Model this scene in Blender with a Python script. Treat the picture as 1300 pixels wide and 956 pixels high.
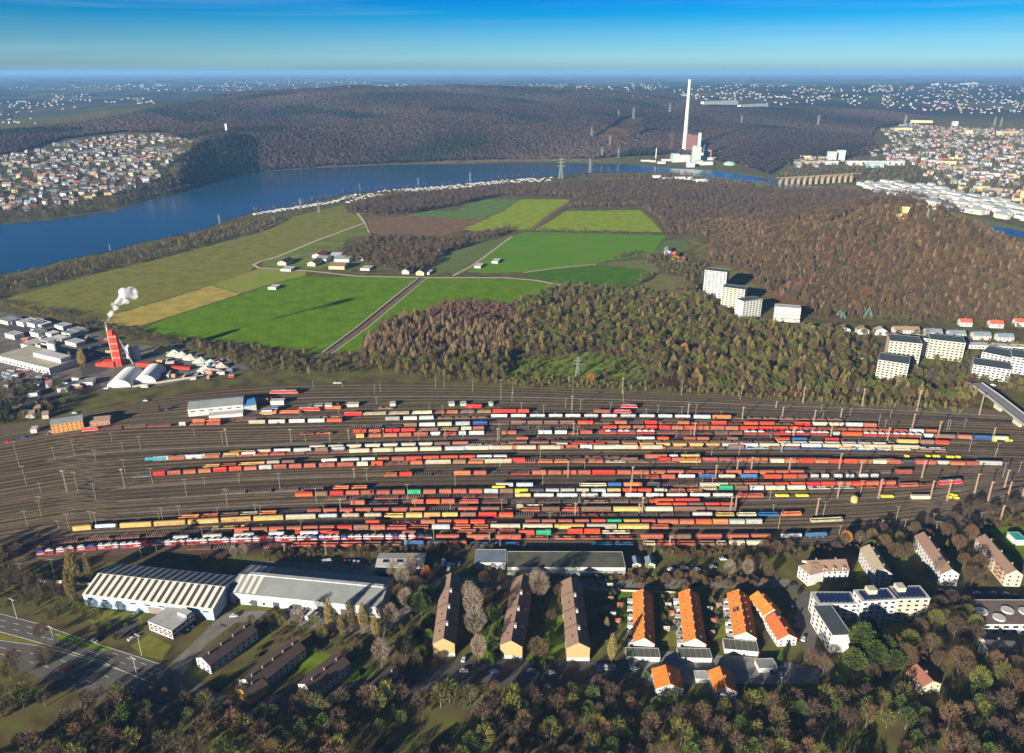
import bpy, math, random
import numpy as np
from mathutils import Vector, Matrix
S = bpy.context.scene
for o in list(bpy.data.objects): bpy.data.objects.remove(o)
R = math.radians
random.seed(7); rng = np.random.default_rng(7)
# ------------------------------------------------------------ camera, world, sun, exposure
CH = 300.0; PITCH = R(21.8); FOC = 969.0
cam = bpy.data.objects.new("camera", bpy.data.cameras.new("camera")); S.collection.objects.link(cam)
cam.location = (0, 0, CH); cam.rotation_euler = (R(90)-PITCH, 0, 0)
cam.data.sensor_width = 36; cam.data.lens = 36*FOC/1300; cam.data.clip_start = 1; cam.data.clip_end = 200000
S.camera = cam
SUN_AZ, SUN_EL = 216.0, 15.0       # sun stands behind the camera to the left, low winter sun
w = bpy.data.worlds.new("World"); S.world = w; w.use_nodes = True
nt = w.node_tree; bg = nt.nodes["Background"]
sky = nt.nodes.new("ShaderNodeTexSky"); sky.sky_type = 'NISHITA'; sky.sun_disc = False
sky.sun_elevation = R(SUN_EL); sky.sun_rotation = R(SUN_AZ); sky.air_density = 1.0; sky.dust_density = 0.3; sky.ozone_density = 3.0
tc = nt.nodes.new("ShaderNodeTexCoord"); sp = nt.nodes.new("ShaderNodeSeparateXYZ"); rp = nt.nodes.new("ShaderNodeValToRGB")
nt.links.new(tc.outputs["Generated"], sp.inputs[0]); nt.links.new(sp.outputs["Z"], rp.inputs[0])
mul = nt.nodes.new("ShaderNodeMix"); mul.data_type = 'RGBA'; mul.blend_type = 'MULTIPLY'; mul.inputs[0].default_value = 1
nt.links.new(sky.outputs[0], mul.inputs[6]); nt.links.new(rp.outputs[0], mul.inputs[7]); nm = nt.nodes.new("ShaderNodeMapping"); nm.inputs["Scale"].default_value = (1.6, 1.6, 55); nt.links.new(tc.outputs["Generated"], nm.inputs[0])
cn = nt.nodes.new("ShaderNodeTexNoise"); cn.inputs["Scale"].default_value = 1.7; cn.inputs["Detail"].default_value = 5; nt.links.new(nm.outputs[0], cn.inputs["Vector"])
cr_ = nt.nodes.new("ShaderNodeMapRange"); cr_.inputs[1].default_value = .5; cr_.inputs[2].default_value = .8; cr_.inputs[3].default_value = 0; cr_.inputs[4].default_value = .18; nt.links.new(cn.outputs[0], cr_.inputs[0])
cm = nt.nodes.new("ShaderNodeMix"); cm.data_type = 'RGBA'; cm.inputs[7].default_value = (3.2, 4.6, 5.6, 1)          # thin streaks of high cloud
nt.links.new(cr_.outputs[0], cm.inputs[0]); nt.links.new(mul.outputs[2], cm.inputs[6]); nt.links.new(cm.outputs[2], bg.inputs[0])
el = rp.color_ramp.elements
el[0].position = 0.0; el[0].color = (0.27, 0.50, 0.83, 1)
el[1].position = 1.0; el[1].color = (0.17, 0.22, 0.32, 1)
for p_, c_ in ((.0066, (.285,.536,.866,1)), (.0136, (.318,.603,.978,1)), (.0268, (.227,.522,.901,1)), (.044, (.123,.42,.80,1)), (.061, (.012,.327,.724,1)), (.0777, (.004,.26,.724,1)), (.13, (.006,.09,.33,1)), (.25, (.03,.09,.24,1)), (.45, (.09,.15,.27,1))):
    e = el.new(p_); e.color = c_
bg.inputs[1].default_value = 0.066
sun = bpy.data.objects.new("sun", bpy.data.lights.new("sun", 'SUN')); S.collection.objects.link(sun)
sun.data.energy = 5.0; sun.data.angle = R(0.5); sun.data.color = (1.0, 0.90, 0.76)
ldir = Vector((-math.sin(R(SUN_AZ))*math.cos(R(SUN_EL)), -math.cos(R(SUN_AZ))*math.cos(R(SUN_EL)), -math.sin(R(SUN_EL))))
sun.rotation_euler = ldir.to_track_quat('-Z', 'Y').to_euler()
S.view_settings.view_transform = 'Standard'; S.view_settings.look = 'None'; S.view_settings.gamma = 1
S.view_settings.use_curve_mapping = False; S.view_settings.exposure = 1.42
S.render.engine = 'CYCLES'
S.cycles.use_denoising = True; S.cycles.max_bounces = 4; S.cycles.diffuse_bounces = 2; S.cycles.glossy_bounces = 2
S.cycles.transmission_bounces = 2; S.cycles.transparent_max_bounces = 6; S.cycles.volume_bounces = 3
HAZE = 5.4e-5

# ------------------------------------------------------------ pixel <-> ground
cp, sn = math.cos(PITCH), math.sin(PITCH)
def ray(px, py):
    cx, cy = (px-650)/FOC, -(py-478)/FOC
    return cx, cy*sn+cp, cy*cp-sn
def gz(px, py, z=0.0):                      # the point seen at a pixel, at height z
    x, y, d = ray(px, py); t = (z-CH)/d
    return Vector((x*t, y*t, z))
def project(X, Y, Z):
    dz = Z-CH; D = Y*cp - dz*sn
    return 650+FOC*X/D, 478-FOC*(Y*sn+dz*cp)/D
PROF = {
 -1.3: [(1200,0),(1400,10),(2300,60),(4500,60),(7000,105),(12000,120)],
 -.75: [(1500,0),(1640,3),(2100,36),(2500,84),(3300,60),(4500,55),(7000,105),(12000,120)],
 -.62: [(1640,0),(1760,6),(2200,42),(2700,90),(3400,88),(4500,60),(7000,105),(12000,120)],
 -.5:  [(1930,0),(2060,16),(2900,86),(3700,124),(4300,130),(5200,85),(7000,105),(12000,120)],
 -.36: [(2330,0),(2400,30),(2560,96),(3300,106),(4300,152),(5000,160),(6500,105),(12000,120)],
 -.2:  [(2690,0),(2760,30),(3050,105),(3500,128),(4300,172),(5300,205),(6500,150),(9000,115),(12000,120)],
 -.1:  [(2760,0),(2830,30),(3120,105),(3600,132),(4400,176),(5400,208),(6800,150),(9000,115),(12000,120)],
 0.0:  [(2793,0),(2870,28),(3200,98),(4500,160),(5500,188),(7000,150),(9000,115),(12000,120)],
 .11:  [(2793,0),(2870,8),(3350,90),(4500,140),(5800,172),(7000,158),(9000,120),(12000,120)],
 .2:   [(2650,0),(2900,3),(3300,50),(4500,108),(6000,148),(7500,158),(9500,130),(12000,120)],
 .35:  [(2300,0),(2600,5),(3200,45),(4500,103),(6000,134),(8000,155),(10000,130),(12000,120)],
 .5:   [(2300,0),(2700,12),(3500,50),(4500,83),(6000,124),(8000,152),(10000,130),(12000,120)],
 .75:  [(2200,0),(2800,15),(3500,42),(4500,78),(6000,118),(8000,145),(10000,130),(12000,120)],
 1.3:  [(2200,0),(2800,15),(3500,42),(4500,78),(6000,118),(8000,145),(10000,130),(12000,120)]}
UK = np.array(sorted(PROF)); UP = [PROF[k] for k in sorted(PROF)]
LAKE = [(-250,306),(-60,291),(0,285),(60,279),(100,273),(150,266),(185,255),(232,243),(275,228.5),(330,218.5),(400,213.5),(500,209.2),(600,207.4),(640,206),(700,206),(797,209),(853,214),(884,215),(919,218.5),(970,226),(1000,232),(1045,238),(1085,246),
        (1080,250),(1030,245),(990,239),(970,233),(932,231),(894,226),(850,219.5),(818,218.5),(762,219),(741,220),(698,224),(640,227),(600,232.5),(560,236.5),(500,241),(442,246),(420,251),(371,262.5),(320,270),(279,283),(254,293),(178,308),(152,316.5),(114,324),(76,331),(51,340),(0,347.5),(-60,362),(-250,410)]
_sp = [gz(x, y) for x, y in LAKE[:16]]
SHU = [p.x/p.y for p in _sp]; SHY = [p.y for p in _sp]
def H(X, Y):
    X = np.asarray(X, float); Y = np.asarray(Y, float)
    u = np.clip(X/np.maximum(Y, 1), -1.299, 1.299)
    sh = np.interp(u, SHU, SHY)+12
    fd = np.where((u < .2) & (u > -.9), np.clip(1-(Y-sh)/2500, 0, 1), 0)
    prof = np.stack([np.interp(Y-fd*(sh-p[0][0]), [a for a, b in p], [b for a, b in p]) for p in UP])
    i = np.clip(np.searchsorted(UK, u)-1, 0, len(UK)-2)
    f = (u-UK[i])/(UK[i+1]-UK[i])
    take = lambda k: np.take_along_axis(prof.reshape(len(UK), -1), k.reshape(1, -1), 0).reshape(u.shape)
    z = take(i)*(1-f)+take(i+1)*f
    amp = np.clip(z/40, 0, 1)*np.clip(Y/3500, .3, 3)
    z = z + amp*(5*np.sin(X/310+1.3*np.sin(Y/420))+4*np.sin(Y/270+X/510)+3*np.sin(X/130+Y/190)+2*np.sin(X/67-Y/83))
    z = z*np.where((u < .2) & (u > -.9), np.clip((Y-sh-4)/40, 0, 1), 1)
    hx = np.interp(X, [330,390,460,540,620,690,760,840,930], [0,14,44,76,95,87,50,10,0])
    fy = np.interp(X, [200,330,480,1000], [1120,1010,935,925])
    a = np.where(Y < 1235, (Y-fy)/(1235-fy), (1760-Y)/(1760-1235)); a = np.clip(a, 0, 1)
    g = a*a*(3-2*a)
    return z + hx*g*(1+.05*np.sin(X/33)+.04*np.sin(X/17+Y/29))
SY = np.geomspace(150, 60000, 900)
def G(px, py, off=0.0):                      # the point of the terrain seen at a pixel
    x, y, d = ray(px, py)
    if d > -1e-4: d = -1e-4
    t = SY/y; z = CH+d*t; h = H(x*t, SY)+off
    k = np.argmax(z <= h)
    if k == 0: k = len(SY)-1
    g0, g1 = z[k-1]-h[k-1], z[k]-h[k]; f = g0/(g0-g1) if g0 != g1 else 0
    tt = t[k-1]+(t[k]-t[k-1])*f
    return Vector((x*tt, y*tt, CH+d*tt-off))
def inpoly(px, py, poly):
    px = np.asarray(px, float); py = np.asarray(py, float); r = np.zeros(px.shape, bool)
    n = len(poly)
    for i in range(n):
        x0, y0 = poly[i]; x1, y1 = poly[(i+1) % n]
        if y0 == y1: continue
        c = ((y0 > py) != (y1 > py)) & (px < (x1-x0)*(py-y0)/(y1-y0)+x0)
        r ^= c
    return r

# ------------------------------------------------------------ materials
MATS = {}
def mat(name, col, rough=.85, var=.12, nscale=.3, col2=None, metal=0, spec=.3, rnd=0.0, bump=0, coord='Object', thr=None):
    if name in MATS: return MATS[name]
    m = bpy.data.materials.new(name); m.use_nodes = True; n = m.node_tree; L = n.links
    b = n.nodes["Principled BSDF"]; b.inputs["Roughness"].default_value = rough; b.inputs["Metallic"].default_value = metal
    b.inputs["Specular IOR Level"].default_value = spec
    c = tuple(col)+(1,); c2 = tuple(col2 or [x*(1-var*2) for x in col])+(1,)
    t = n.nodes.new("ShaderNodeTexCoord"); no = n.nodes.new("ShaderNodeTexNoise"); no.inputs["Scale"].default_value = nscale
    no.inputs["Detail"].default_value = 6; no.inputs["Roughness"].default_value = .65
    L.new(t.outputs[coord], no.inputs["Vector"])
    rr = n.nodes.new("ShaderNodeValToRGB"); a, bb = thr or (.35, .65)
    rr.color_ramp.elements[0].position = a; rr.color_ramp.elements[1].position = bb
    rr.color_ramp.elements[0].color = c2; rr.color_ramp.elements[1].color = c
    L.new(no.outputs[0], rr.inputs[0]); out = rr.outputs[0]
    if rnd:
        oi = n.nodes.new("ShaderNodeObjectInfo"); hs = n.nodes.new("ShaderNodeHueSaturation")
        mr = n.nodes.new("ShaderNodeMapRange"); mr.inputs[3].default_value = 1-rnd; mr.inputs[4].default_value = 1+rnd
        L.new(oi.outputs["Random"], mr.inputs[0]); L.new(mr.outputs[0], hs.inputs["Value"])
        m2 = n.nodes.new("ShaderNodeMath"); m2.operation = 'MULTIPLY'; m2.inputs[1].default_value = 7.31
        m3 = n.nodes.new("ShaderNodeMath"); m3.operation = 'FRACT'; mr2 = n.nodes.new("ShaderNodeMapRange")
        mr2.inputs[3].default_value = .5-rnd*.05; mr2.inputs[4].default_value = .5+rnd*.05
        L.new(oi.outputs["Random"], m2.inputs[0]); L.new(m2.outputs[0], m3.inputs[0]); L.new(m3.outputs[0], mr2.inputs[0]); L.new(mr2.outputs[0], hs.inputs["Hue"])
        L.new(out, hs.inputs["Color"]); out = hs.outputs[0]
    L.new(out, b.inputs["Base Color"])
    if bump:
        bu = n.nodes.new("ShaderNodeBump"); bu.inputs["Strength"].default_value = bump; bu.inputs["Distance"].default_value = .3
        L.new(no.outputs[0], bu.inputs["Height"]); L.new(bu.outputs[0], b.inputs["Normal"])
    MATS[name] = m; return m
def stripes(name, base, axis, period, duty, col2, amount=1.0, noise=.15):
    """real ribs / drill rows: a wave of two surface colours across one axis"""
    if name in MATS: return MATS[name]
    m = mat(name, base, var=noise, nscale=.05); n = m.node_tree; L = n.links; b = n.nodes["Principled BSDF"]
    src = b.inputs["Base Color"].links[0].from_socket
    t = n.nodes.new("ShaderNodeTexCoord"); s = n.nodes.new("ShaderNodeSeparateXYZ"); L.new(t.outputs["Object"], s.inputs[0])
    if isinstance(axis, str): v = s.outputs[axis]
    else:
        d = n.nodes.new("ShaderNodeVectorMath"); d.operation = 'DOT_PRODUCT'; d.inputs[1].default_value = (axis[0], axis[1], 0)
        L.new(t.outputs["Object"], d.inputs[0]); v = d.outputs["Value"]
    a = n.nodes.new("ShaderNodeMath"); a.operation = 'DIVIDE'; a.inputs[1].default_value = period; L.new(v, a.inputs[0])
    f = n.nodes.new("ShaderNodeMath"); f.operation = 'FRACT'; L.new(a.outputs[0], f.inputs[0])
    g = n.nodes.new("ShaderNodeMath"); g.operation = 'LESS_THAN'; g.inputs[1].default_value = duty; L.new(f.outputs[0], g.inputs[0])
    k = n.nodes.new("ShaderNodeMath"); k.operation = 'MULTIPLY'; k.inputs[1].default_value = amount; L.new(g.outputs[0], k.inputs[0])
    mx = n.nodes.new("ShaderNodeMix"); mx.data_type = 'RGBA'; L.new(k.outputs[0], mx.inputs[0]); L.new(src, mx.inputs[6]); mx.inputs[7].default_value = tuple(col2)+(1,)
    L.new(mx.outputs[2], b.inputs["Base Color"]); return m

# ------------------------------------------------------------ mesh building and tagging
C = S.collection
class MB:
    def __init__(s): s.v = []; s.f = []; s.m = []
    def add(s, vs, fs, mi=0):
        o = len(s.v); s.v += [tuple(v) for v in vs]; s.f += [tuple(i+o for i in f) for f in fs]; s.m += [mi]*len(fs); return s
    def box(s, x0, x1, y0, y1, z0, z1, mi=0, top=None):
        v = [(x0,y0,z0),(x1,y0,z0),(x1,y1,z0),(x0,y1,z0),(x0,y0,z1),(x1,y0,z1),(x1,y1,z1),(x0,y1,z1)]
        s.add(v, [(0,3,2,1),(0,1,5,4),(1,2,6,5),(2,3,7,6),(3,0,4,7)], mi); return s.add(v[4:], [(0,1,2,3)], mi if top is None else top)
    def cyl(s, x, y, z0, z1, r0, r1=None, n=8, mi=0):
        r1 = r0 if r1 is None else r1
        v = [(x+r0*math.cos(i*2*math.pi/n), y+r0*math.sin(i*2*math.pi/n), z0) for i in range(n)]+[(x+r1*math.cos(i*2*math.pi/n), y+r1*math.sin(i*2*math.pi/n), z1) for i in range(n)]
        return s.add(v, [(i, (i+1) % n, n+(i+1) % n, n+i) for i in range(n)]+[tuple(range(n, 2*n))], mi)
    def bar(s, a, b, r, mi=0, r1=None):
        a = Vector(a); b = Vector(b); r1 = r if r1 is None else r1; d = (b-a).normalized()
        u = d.orthogonal().normalized(); w_ = d.cross(u)
        v = [a+(u*math.cos(t)+w_*math.sin(t))*r for t in (.785, 2.356, 3.927, 5.498)]+[b+(u*math.cos(t)+w_*math.sin(t))*r1 for t in (.785, 2.356, 3.927, 5.498)]
        return s.add(v, [(0,1,5,4),(1,2,6,5),(2,3,7,6),(3,0,4,7),(4,5,6,7),(3,2,1,0)], mi)
    def extr(s, prof, x0, x1, mi=0, axis='x'):           # closed profile (a,b) -> extruded along an axis
        n = len(prof)
        if axis == 'x': v = [(x0, a, b) for a, b in prof]+[(x1, a, b) for a, b in prof]
        else: v = [(a, x0, b) for a, b in prof]+[(a, x1, b) for a, b in prof]
        return s.add(v, [(i, (i+1) % n, n+(i+1) % n, n+i) for i in range(n)]+[tuple(range(n))[::-1], tuple(range(n, 2*n))], mi)
    def mesh(s, name, mats):
        me = bpy.data.meshes.new(name); me.from_pydata(s.v, [], s.f)
        for m in (mats if isinstance(mats, (list, tuple)) else [mats]): me.materials.append(m)
        if s.m: me.polygons.foreach_set("material_index", s.m)
        me.update(); return me
def link(name, me, parent=None, loc=None, rz=None, scale=None):
    o = bpy.data.objects.new(name, me); C.objects.link(o)
    if parent: o.parent = parent
    if loc is not None: o.location = loc
    if rz is not None: o.rotation_euler = (0, 0, rz)
    if scale is not None: o.scale = scale
    return o
def tag(o, label=None, cat=None, group=None, kind=None):
    if label: o['label'] = label
    if cat: o['category'] = cat
    if group: o['group'] = group
    if kind: o['kind'] = kind
    return o
def copy_tree(o, loc=None, rz=None, scale=None, label=None, group=None, parent=None):
    c = o.copy(); C.objects.link(c); c.parent = parent
    if parent is None:
        if loc is not None: c.location = loc
        if rz is not None: c.rotation_euler = (0, 0, rz)
        if scale is not None: c.scale = scale
        if label: c['label'] = label
        if group: c['group'] = group
    for k in KIDS.get(o.name, []):
        copy_tree(k, parent=c)
    return c
KIDS = {}
class Proto:                                  # a thing of which the first use places the original and later uses copies
    def __init__(s, root, kids=()): s.o = root; s.used = False; KIDS[root.name] = list(kids)
    def put(s, loc, rz=0, scale=(1,1,1), label=None, group=None):
        if not s.used:
            s.used = True; o = s.o; o.location = loc; o.rotation_euler = (0,0,rz); o.scale = scale
            if label: o['label'] = label
            if group: o['group'] = group
            return o
        return copy_tree(s.o, loc, rz, scale, label, group)
def proto(name, cat, me, parts=(), label=None, group=None):
    o = link(name, me); tag(o, label, cat, group)
    ks = [link(n, m, o) for n, m in parts]
    return Proto(o, ks)
def noshine(m):
    m.node_tree.nodes['Principled BSDF'].inputs['Specular IOR Level'].default_value = 0; return m
def sheet(name, poly, z, m, label=None):      # a flat sheet on the ground traced by its corners
    pts = [gz(x, y, z) for x, y in poly]
    me = bpy.data.meshes.new(name); me.from_pydata([tuple(p) for p in pts], [], [tuple(range(len(pts)))]); me.materials.append(m if 'water' in name else noshine(m))
    if me.polygons[0].normal.z < 0: me.flip_normals()
    o = link(name, me); tag(o, label, kind='structure'); return o
def ribbon_pts(pts, wd, z, closed=False):
    V = []; F = []
    for i, p in enumerate(pts):
        a = pts[max(0, i-1)]; b = pts[min(len(pts)-1, i+1)]
        d = Vector((b[0]-a[0], b[1]-a[1])).normalized(); n = Vector((-d.y, d.x))*wd/2
        V += [(p[0]-n.x, p[1]-n.y, z), (p[0]+n.x, p[1]+n.y, z)]
        if i: F.append((2*i-2, 2*i, 2*i+1, 2*i-1))
    return V, F
def ribbon(name, pxs, wd, z, m, kind='structure', dash=None):
    noshine(m)
    pts = [gz(x, y, z) for x, y in pxs]
    if dash:
        mb = MB(); on, off = dash
        for a, b in zip(pts, pts[1:]):
            d = (b-a); L_ = d.length; d = d/L_; s_ = 0
            while s_ < L_:
                q = [a+d*s_, a+d*min(L_, s_+on)]; V, F = ribbon_pts(q, wd, z); mb.add(V, F); s_ += on+off
        me = mb.mesh(name, m)
    else:
        V, F = ribbon_pts(pts, wd, z); me = bpy.data.meshes.new(name); me.from_pydata(V, [], F); me.materials.append(m)
    o = link(name, me); tag(o, kind=kind); return o
def ordn(n): return f"{n}{'th' if 10 <= n % 100 <= 20 else {1:'st',2:'nd',3:'rd'}.get(n % 10, 'th')}"
# ------------------------------------------------------------ terrain, water, fields
def attr_mix_ground():
    m = bpy.data.materials.new("ground_mixed"); m.use_nodes = True; n = m.node_tree; L = n.links; b = n.nodes["Principled BSDF"]
    b.inputs["Roughness"].default_value = .95; b.inputs["Specular IOR Level"].default_value = 0
    t = n.nodes.new("ShaderNodeTexCoord")
    def noise(sc, det=5):
        x = n.nodes.new("ShaderNodeTexNoise"); x.inputs["Scale"].default_value = sc; x.inputs["Detail"].default_value = det; L.new(t.outputs["Object"], x.inputs["Vector"]); return x.outputs[0]
    def ramp(src, stops):
        r = n.nodes.new("ShaderNodeValToRGB"); r.color_ramp.elements[0].position = stops[0][0]; r.color_ramp.elements[0].color = stops[0][1]+(1,)
        r.color_ramp.elements[1].position = stops[-1][0]; r.color_ramp.elements[1].color = stops[-1][1]+(1,)
        for p, c in stops[1:-1]: r.color_ramp.elements.new(p).color = c+(1,)
        L.new(src, r.inputs[0]); return r.outputs[0]
    def mix(f, a, c):
        x = n.nodes.new("ShaderNodeMix"); x.data_type = 'RGBA'; L.new(f, x.inputs[0]); L.new(a, x.inputs[6]); L.new(c, x.inputs[7]); return x.outputs[2]
    low = ramp(noise(.06, 8), [(.3, (.05,.045,.02)), (.48, (.11,.09,.04)), (.62, (.11,.125,.03)), (.75, (.19,.15,.07))])
    wood = ramp(noise(.02, 8), [(.3, (.05,.032,.02)), (.5, (.11,.062,.03)), (.65, (.15,.08,.035))])
    v = n.nodes.new("ShaderNodeTexVoronoi"); v.inputs["Scale"].default_value = .0022; L.new(t.outputs["Object"], v.inputs["Vector"])
    sx = n.nodes.new("ShaderNodeSeparateColor"); L.new(v.outputs["Color"], sx.inputs[0])
    far = ramp(sx.outputs[0], [(.0, (.025,.023,.02)), (.5, (.035,.03,.024)), (.65, (.04,.055,.022)), (.8, (.07,.085,.03)), (.9, (.09,.075,.05)), (1, (.035,.032,.026))])
    a1 = n.nodes.new("ShaderNodeAttribute"); a1.attribute_name = "wood"; a2 = n.nodes.new("ShaderNodeAttribute"); a2.attribute_name = "far"
    L.new(mix(a1.outputs["Fac"], mix(a2.outputs["Fac"], low, far), wood), b.inputs["Base Color"])
    return m
P_HILLWOOD = [(-140,190),(-100,178),(0,168),(100,158),(200,138),(300,123),(420,114),(560,110),(700,113),(850,118),(900,138),(1000,137),(1100,139),(1180,150),(1110,165),(1105,178),(1120,196),(1020,203),(990,214),(975,222),(935,208),(850,196),(760,202),(640,204),(500,208),(400,212.5),(330,217.5),(280,227),(232,242),(210,247),(216,232),(238,205),(246,181),(205,169),(150,168),(75,177),(20,196),(-140,212)]
P_RIGHTWOOD = [(700,234),(790,230),(850,230),(930,238),(1000,244),(1085,243),(1150,262),(1240,287),(1330,330),(1340,400),(1280,408),(1120,400),(1050,404),(985,388),(975,372),(930,336),(898,335),(905,310),(885,300),(850,298),(842,284),(815,264),(722,264),(730,251),(640,249),(605,250),(575,262),(525,265),(516,271),(470,271),(438,268),(445,262),(500,248),(560,246),(640,238),(700,234)]
P_COPSE = [(462,442),(470,425),(500,405),(540,398),(564,386),(650,390),(668,382),(700,368),(716,364),(770,368),(800,371),(850,380),(880,372),(900,385),(925,402),(955,410),(985,414),(1020,422),(1075,424),(1085,445),(1080,468),(1108,492),(1170,492),(1232,495),(1238,512),(1100,505),(960,500),(850,492),(825,482),(832,464),(760,444),(700,452),(650,449),(645,478),(560,472),(500,468),(460,458)]
P_SHORE = [(-40,362),(0,352),(60,341),(110,330),(160,319),(240,301),(290,289),(330,281),(366,274),(335,292),(244,316),(160,340),(100,351),(0,377),(-40,388)]
P_FARM = [(428,322),(470,302),(560,304),(600,299),(650,289),(648,296),(600,311),(562,323),(548,342),(500,346),(470,338),(440,332)]
P_HEDGE = [(215,431),(330,445),(400,452),(460,452),(560,470),(645,480),(645,490),(560,484),(470,474),(400,478),(320,472),(240,446)]
P_NORTH = [(645,480),(700,483),(850,492),(960,502),(1100,508),(1232,516),(1225,526),(1100,519),(960,508),(850,500),(700,492),(645,492)]
us = np.linspace(-1.3, 1.3, 600); ys = np.concatenate([np.linspace(60, 900, 40)[:-1], np.geomspace(900, 7000, 520)[:-1], np.geomspace(7000, 45000, 120)])
UU, YY = np.meshgrid(us, ys); XX = UU*np.maximum(YY, 450); ZZ = H(XX, YY)
PX, PY = project(XX, YY, ZZ)
woodv = (inpoly(PX, PY, P_HILLWOOD) & (YY > 2000) | inpoly(PX, PY, P_RIGHTWOOD) & (YY > 900) & (YY < 2600) | inpoly(PX, PY, P_COPSE) & (YY < 1200)).astype(np.float32)
farv = np.clip((YY-3800)/800, 0, 1).astype(np.float32)
nr, nc = YY.shape
idx = np.arange(nr*nc).reshape(nr, nc)
def grid_mesh(name, X, Y, Z, keep=None):
    nr, nc = X.shape; idx = np.arange(nr*nc).reshape(nr, nc)
    q = np.stack([idx[:-1,:-1], idx[:-1,1:], idx[1:,1:], idx[1:,:-1]], -1).reshape(-1, 4)
    if keep is not None:
        q = q[keep[:-1,:-1].ravel()]
    used, inv = np.unique(q.ravel(), return_inverse=True); q = inv.reshape(-1, 4)
    co = np.stack([X.ravel()[used], Y.ravel()[used], Z.ravel()[used]], -1).astype(np.float32)
    me = bpy.data.meshes.new(name); me.vertices.add(len(co)); me.vertices.foreach_set("co", co.ravel())
    me.loops.add(len(q)*4); me.loops.foreach_set("vertex_index", q.ravel().astype(np.int32))
    me.polygons.add(len(q)); me.polygons.foreach_set("loop_start", np.arange(0, len(q)*4, 4, dtype=np.int32)); me.polygons.foreach_set("loop_total", np.full(len(q), 4, np.int32))
    me.update(); return me, used
lx, ly = project(XX, YY, ZZ*0); ZZ = np.where(inpoly(lx, ly, LAKE), -2.0, ZZ)
me, _ = grid_mesh("ground", XX, YY, ZZ)
for nm, a in (("wood", woodv), ("far", farv)):
    at = me.attributes.new(nm, 'FLOAT', 'POINT'); at.data.foreach_set("value", a.ravel())
me.materials.append(attr_mix_ground()); me.polygons.foreach_set("use_smooth", [True]*len(me.polygons))
tag(link("ground", me), kind='structure')

wm = bpy.data.materials.new("lake_water"); wm.use_nodes = True; wn = wm.node_tree; wb = wn.nodes["Principled BSDF"]
wb.inputs["Base Color"].default_value = (.001,.055,.13,1); wb.inputs["Roughness"].default_value = .12; wb.inputs["IOR"].default_value = 1.33
wt = wn.nodes.new("ShaderNodeTexNoise"); wt.inputs["Scale"].default_value = .25; wt.inputs["Detail"].default_value = 6
wc = wn.nodes.new("ShaderNodeTexCoord"); wbu = wn.nodes.new("ShaderNodeBump"); wbu.inputs["Strength"].default_value = .35; wbu.inputs["Distance"].default_value = .6
wn.links.new(wc.outputs["Object"], wt.inputs["Vector"]); wn.links.new(wt.outputs[0], wbu.inputs["Height"]); wn.links.new(wbu.outputs[0], wb.inputs["Normal"])
sheet("lake_water", LAKE, .06, wm, "deep blue river lake curving behind the fields")
sheet("river_water", [(1236,284),(1262,287),(1330,299),(1420,318),(1420,330),(1330,309),(1290,300),(1256,293)], .06, wm)

def field(name, poly, col, col2, z=.04, period=None, ang=0.0, amt=.35, ns=.02):
    nm = name; q_ = []
    for (xa, ya), (xb, yb) in zip(poly, poly[1:]+poly[:1]):
        n_ = max(1, int(math.hypot(xb-xa, yb-ya)/4))
        for i in range(n_): q_.append((xa+(xb-xa)*i/n_+random.uniform(-.5,.5), ya+(yb-ya)*i/n_+random.uniform(-.3,.3)))
    poly = q_
    amt = amt*.45
    if period:
        m = noshine(stripes("soil_"+nm, col, (math.cos(ang), math.sin(ang)), period, .12, tuple(v*.62 for v in col2), amt, .16))
    else: m = mat("soil_"+nm, col, col2=col2, nscale=ns, rough=1, spec=0)
    return sheet(nm, poly, z, m)
P_F3 = [(178,417),(240,395),(305,375),(345,361),(388,351),(452,351.5),(531,353),(409,447.5),(330,438),(218,427.5)]
field("olive_field", [(5,380),(142,342.5),(244,318.5),(330,295),(368,276),(437,260),(440,270),(454,273),(460,284),(404,304),(353,325),(328,332),(317,345),(269,361.5),(203,381.5),(122,405),(60,402),(10,388)], (.21,.21,.04), (.165,.18,.035), .04, 16, .85, .5)
field("stubble_field", [(122,406),(203,382.5),(269,362.5),(305,373),(240,394),(178,414),(150,413)], (.46,.34,.08), (.26,.24,.05), .05, ns=.05)
field("meadow_field", [(269,361.5),(317,345),(330,341),(389,344),(388,350),(345,360),(305,372.5)], (.17,.26,.02), (.26,.24,.06), .05, ns=.03)
field("green_field", P_F3, (.125,.235,.004), (.10,.195,.004), .05, 14, .25, .5)
field("green_field", [(541,353),(640,354),(681,357.5),(712,363),(695,372),(660,388),(564,385.5),(541,394),(531,402),(498,404.5),(462,425),(457,447),(421,449)], (.125,.235,.004), (.10,.195,.004), .05)
field("brown_field", [(465,276),(520,274),(612,279.5),(586,292),(556,303),(472,300)], (.21,.135,.075), (.17,.115,.065), .05, 14, 1.2, .5)
field("bluegreen_field", [(518,274),(528,268),(579,267.5),(602,253),(660,253),(640,266.5),(612,279)], (.13,.21,.055), (.11,.18,.05), .05, 12, 1.2, .5)
field("yellowgreen_field", [(661,253),(725,253),(700,271),(672,291),(640,292.5),(600,293),(587,291.5),(613,280),(641,267)], (.26,.33,.02), (.22,.28,.02), .06, 16, 1.2, .5)
field("lime_field", [(719,268),(812.6,267),(828,280),(841,294.5),(678,292.5),(700,280)], (.25,.33,.02), (.2,.28,.02), .06, 18, .3, .4)
field("dark_green_field", [(668,294.5),(846,298.5),(828,321),(812,325),(777,330),(754,335),(665,345.5),(620,347),(592,345),(622,322),(650,300)], (.09,.21,.01), (.12,.22,.02), .05, ns=.012)
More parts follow.
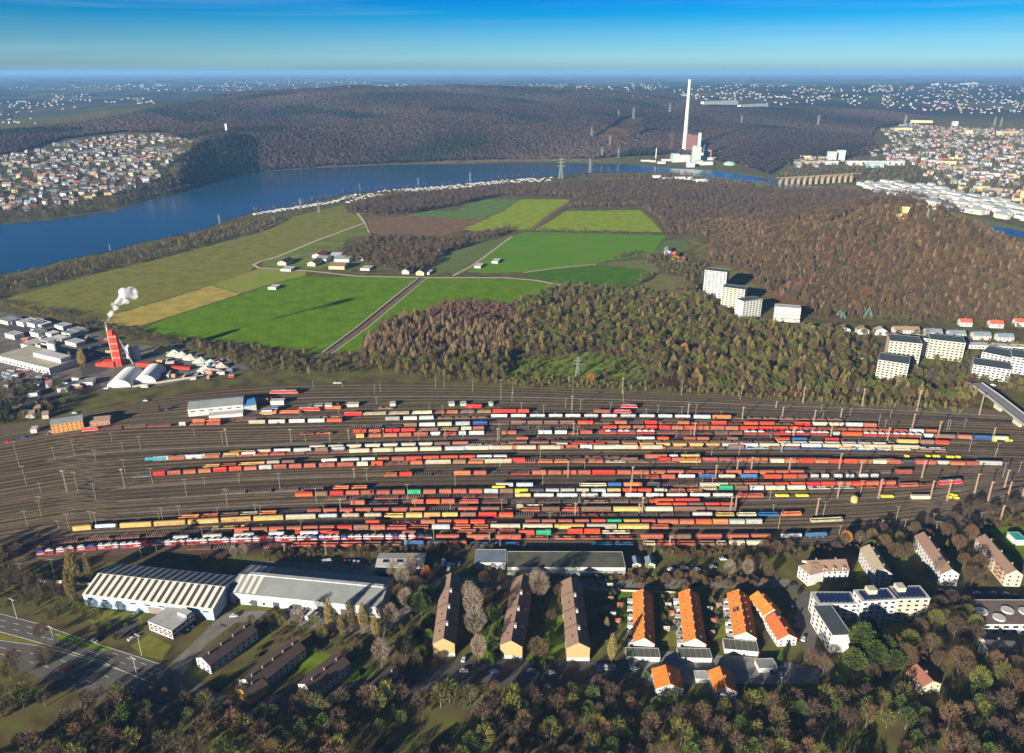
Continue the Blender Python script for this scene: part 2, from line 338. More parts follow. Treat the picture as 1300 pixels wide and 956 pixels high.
field("deep_green_field", [(665,347),(757,336.5),(812,342.5),(833,347),(815,361),(802,368),(767,365.5),(724,361.5),(681,355.5)], (.075,.17,.01), (.06,.14,.01), .06, 12, .4, .4)
field("dry_meadow_field", [(802,369),(820,360),(836,348),(870,352),(868,368),(850,377),(820,378)], (.19,.16,.06), (.12,.13,.045), .05, ns=.06)
field("pale_meadow_field", [(759,335),(818,329.5),(840,330),(836,347),(812,341.5)], (.17,.17,.06), (.12,.14,.045), .05, ns=.06)
field("pasture_field", [(846,305),(886,304.5),(880,315),(850,324),(828,322)], (.12,.16,.045), (.10,.13,.04), .055, ns=.04)
field("orchard_field", [(541,347),(560,326),(600,312),(650,299),(648,303),(620,322),(590,346)], (.10,.17,.04), (.14,.15,.05), .055, ns=.05)
field("meadow_clearing", [(640,462),(665,456),(700,453),(750,446),(800,455),(832,466),(815,480),(780,478),(700,480),(645,480)], (.17,.24,.02), (.10,.12,.03), .03, ns=.04)
field("shore_meadow", [(-60,366),(0,350),(50,342),(76,333),(60,343),(0,358),(-60,378)], (.12,.16,.04), (.14,.13,.05), .03, ns=.05)
field("far_shore_meadow", [(-40,283),(0,277),(50,264),(70,262),(110,268),(60,277.5),(0,284),(-40,289)], (.07,.13,.03), (.05,.07,.025), .03, ns=.02)
field("river_meadow", [(1060,233),(1085,235),(1110,247),(1180,262),(1300,289),(1300,296),(1240,283),(1170,270),(1100,252),(1078,243)], (.13,.17,.05), (.14,.13,.05), .03, ns=.02)
field("paddock_field", [(335,331),(354,326),(404,305),(462,285),(468,299),(440,303),(432,318),(428,335),(400,342),(332,339)], (.17,.22,.03), (.11,.12,.04), .045, ns=.03)
field("hill_meadow", [(1132,398),(1160,398),(1162,404),(1130,404)], (.10,.19,.03), (.08,.14,.03), .02, ns=.05)
path_m = mat("pale_gravel", (.50,.42,.30), nscale=.2, var=.1)
for pl, wd in (([(454,271),(458,276),(463,283),(404,304.5),(353,325.5),(330,332),(322,336),(328,340),(389,343.5),(452,350.5),(541,352.5),(640,352.5),(681,356),(712,362)], 6),
               ([(463,283),(466,290),(472,302)], 3), ([(665,346),(700,341),(757,335.5)], 4), ([(650,300),(600,337),(575,350)], 5), ([(330,293),(366,275)], 4), ([(330,331),(400,322)], 2)):
    ribbon("field_path", pl, wd, .10, path_m)
dirt = mat("brown_dirt", (.22,.14,.085), nscale=.15, var=.2)
ribbon("dirt_lane", [(727,254),(700,271),(674,292)], 9, .10, dirt)
ribbon("dirt_lane", [(536,352.5),(500,382),(460,415),(415,448)], 12, .10, dirt)
white_m = mat("white_fleece", (.6,.62,.62)); ribbon("lane_kerb", [(531,353),(495,381),(453,415),(409,447.5)], 1.4, .14, white_m)
ribbon("lane_kerb", [(541,353.5),(506,383),(468,415),(421,449)], 1.0, .14, white_m)
ribbon("dirt_lane", [(533,353),(497,382),(456,415),(411,448)], 4, .13, mat("dark_dirt", (.05,.04,.04)))

# forest canopy on the far hills: a height field of single crowns, one mass
u2 = np.arange(-.84, .60, .0015); y2 = np.geomspace(1950, 6600, 800)
U2, Y2 = np.meshgrid(u2, y2); Y2 = Y2*(1+rng.uniform(-.0008, .0008, Y2.shape)); X2 = (U2+rng.uniform(-.0008, .0008, U2.shape))*Y2; Z2 = H(X2, Y2)
P2X, P2Y = project(X2, Y2, Z2); keep = inpoly(P2X, P2Y, P_HILLWOOD); l2x, l2y = project(X2, Y2, Z2*0); keep &= ~inpoly(l2x, l2y, LAKE)
keep |= (Y2 > 4200) & (P2X < 700) & (P2Y < 122) & (Z2 > 140)
# clearings: quarry, power line swathe
for c in ([(752,176),(790,150),(824,147),(806,160),(782,186)], [(808,172),(848,170),(846,166),(820,165)]): keep &= ~inpoly(P2X, P2Y, c)
hh = rng.uniform(0, 1, Z2.shape)**1.5*9+3+2*np.sin(X2/90)*np.sin(Y2/120)
Z2c = Z2+np.maximum(hh, 1)
me, used = grid_mesh("forest", X2, Y2, Z2c, keep)
col = me.attributes.new("tone", 'FLOAT', 'POINT'); nv = rng.uniform(0, 1, len(used)); xs, ysv = X2.ravel()[used], Y2.ravel()[used]
patch = np.sin(xs/160+2*np.sin(ysv/300))+np.sin(ysv/230+1.7*np.sin(xs/270))
tone = .35+.22*nv+.10*patch
col.data.foreach_set("value", tone.astype(np.float32))
conifer_shade = me.attributes.new("conifer", 'FLOAT', 'POINT'); shade_patch = inpoly(P2X.ravel()[used], P2Y.ravel()[used], [(243,190),(268,176),(300,172),(330,178),(334,192),(330,217),(280,229),(248,222),(238,205)])  # outlined cliff patch: terrain shade painted in the conifer colour
p2 = 1.5*shade_patch*(rng.uniform(0,1,len(xs)) < .85)+np.sin(xs/110+3+2*np.sin(ysv/190))+np.sin(ysv/140+1.1*np.sin(xs/120)+1)+rng.normal(0, .25, len(xs))
shore = (Y2.ravel()[used] < 2330/np.maximum(.001, 1)) * 0
conifer_shade.data.foreach_set("value", ((p2 > 1.35)*1.0).astype(np.float32))
fm = bpy.data.materials.new("bare_forest"); fm.use_nodes = True; n = fm.node_tree; b = n.nodes["Principled BSDF"]; b.inputs["Roughness"].default_value = 1; b.inputs["Specular IOR Level"].default_value = 0
a = n.nodes.new("ShaderNodeAttribute"); a.attribute_name = "tone"; r = n.nodes.new("ShaderNodeValToRGB"); n.links.new(a.outputs["Fac"], r.inputs[0])
r.color_ramp.elements[0].color = (.026,.019,.018,1); r.color_ramp.elements[0].position = .15
r.color_ramp.elements[1].color = (.13,.092,.062,1); r.color_ramp.elements[1].position = .85
r.color_ramp.elements.new(.42).color = (.055,.038,.031,1); r.color_ramp.elements.new(.6).color = (.078,.052,.040,1)
a2 = n.nodes.new("ShaderNodeAttribute"); a2.attribute_name = "conifer"; mx = n.nodes.new("ShaderNodeMix"); mx.data_type = 'RGBA'; n.links.new(a2.outputs["Fac"], mx.inputs[0]); n.links.new(r.outputs[0], mx.inputs[6]); mx.inputs[7].default_value = (.02,.025,.012,1)  # dark tone for conifers and for the painted cliff shade
n.links.new(mx.outputs[2], b.inputs["Base Color"]); me.materials.append(fm)
tag(link("forest", me), "bare winter forest covering the long hills behind the lake", kind='stuff')

# ------------------------------------------------------------ trees
bark = mat("grey_bark", (.17,.135,.10), var=.2, nscale=2)
tw = {'brown': mat("twigs_brown", (.12,.076,.034), rnd=.35, nscale=1), 'olive': mat("twigs_olive", (.125,.125,.022), rnd=.35, nscale=1),
      'tan': mat("twigs_tan", (.26,.18,.09), rnd=.25, nscale=1), 'red': mat("twigs_red", (.17,.09,.055), rnd=.25, nscale=1),
      'dark': mat("twigs_dark", (.07,.048,.03), rnd=.3, nscale=1), 'gold': mat("twigs_gold", (.23,.18,.055), rnd=.2, nscale=1), 'rusty': mat("leaves_rusty", (.45,.19,.04), rnd=.15, nscale=1),
      'ever': mat("needles_green", (.055,.085,.014), rnd=.3, nscale=1), 'leaf': mat("leaves_green", (.10,.155,.015), rnd=.3, nscale=1), 'pale': mat("twigs_pale", (.25,.20,.145), rnd=.2, nscale=1), 'blue': mat("needles_blue", (.14,.22,.17), rnd=.2, nscale=1)}
def crown_mb(rr, kind, n, hgt, wd, base, tw_w, tw_l):
    mb = MB()
    for i in range(n):
        if kind == 'cone':
            t = rr.random()**.75; z = base+(hgt-base)*(1-t)**1.0; rad = wd*t*(.35+.65*rr.random()**.4); th = rr.random()*6.283
            x, y = rad*math.cos(th), rad*math.sin(th); d = Vector((math.cos(th), math.sin(th), -.25+.3*rr.random()))
        else:
            while 1:
                x, y, z0 = rr.uniform(-1,1), rr.uniform(-1,1), rr.uniform(-1,1)
                q = x*x+y*y+z0*z0
                if .12 < q < 1 and (math.sin(x*4.1+z0*3)+math.sin(y*4.7+z0*2.1+x) > -.75 or rr.random() < .3): break
            z = base+(hgt-base)*(z0+1)/2; sh = (1-.25*abs(z0)) if kind == 'round' else (1-.45*max(0, z0))
            x *= wd*sh; y *= wd*sh
            d = Vector((x, y, 0)).normalized()*(.75 if kind == 'round' else .22)+Vector((rr.uniform(-.4,.4), rr.uniform(-.4,.4), .55+rr.random()*.6 if kind == 'round' else 1.2))
        d.normalize(); s = d.cross(Vector((rr.uniform(-1,1), rr.uniform(-1,1), rr.uniform(-1,1)))).normalized()
        l = tw_l*rr.uniform(.6, 1.2); p = Vector((x, y, z)); w_ = tw_w*rr.uniform(.6,1.3)
        mb.add([p-d*l*.4-s*w_*.4, p-d*l*.4+s*w_*.4, p+s*w_, p+d*l*.6, p-s*w_], [(0,1,2,3,4)])
    return mb
def trunk_mb(rr, kind, hgt, wd, base, r0, limbs):
    mb = MB(); top = hgt*(.9 if kind != 'round' else .62)
    mb.bar((0,0,-.5), (0,0,base), r0, r1=r0*.75); mb.bar((0,0,base), (rr.uniform(-.3,.3), rr.uniform(-.3,.3), top), r0*.75, r1=r0*.2)
    for i in range(limbs):
        th = i*2.4+rr.random(); z = base+(top-base)*rr.uniform(0, .7); e = wd*rr.uniform(.5, .9)*(1 if kind == 'round' else .5)
        q = Vector((e*math.cos(th), e*math.sin(th), min(hgt*.93, z+(hgt-z)*rr.uniform(.35,.7))))
        mb.bar((0,0,z), q, r0*.4, r1=r0*.1)
        for j in range(2):
            q2 = q*.6+Vector((0,0,z))*.4; mb.bar(q2, q+Vector((rr.uniform(-1,1)*wd*.35, rr.uniform(-1,1)*wd*.35, rr.uniform(.1,.3)*wd)), r0*.16, r1=r0*.05)
    return mb
rt = random.Random(3)
TK = {}
def tree_kind(key, name, cat, kind, colr, n, hgt, wd, base, tw_w, tw_l, limbs=7, r0=.28, variants=2):
    ps = []
    for v in range(variants):
        cr = crown_mb(rt, kind, n, hgt, wd, base, tw_w, tw_l).mesh("crown", tw[colr]); tr = trunk_mb(rt, kind, hgt, wd, base, r0, limbs).mesh("trunk", bark)
        ps.append((tr, cr))
    TK[key] = (name, cat, ps, hgt)
tree_kind('bare', 'bare_tree', 'tree', 'round', 'brown', 1500, 14, 5.2, 3.2, .075, 1.5, 12)
tree_kind('bareolive', 'bare_tree', 'tree', 'round', 'olive', 1500, 13, 4.8, 2.6, .085, 1.4, 10)
tree_kind('baredark', 'bare_tree', 'tree', 'round', 'dark', 1400, 13, 5, 3, .075, 1.5, 10)
tree_kind('birch', 'birch_tree', 'tree', 'round', 'pale', 1200, 15, 4, 3.2, .06, 1.6, 12, .22)
tree_kind('poplar', 'poplar_tree', 'tree', 'tall', 'gold', 1200, 17, 2.5, 1.6, .09, 1.5, 8)
tree_kind('pine', 'pine_tree', 'tree', 'round', 'ever', 3200, 13, 4.6, 2.6, .20, .8, 8)
tree_kind('leafy', 'leafy_tree', 'tree', 'round', 'leaf', 2400, 9, 3.6, 1, .2, .6, 6)
tree_kind('spruce', 'spruce_tree', 'tree', 'cone', 'ever', 2000, 15, 3.2, .8, .22, 1.1, 4)
tree_kind('bluespruce', 'spruce_tree', 'tree', 'cone', 'blue', 1600, 14, 6, .8, .3, 1.1, 4, variants=1)
tree_kind('rusty', 'oak_tree', 'tree', 'round', 'rusty', 1500, 10, 3.6, 1.8, .18, .7, 6, variants=1)
tree_kind('bush', 'bush', 'bush', 'round', 'dark', 500, 3.4, 2.2, .1, .09, .9, 3, .08)
tree_kind('bushbrown', 'bush', 'bush', 'round', 'brown', 500, 4.2, 2.4, .1, .09, 1.1, 3, .08)
tree_kind('bushgreen', 'bush', 'bush', 'round', 'leaf', 700, 2.6, 1.8, .1, .13, .4, 3, .08)
TP = {}; TREES = [0]
def plant(key, px, py, s=1.0, label=None, group=None, at=None):
    name, cat, ps, hh = TK[key]; k = rt.randrange(len(ps))
    if (key, k) not in TP:
        TP[(key, k)] = proto(name, cat, ps[k][0], [("crown", ps[k][1])])
    p = at if at is not None else G(px, py)
    TREES[0] += 1
    return TP[(key, k)].put(p, rt.uniform(0, 6.28), (s*rt.uniform(.92,1.08), s*rt.uniform(.92,1.08), s*rt.uniform(.9,1.1)), label, group)
# woodland masses: instanced
def scatter_stuff(name, pts, scl, metas, label, seed=1):
    pc = bpy.data.collections.new("kinds_"+name)
    for i, (tr, cr, m) in enumerate(metas):
        a = MB(); o = bpy.data.objects.new("tree_kind", None)
        vs = [tuple(v.co) for v in tr.vertices]; a.add(vs, [tuple(p.vertices) for p in tr.polygons], 0)
        vs = [tuple(v.co) for v in cr.vertices]; a.add(vs, [tuple(p.vertices) for p in cr.polygons], 1)
        o = bpy.data.objects.new("tree_kind", a.mesh("tree_kind", [bark, m])); pc.objects.link(o)
    me = bpy.data.meshes.new(name); me.vertices.add(len(pts)); me.vertices.foreach_set("co", np.asarray(pts, np.float32).ravel())
    at = me.attributes.new("scl", 'FLOAT', 'POINT'); at.data.foreach_set("value", np.asarray(scl, np.float32))
    o = link(name, me); tag(o, label, kind='stuff')
    ng = bpy.data.node_groups.new("scatter_"+name, 'GeometryNodeTree'); ng.interface.new_socket("Geometry", in_out='INPUT', socket_type='NodeSocketGeometry'); ng.interface.new_socket("Geometry", in_out='OUTPUT', socket_type='NodeSocketGeometry')
    N = ng.nodes; gi = N.new("NodeGroupInput"); go = N.new("NodeGroupOutput"); ip = N.new("GeometryNodeInstanceOnPoints"); ci = N.new("GeometryNodeCollectionInfo")
    ci.inputs["Collection"].default_value = pc; ci.inputs["Separate Children"].default_value = True; ci.inputs["Reset Children"].default_value = True
    na = N.new("GeometryNodeInputNamedAttribute"); na.data_type = 'FLOAT'; na.inputs["Name"].default_value = "scl"
    rv = N.new("FunctionNodeRandomValue"); rv.data_type = 'FLOAT_VECTOR'; rv.inputs[0].default_value = (0,0,0); rv.inputs[1].default_value = (0,0,6.283); rv.inputs["Seed"].default_value = seed
    ng.links.new(gi.outputs[0], ip.inputs["Points"]); ng.links.new(ci.outputs[0], ip.inputs["Instance"]); ip.inputs["Pick Instance"].default_value = True
    ng.links.new(na.outputs[0], ip.inputs["Scale"]); ng.links.new(rv.outputs[0], ip.inputs["Rotation"]); ng.links.new(ip.outputs[0], go.inputs[0])
    md = o.modifiers.new("scatter", 'NODES'); md.node_group = ng
    return o
def pts_in(poly, step, z_off=0.0, jit=.48, ymax=9e9, dens=None):
    """jittered grid of world points whose place in the ground plan falls in a traced outline"""
    c = [G(x, y) for x, y in poly]; x0, x1 = min(p.x for p in c)-30, max(p.x for p in c)+30; y0, y1 = min(p.y for p in c)-30, min(ymax, max(p.y for p in c)+30)
    gx, gy = np.meshgrid(np.arange(x0, x1, step), np.arange(y0, y1, step)); gx = gx+rng.uniform(-jit, jit, gx.shape)*step; gy = gy+rng.uniform(-jit, jit, gy.shape)*step
    gx, gy = gx.ravel(), gy.ravel(); z = H(gx, gy); a, b_ = project(gx, gy, z); k = inpoly(a, b_, poly)
    return np.stack([gx, gy, z], -1)[k]
def far_kind(kind, colr, n, hgt, wd, base, w_, l_, limbs=4):
    return (trunk_mb(rt, kind, hgt, wd, base, .3, limbs).mesh("t", bark), crown_mb(rt, kind, n, hgt, wd, base, w_, l_).mesh("c", tw[colr]), tw[colr])
WN = []       # nearest trees of the woods become single trees
def wood(name, poly, step, kinds, label, smin=.7, smax=1.15, holes=(), single=None, maxsingle=0, hills=False):
    p = pts_in(poly, step)
    for h_ in holes:
        a, b_ = project(p[:,0], p[:,1], p[:,2]); p = p[~inpoly(a, b_, h_)]
    if maxsingle:
        o = np.argsort(p[:,1]); near, p = p[o[:maxsingle]], p[o[maxsingle:]]
        for q in near: plant(rt.choice(single), 0, 0, rt.uniform(.6,.95), at=Vector(q), label=label[0], group=label[1])
    p = p[(np.sin(p[:,0]/23+2*np.sin(p[:,1]/31))+np.sin(p[:,1]/19+2*np.sin(p[:,0]/37)) > -1.45) | (rng.uniform(0,1,len(p)) < .2)]
    s = rng.uniform(smin*.8, smax, len(p))*(1+.15*np.sin(p[:,0]/60)*np.sin(p[:,1]/45)); scatter_stuff(name, p, s, kinds, label[2], seed=len(p))
    print("WOOD", name, len(p))
k_hill = [far_kind('round', 'brown', 190, 12, 3.9, 3, .16, 2.3), far_kind('round', 'brown', 190, 13, 3.7, 4, .16, 2.3), far_kind('tall', 'tan', 80, 13, 2.0, 4, .14, 2.4), far_kind('round', 'dark', 190, 12, 3.9, 3, .17, 2.3), far_kind('round', 'olive', 180, 12, 3.7, 3, .16, 2.2), far_kind('round', 'brown', 150, 13, 3.6, 4, .17, 2.4)]
k_ev = far_kind('round', 'ever', 420, 10, 3.2, 1.5, .22, .8, 5)
k_copse = [far_kind('round', 'olive', 380, 12, 4.2, 3, .13, 1.9, 6), far_kind('round', 'olive', 380, 11, 3.7, 2, .13, 2.0, 6), far_kind('round', 'brown', 360, 14, 3.9, 4, .12, 2.2, 6), far_kind('tall', 'gold', 240, 14, 2.4, 3, .12, 2.2, 6), far_kind('round', 'dark', 340, 11, 3.8, 3, .13, 2, 6)]
k_pop = [far_kind('tall', 'tan', 240, 15, 2.3, 1, .14, 2.2, 5), far_kind('tall', 'brown', 240, 14, 2.3, 1, .14, 2.2, 5), far_kind('tall', 'tan', 240, 12, 2.3, 1, .14, 2.2, 5)]
k_red = [far_kind('tall', 'red', 200, 9, 2.2, .5, .16, 2, 3), far_kind('round', 'red', 200, 8, 3, .5, .16, 1.6, 3)]
P_POP = [(462,445),(470,428),(500,410),(535,403),(650,418),(650,452),(560,462),(470,458)]
P_RED = [(535,403),(541,396),(564,386.5),(650,390.5),(655,395),(650,418)]
P_MEADOW = [(645,462),(665,457),(700,454),(750,447),(800,456),(828,466),(815,478),(780,476),(700,478),(650,476)]
P_RES = [(925,402),(950,408),(975,408),(975,412),(940,412)]
wood("poplar_wood", P_POP, 5.5, k_pop, (0, 0, "pale upright bare poplars beside the green field"), holes=[P_MEADOW])
wood("red_wood", P_RED, 4.5, k_red, (0, 0, "low reddish thicket behind the pale poplars"))
wood("copse_wood", P_COPSE, 6.2, k_copse+[k_copse[0], k_copse[1], k_ev], ("bare olive brown tree at the edge of the wood beside the rail yard", "trees at the wood edge", "olive brown bare wood between the fields and the rail yard"), holes=[P_MEADOW, P_POP, P_RED, [(925,400),(972,404),(975,412),(930,408)]])
P_BACKWOOD = [(700,234),(850,230),(930,238),(1000,244),(1150,245),(1240,272),(1180,268),(1120,268),(1060,275),(1010,283),(960,287),(900,282),(845,296),(838,280),(815,262),(720,262),(732,249),(640,248),(575,262),(516,273),(470,273),(436,268),(445,262),(500,252),(560,245),(640,237)]
k_back = [k_hill[3], k_hill[3], k_hill[0], k_hill[3]]
wood("back_wood", P_BACKWOOD, 6.8, k_back, (0, 0, "darker bare forest on the flat land behind the wooded hill"))
wood("hill_wood", [q for q in P_RIGHTWOOD], 5.7, [k_hill[0], k_hill[1], k_hill[5], k_hill[3], k_hill[2], k_hill[0], k_hill[1], k_hill[5], k_hill[3], k_ev], (0, 0, "brown bare forest covering the hill with the tower"), holes=[P_BACKWOOD, [(893,335),(972,372),(1020,385),(1020,410),(960,408),(893,376)], [(845,304),(888,304),(880,316),(850,324)]])
wood("shore_wood", P_SHORE, 7.5, [k_hill[0], k_hill[3], k_hill[2], k_copse[0]], (0, 0, "scrubby bare wood along the near lake shore"), .4, .8)
wood("farm_wood", P_FARM, 7.0, [k_hill[0], k_hill[3], k_copse[2]], (0, 0, "dark bare trees around the farm between the fields"), .6, .95)
wood("hedge_wood", P_HEDGE, 6.0, k_copse, (0, 0, "brown scrub strip between the green field and the rail yard"), .45, .85)
wood("north_wood", P_NORTH, 5.5, [k_copse[0], k_copse[1], k_copse[3]], (0, 0, "olive hedge strip along the back of the rail yard"), .35, .6)
for i, (pl, st, s0, s1) in enumerate([([(676,291.5),(840,296),(846,298.5),(676,294)], 8, .3, .6), ([(775,325),(812,320),(816,325),(777,329)], 6, .4, .6), ([(816,327),(838,324),(880,334),(900,340),(895,352),(872,352),(838,346),(818,336)], 7, .5, .8),
        ([(815,345),(832,349),(816,360),(806,364)], 7, .5, .8), ([(868,352),(880,350),(885,370),(870,378),(855,376),(868,366)], 7, .5, .8), ([(118,402),(150,416),(218,428),(215,440),(150,428),(100,415),(-10,386),(-10,378),(10,385)], 7, .4, .75),
        ([(-20,512),(0,490),(40,485),(80,492),(110,505),(70,525),(20,540),(-20,545)], 8, .5, .9), ([(1075,385),(1300,400),(1300,408),(1075,402)], 8, .4, .8), ([(1020,432),(1100,428),(1125,460),(1110,480),(1085,470)], 8, .4, .8), ([(1020,424),(1180,426),(1240,434),(1300,440),(1300,446),(1230,440),(1120,430),(1030,430)], 9, .4, .75), ([(1185,440),(1240,450),(1240,490),(1190,485),(1175,465)], 7, .4, .85), ([(1085,395),(1300,402),(1300,420),(1200,412),(1090,410)], 11, .35, .7), ([(1150,470),(1300,485),(1300,500),(1240,494),(1130,490)], 7, .4, .9), ([(700,225),(860,219),(960,231),(1070,241),(1060,247),(950,238),(850,226)], 10, .4, .8), ([(318,266),(372,258),(446,240),(560,233),(640,224),(700,222),(640,226),(560,236),(446,244),(375,263),(325,272)], 16, .4, .7)]):
    wood("scrub_strip", pl, st, [k_hill[0], k_hill[3], k_copse[0]], (0, 0, "bare scrub and small trees in a strip"), s0, s1)
# ------------------------------------------------------------ rail yard ground and tracks
soil = mat("yard_ballast", (.11,.08,.046), col2=(.065,.048,.03), nscale=.08, rough=1, spec=0, thr=(.3,.7))
sheet("yard_ground", [(-150,586),(-60,575),(0,557),(60,546),(110,528),(228,500),(330,489),(470,485),(650,493),(850,503),(960,508),(1100,516),(1230,528),(1330,538),(1450,560),(1450,600),(1330,640),(1240,662),(1130,690),(1060,697),(800,699),(500,698),(330,704),(165,712),(0,722),(-150,735)], .02, soil)
grass_y = mat("yard_weeds", (.10,.095,.04), col2=(.085,.07,.045), nscale=.1, thr=(.4,.6))
for pl in ([(150,535),(228,520),(232,531),(160,541)], [(400,512),(650,503),(760,510),(760,516),(560,518),(400,524)], [(330,489),(470,486),(650,494),(640,500),(470,496),(330,500)], [(960,509),(1100,516),(1230,527),(1230,533),(1100,524),(960,514)], [(1060,629),(1120,627),(1180,628),(1140,637),(1070,642)], [(1200,642),(1300,622),(1330,628),(1240,655),(1150,672),(1120,668)]):
    sheet("weedy_ground", pl, .035, grass_y)
RX = [-150, 0, 100, 165, 228, 280, 330, 400, 490, 570, 650, 800, 970, 1060, 1130, 1200, 1300, 1450]
RC = [
 [575, 545, 527, 515, 506, 501, 497, 494, 493, 493.5, 495, 500, 508, 512, 515, 519, 526, 540],
 [590, 567, 549.5, 545, 543, 542, 541, 539.5, 537, 534.5, 532.8, 532.5, 534, 535, 537, 539, 543, 552],
 [655, 628, 612, 606, 601.5, 598, 595.3, 592.5, 589.8, 588, 587, 586.5, 586.7, 587.3, 588, 589.5, 592, 598],
 [710, 688, 672, 669, 665.5, 662.5, 660, 657.5, 656.2, 655.6, 655.5, 655.3, 655, 652, 648, 640, 617, 590],
 [735, 718, 706, 702, 698.5, 696.5, 695, 694, 693, 692.5, 692.2, 692, 692, 690, 681, 670, 645, 610]]
RT = [495, 532.8, 587, 655.5, 692.2]       # reference height of each curve at x = 650
def row_y(t, x):
    k = min(3, max(0, int(np.searchsorted(RT, t)-1))); f = (t-RT[k])/(RT[k+1]-RT[k])
    a, b = smooth_c(k, x), smooth_c(k+1, x)
    return a*(1-f)+b*f
def smooth_c(k, x):
    return (np.interp(x-25, RX, RC[k])+np.interp(x, RX, RC[k])*2+np.interp(x+25, RX, RC[k]))/4
def row_t(x, y):
    lo, hi = 488, 700
    for _ in range(40):
        m = (lo+hi)/2
        if row_y(m, x) < y: lo = m
        else: hi = m
    return (lo+hi)/2
rail_m = mat("rail_steel", (.42,.36,.30), metal=.3, rough=.5)
bed_m = [mat("track_bed_%d" % i, c, col2=tuple(v*.75 for v in c), nscale=.15, rough=1, spec=0) for i, c in enumerate([(.165,.118,.07), (.125,.09,.055), (.20,.148,.088)])]
slab_m = mat("pale_walkway", (.30,.27,.22), col2=(.22,.19,.15), nscale=.2)
def track(t, x0=-140, x1=1440, bed=0, step=18):
    pts = [gz(x, row_y(t, x), 0) for x in np.arange(x0, x1+1, step)]
    mb = MB(); V, F = ribbon_pts(pts, 2.7, .10); mb.add(V, F, 0)
    o = link("railway_track", mb.mesh("track_bed", bed_m[bed])); tag(o, kind='structure')
    r = MB()
    for s in (-.75, .75):
        q = []
        for i, p in enumerate(pts):
            a = pts[max(0, i-1)]; b = pts[min(len(pts)-1, i+1)]; d = (b-a).normalized(); q.append(p+Vector((-d.y, d.x, 0))*s)
        V, F = ribbon_pts(q, .2, .26); r.add(V, F)
    link("rail", r.mesh("rail", rail_m), o)
ts = [491.5, 495, 498.5, 504, 507.5, 511.5, 515.5, 519, 522.5]
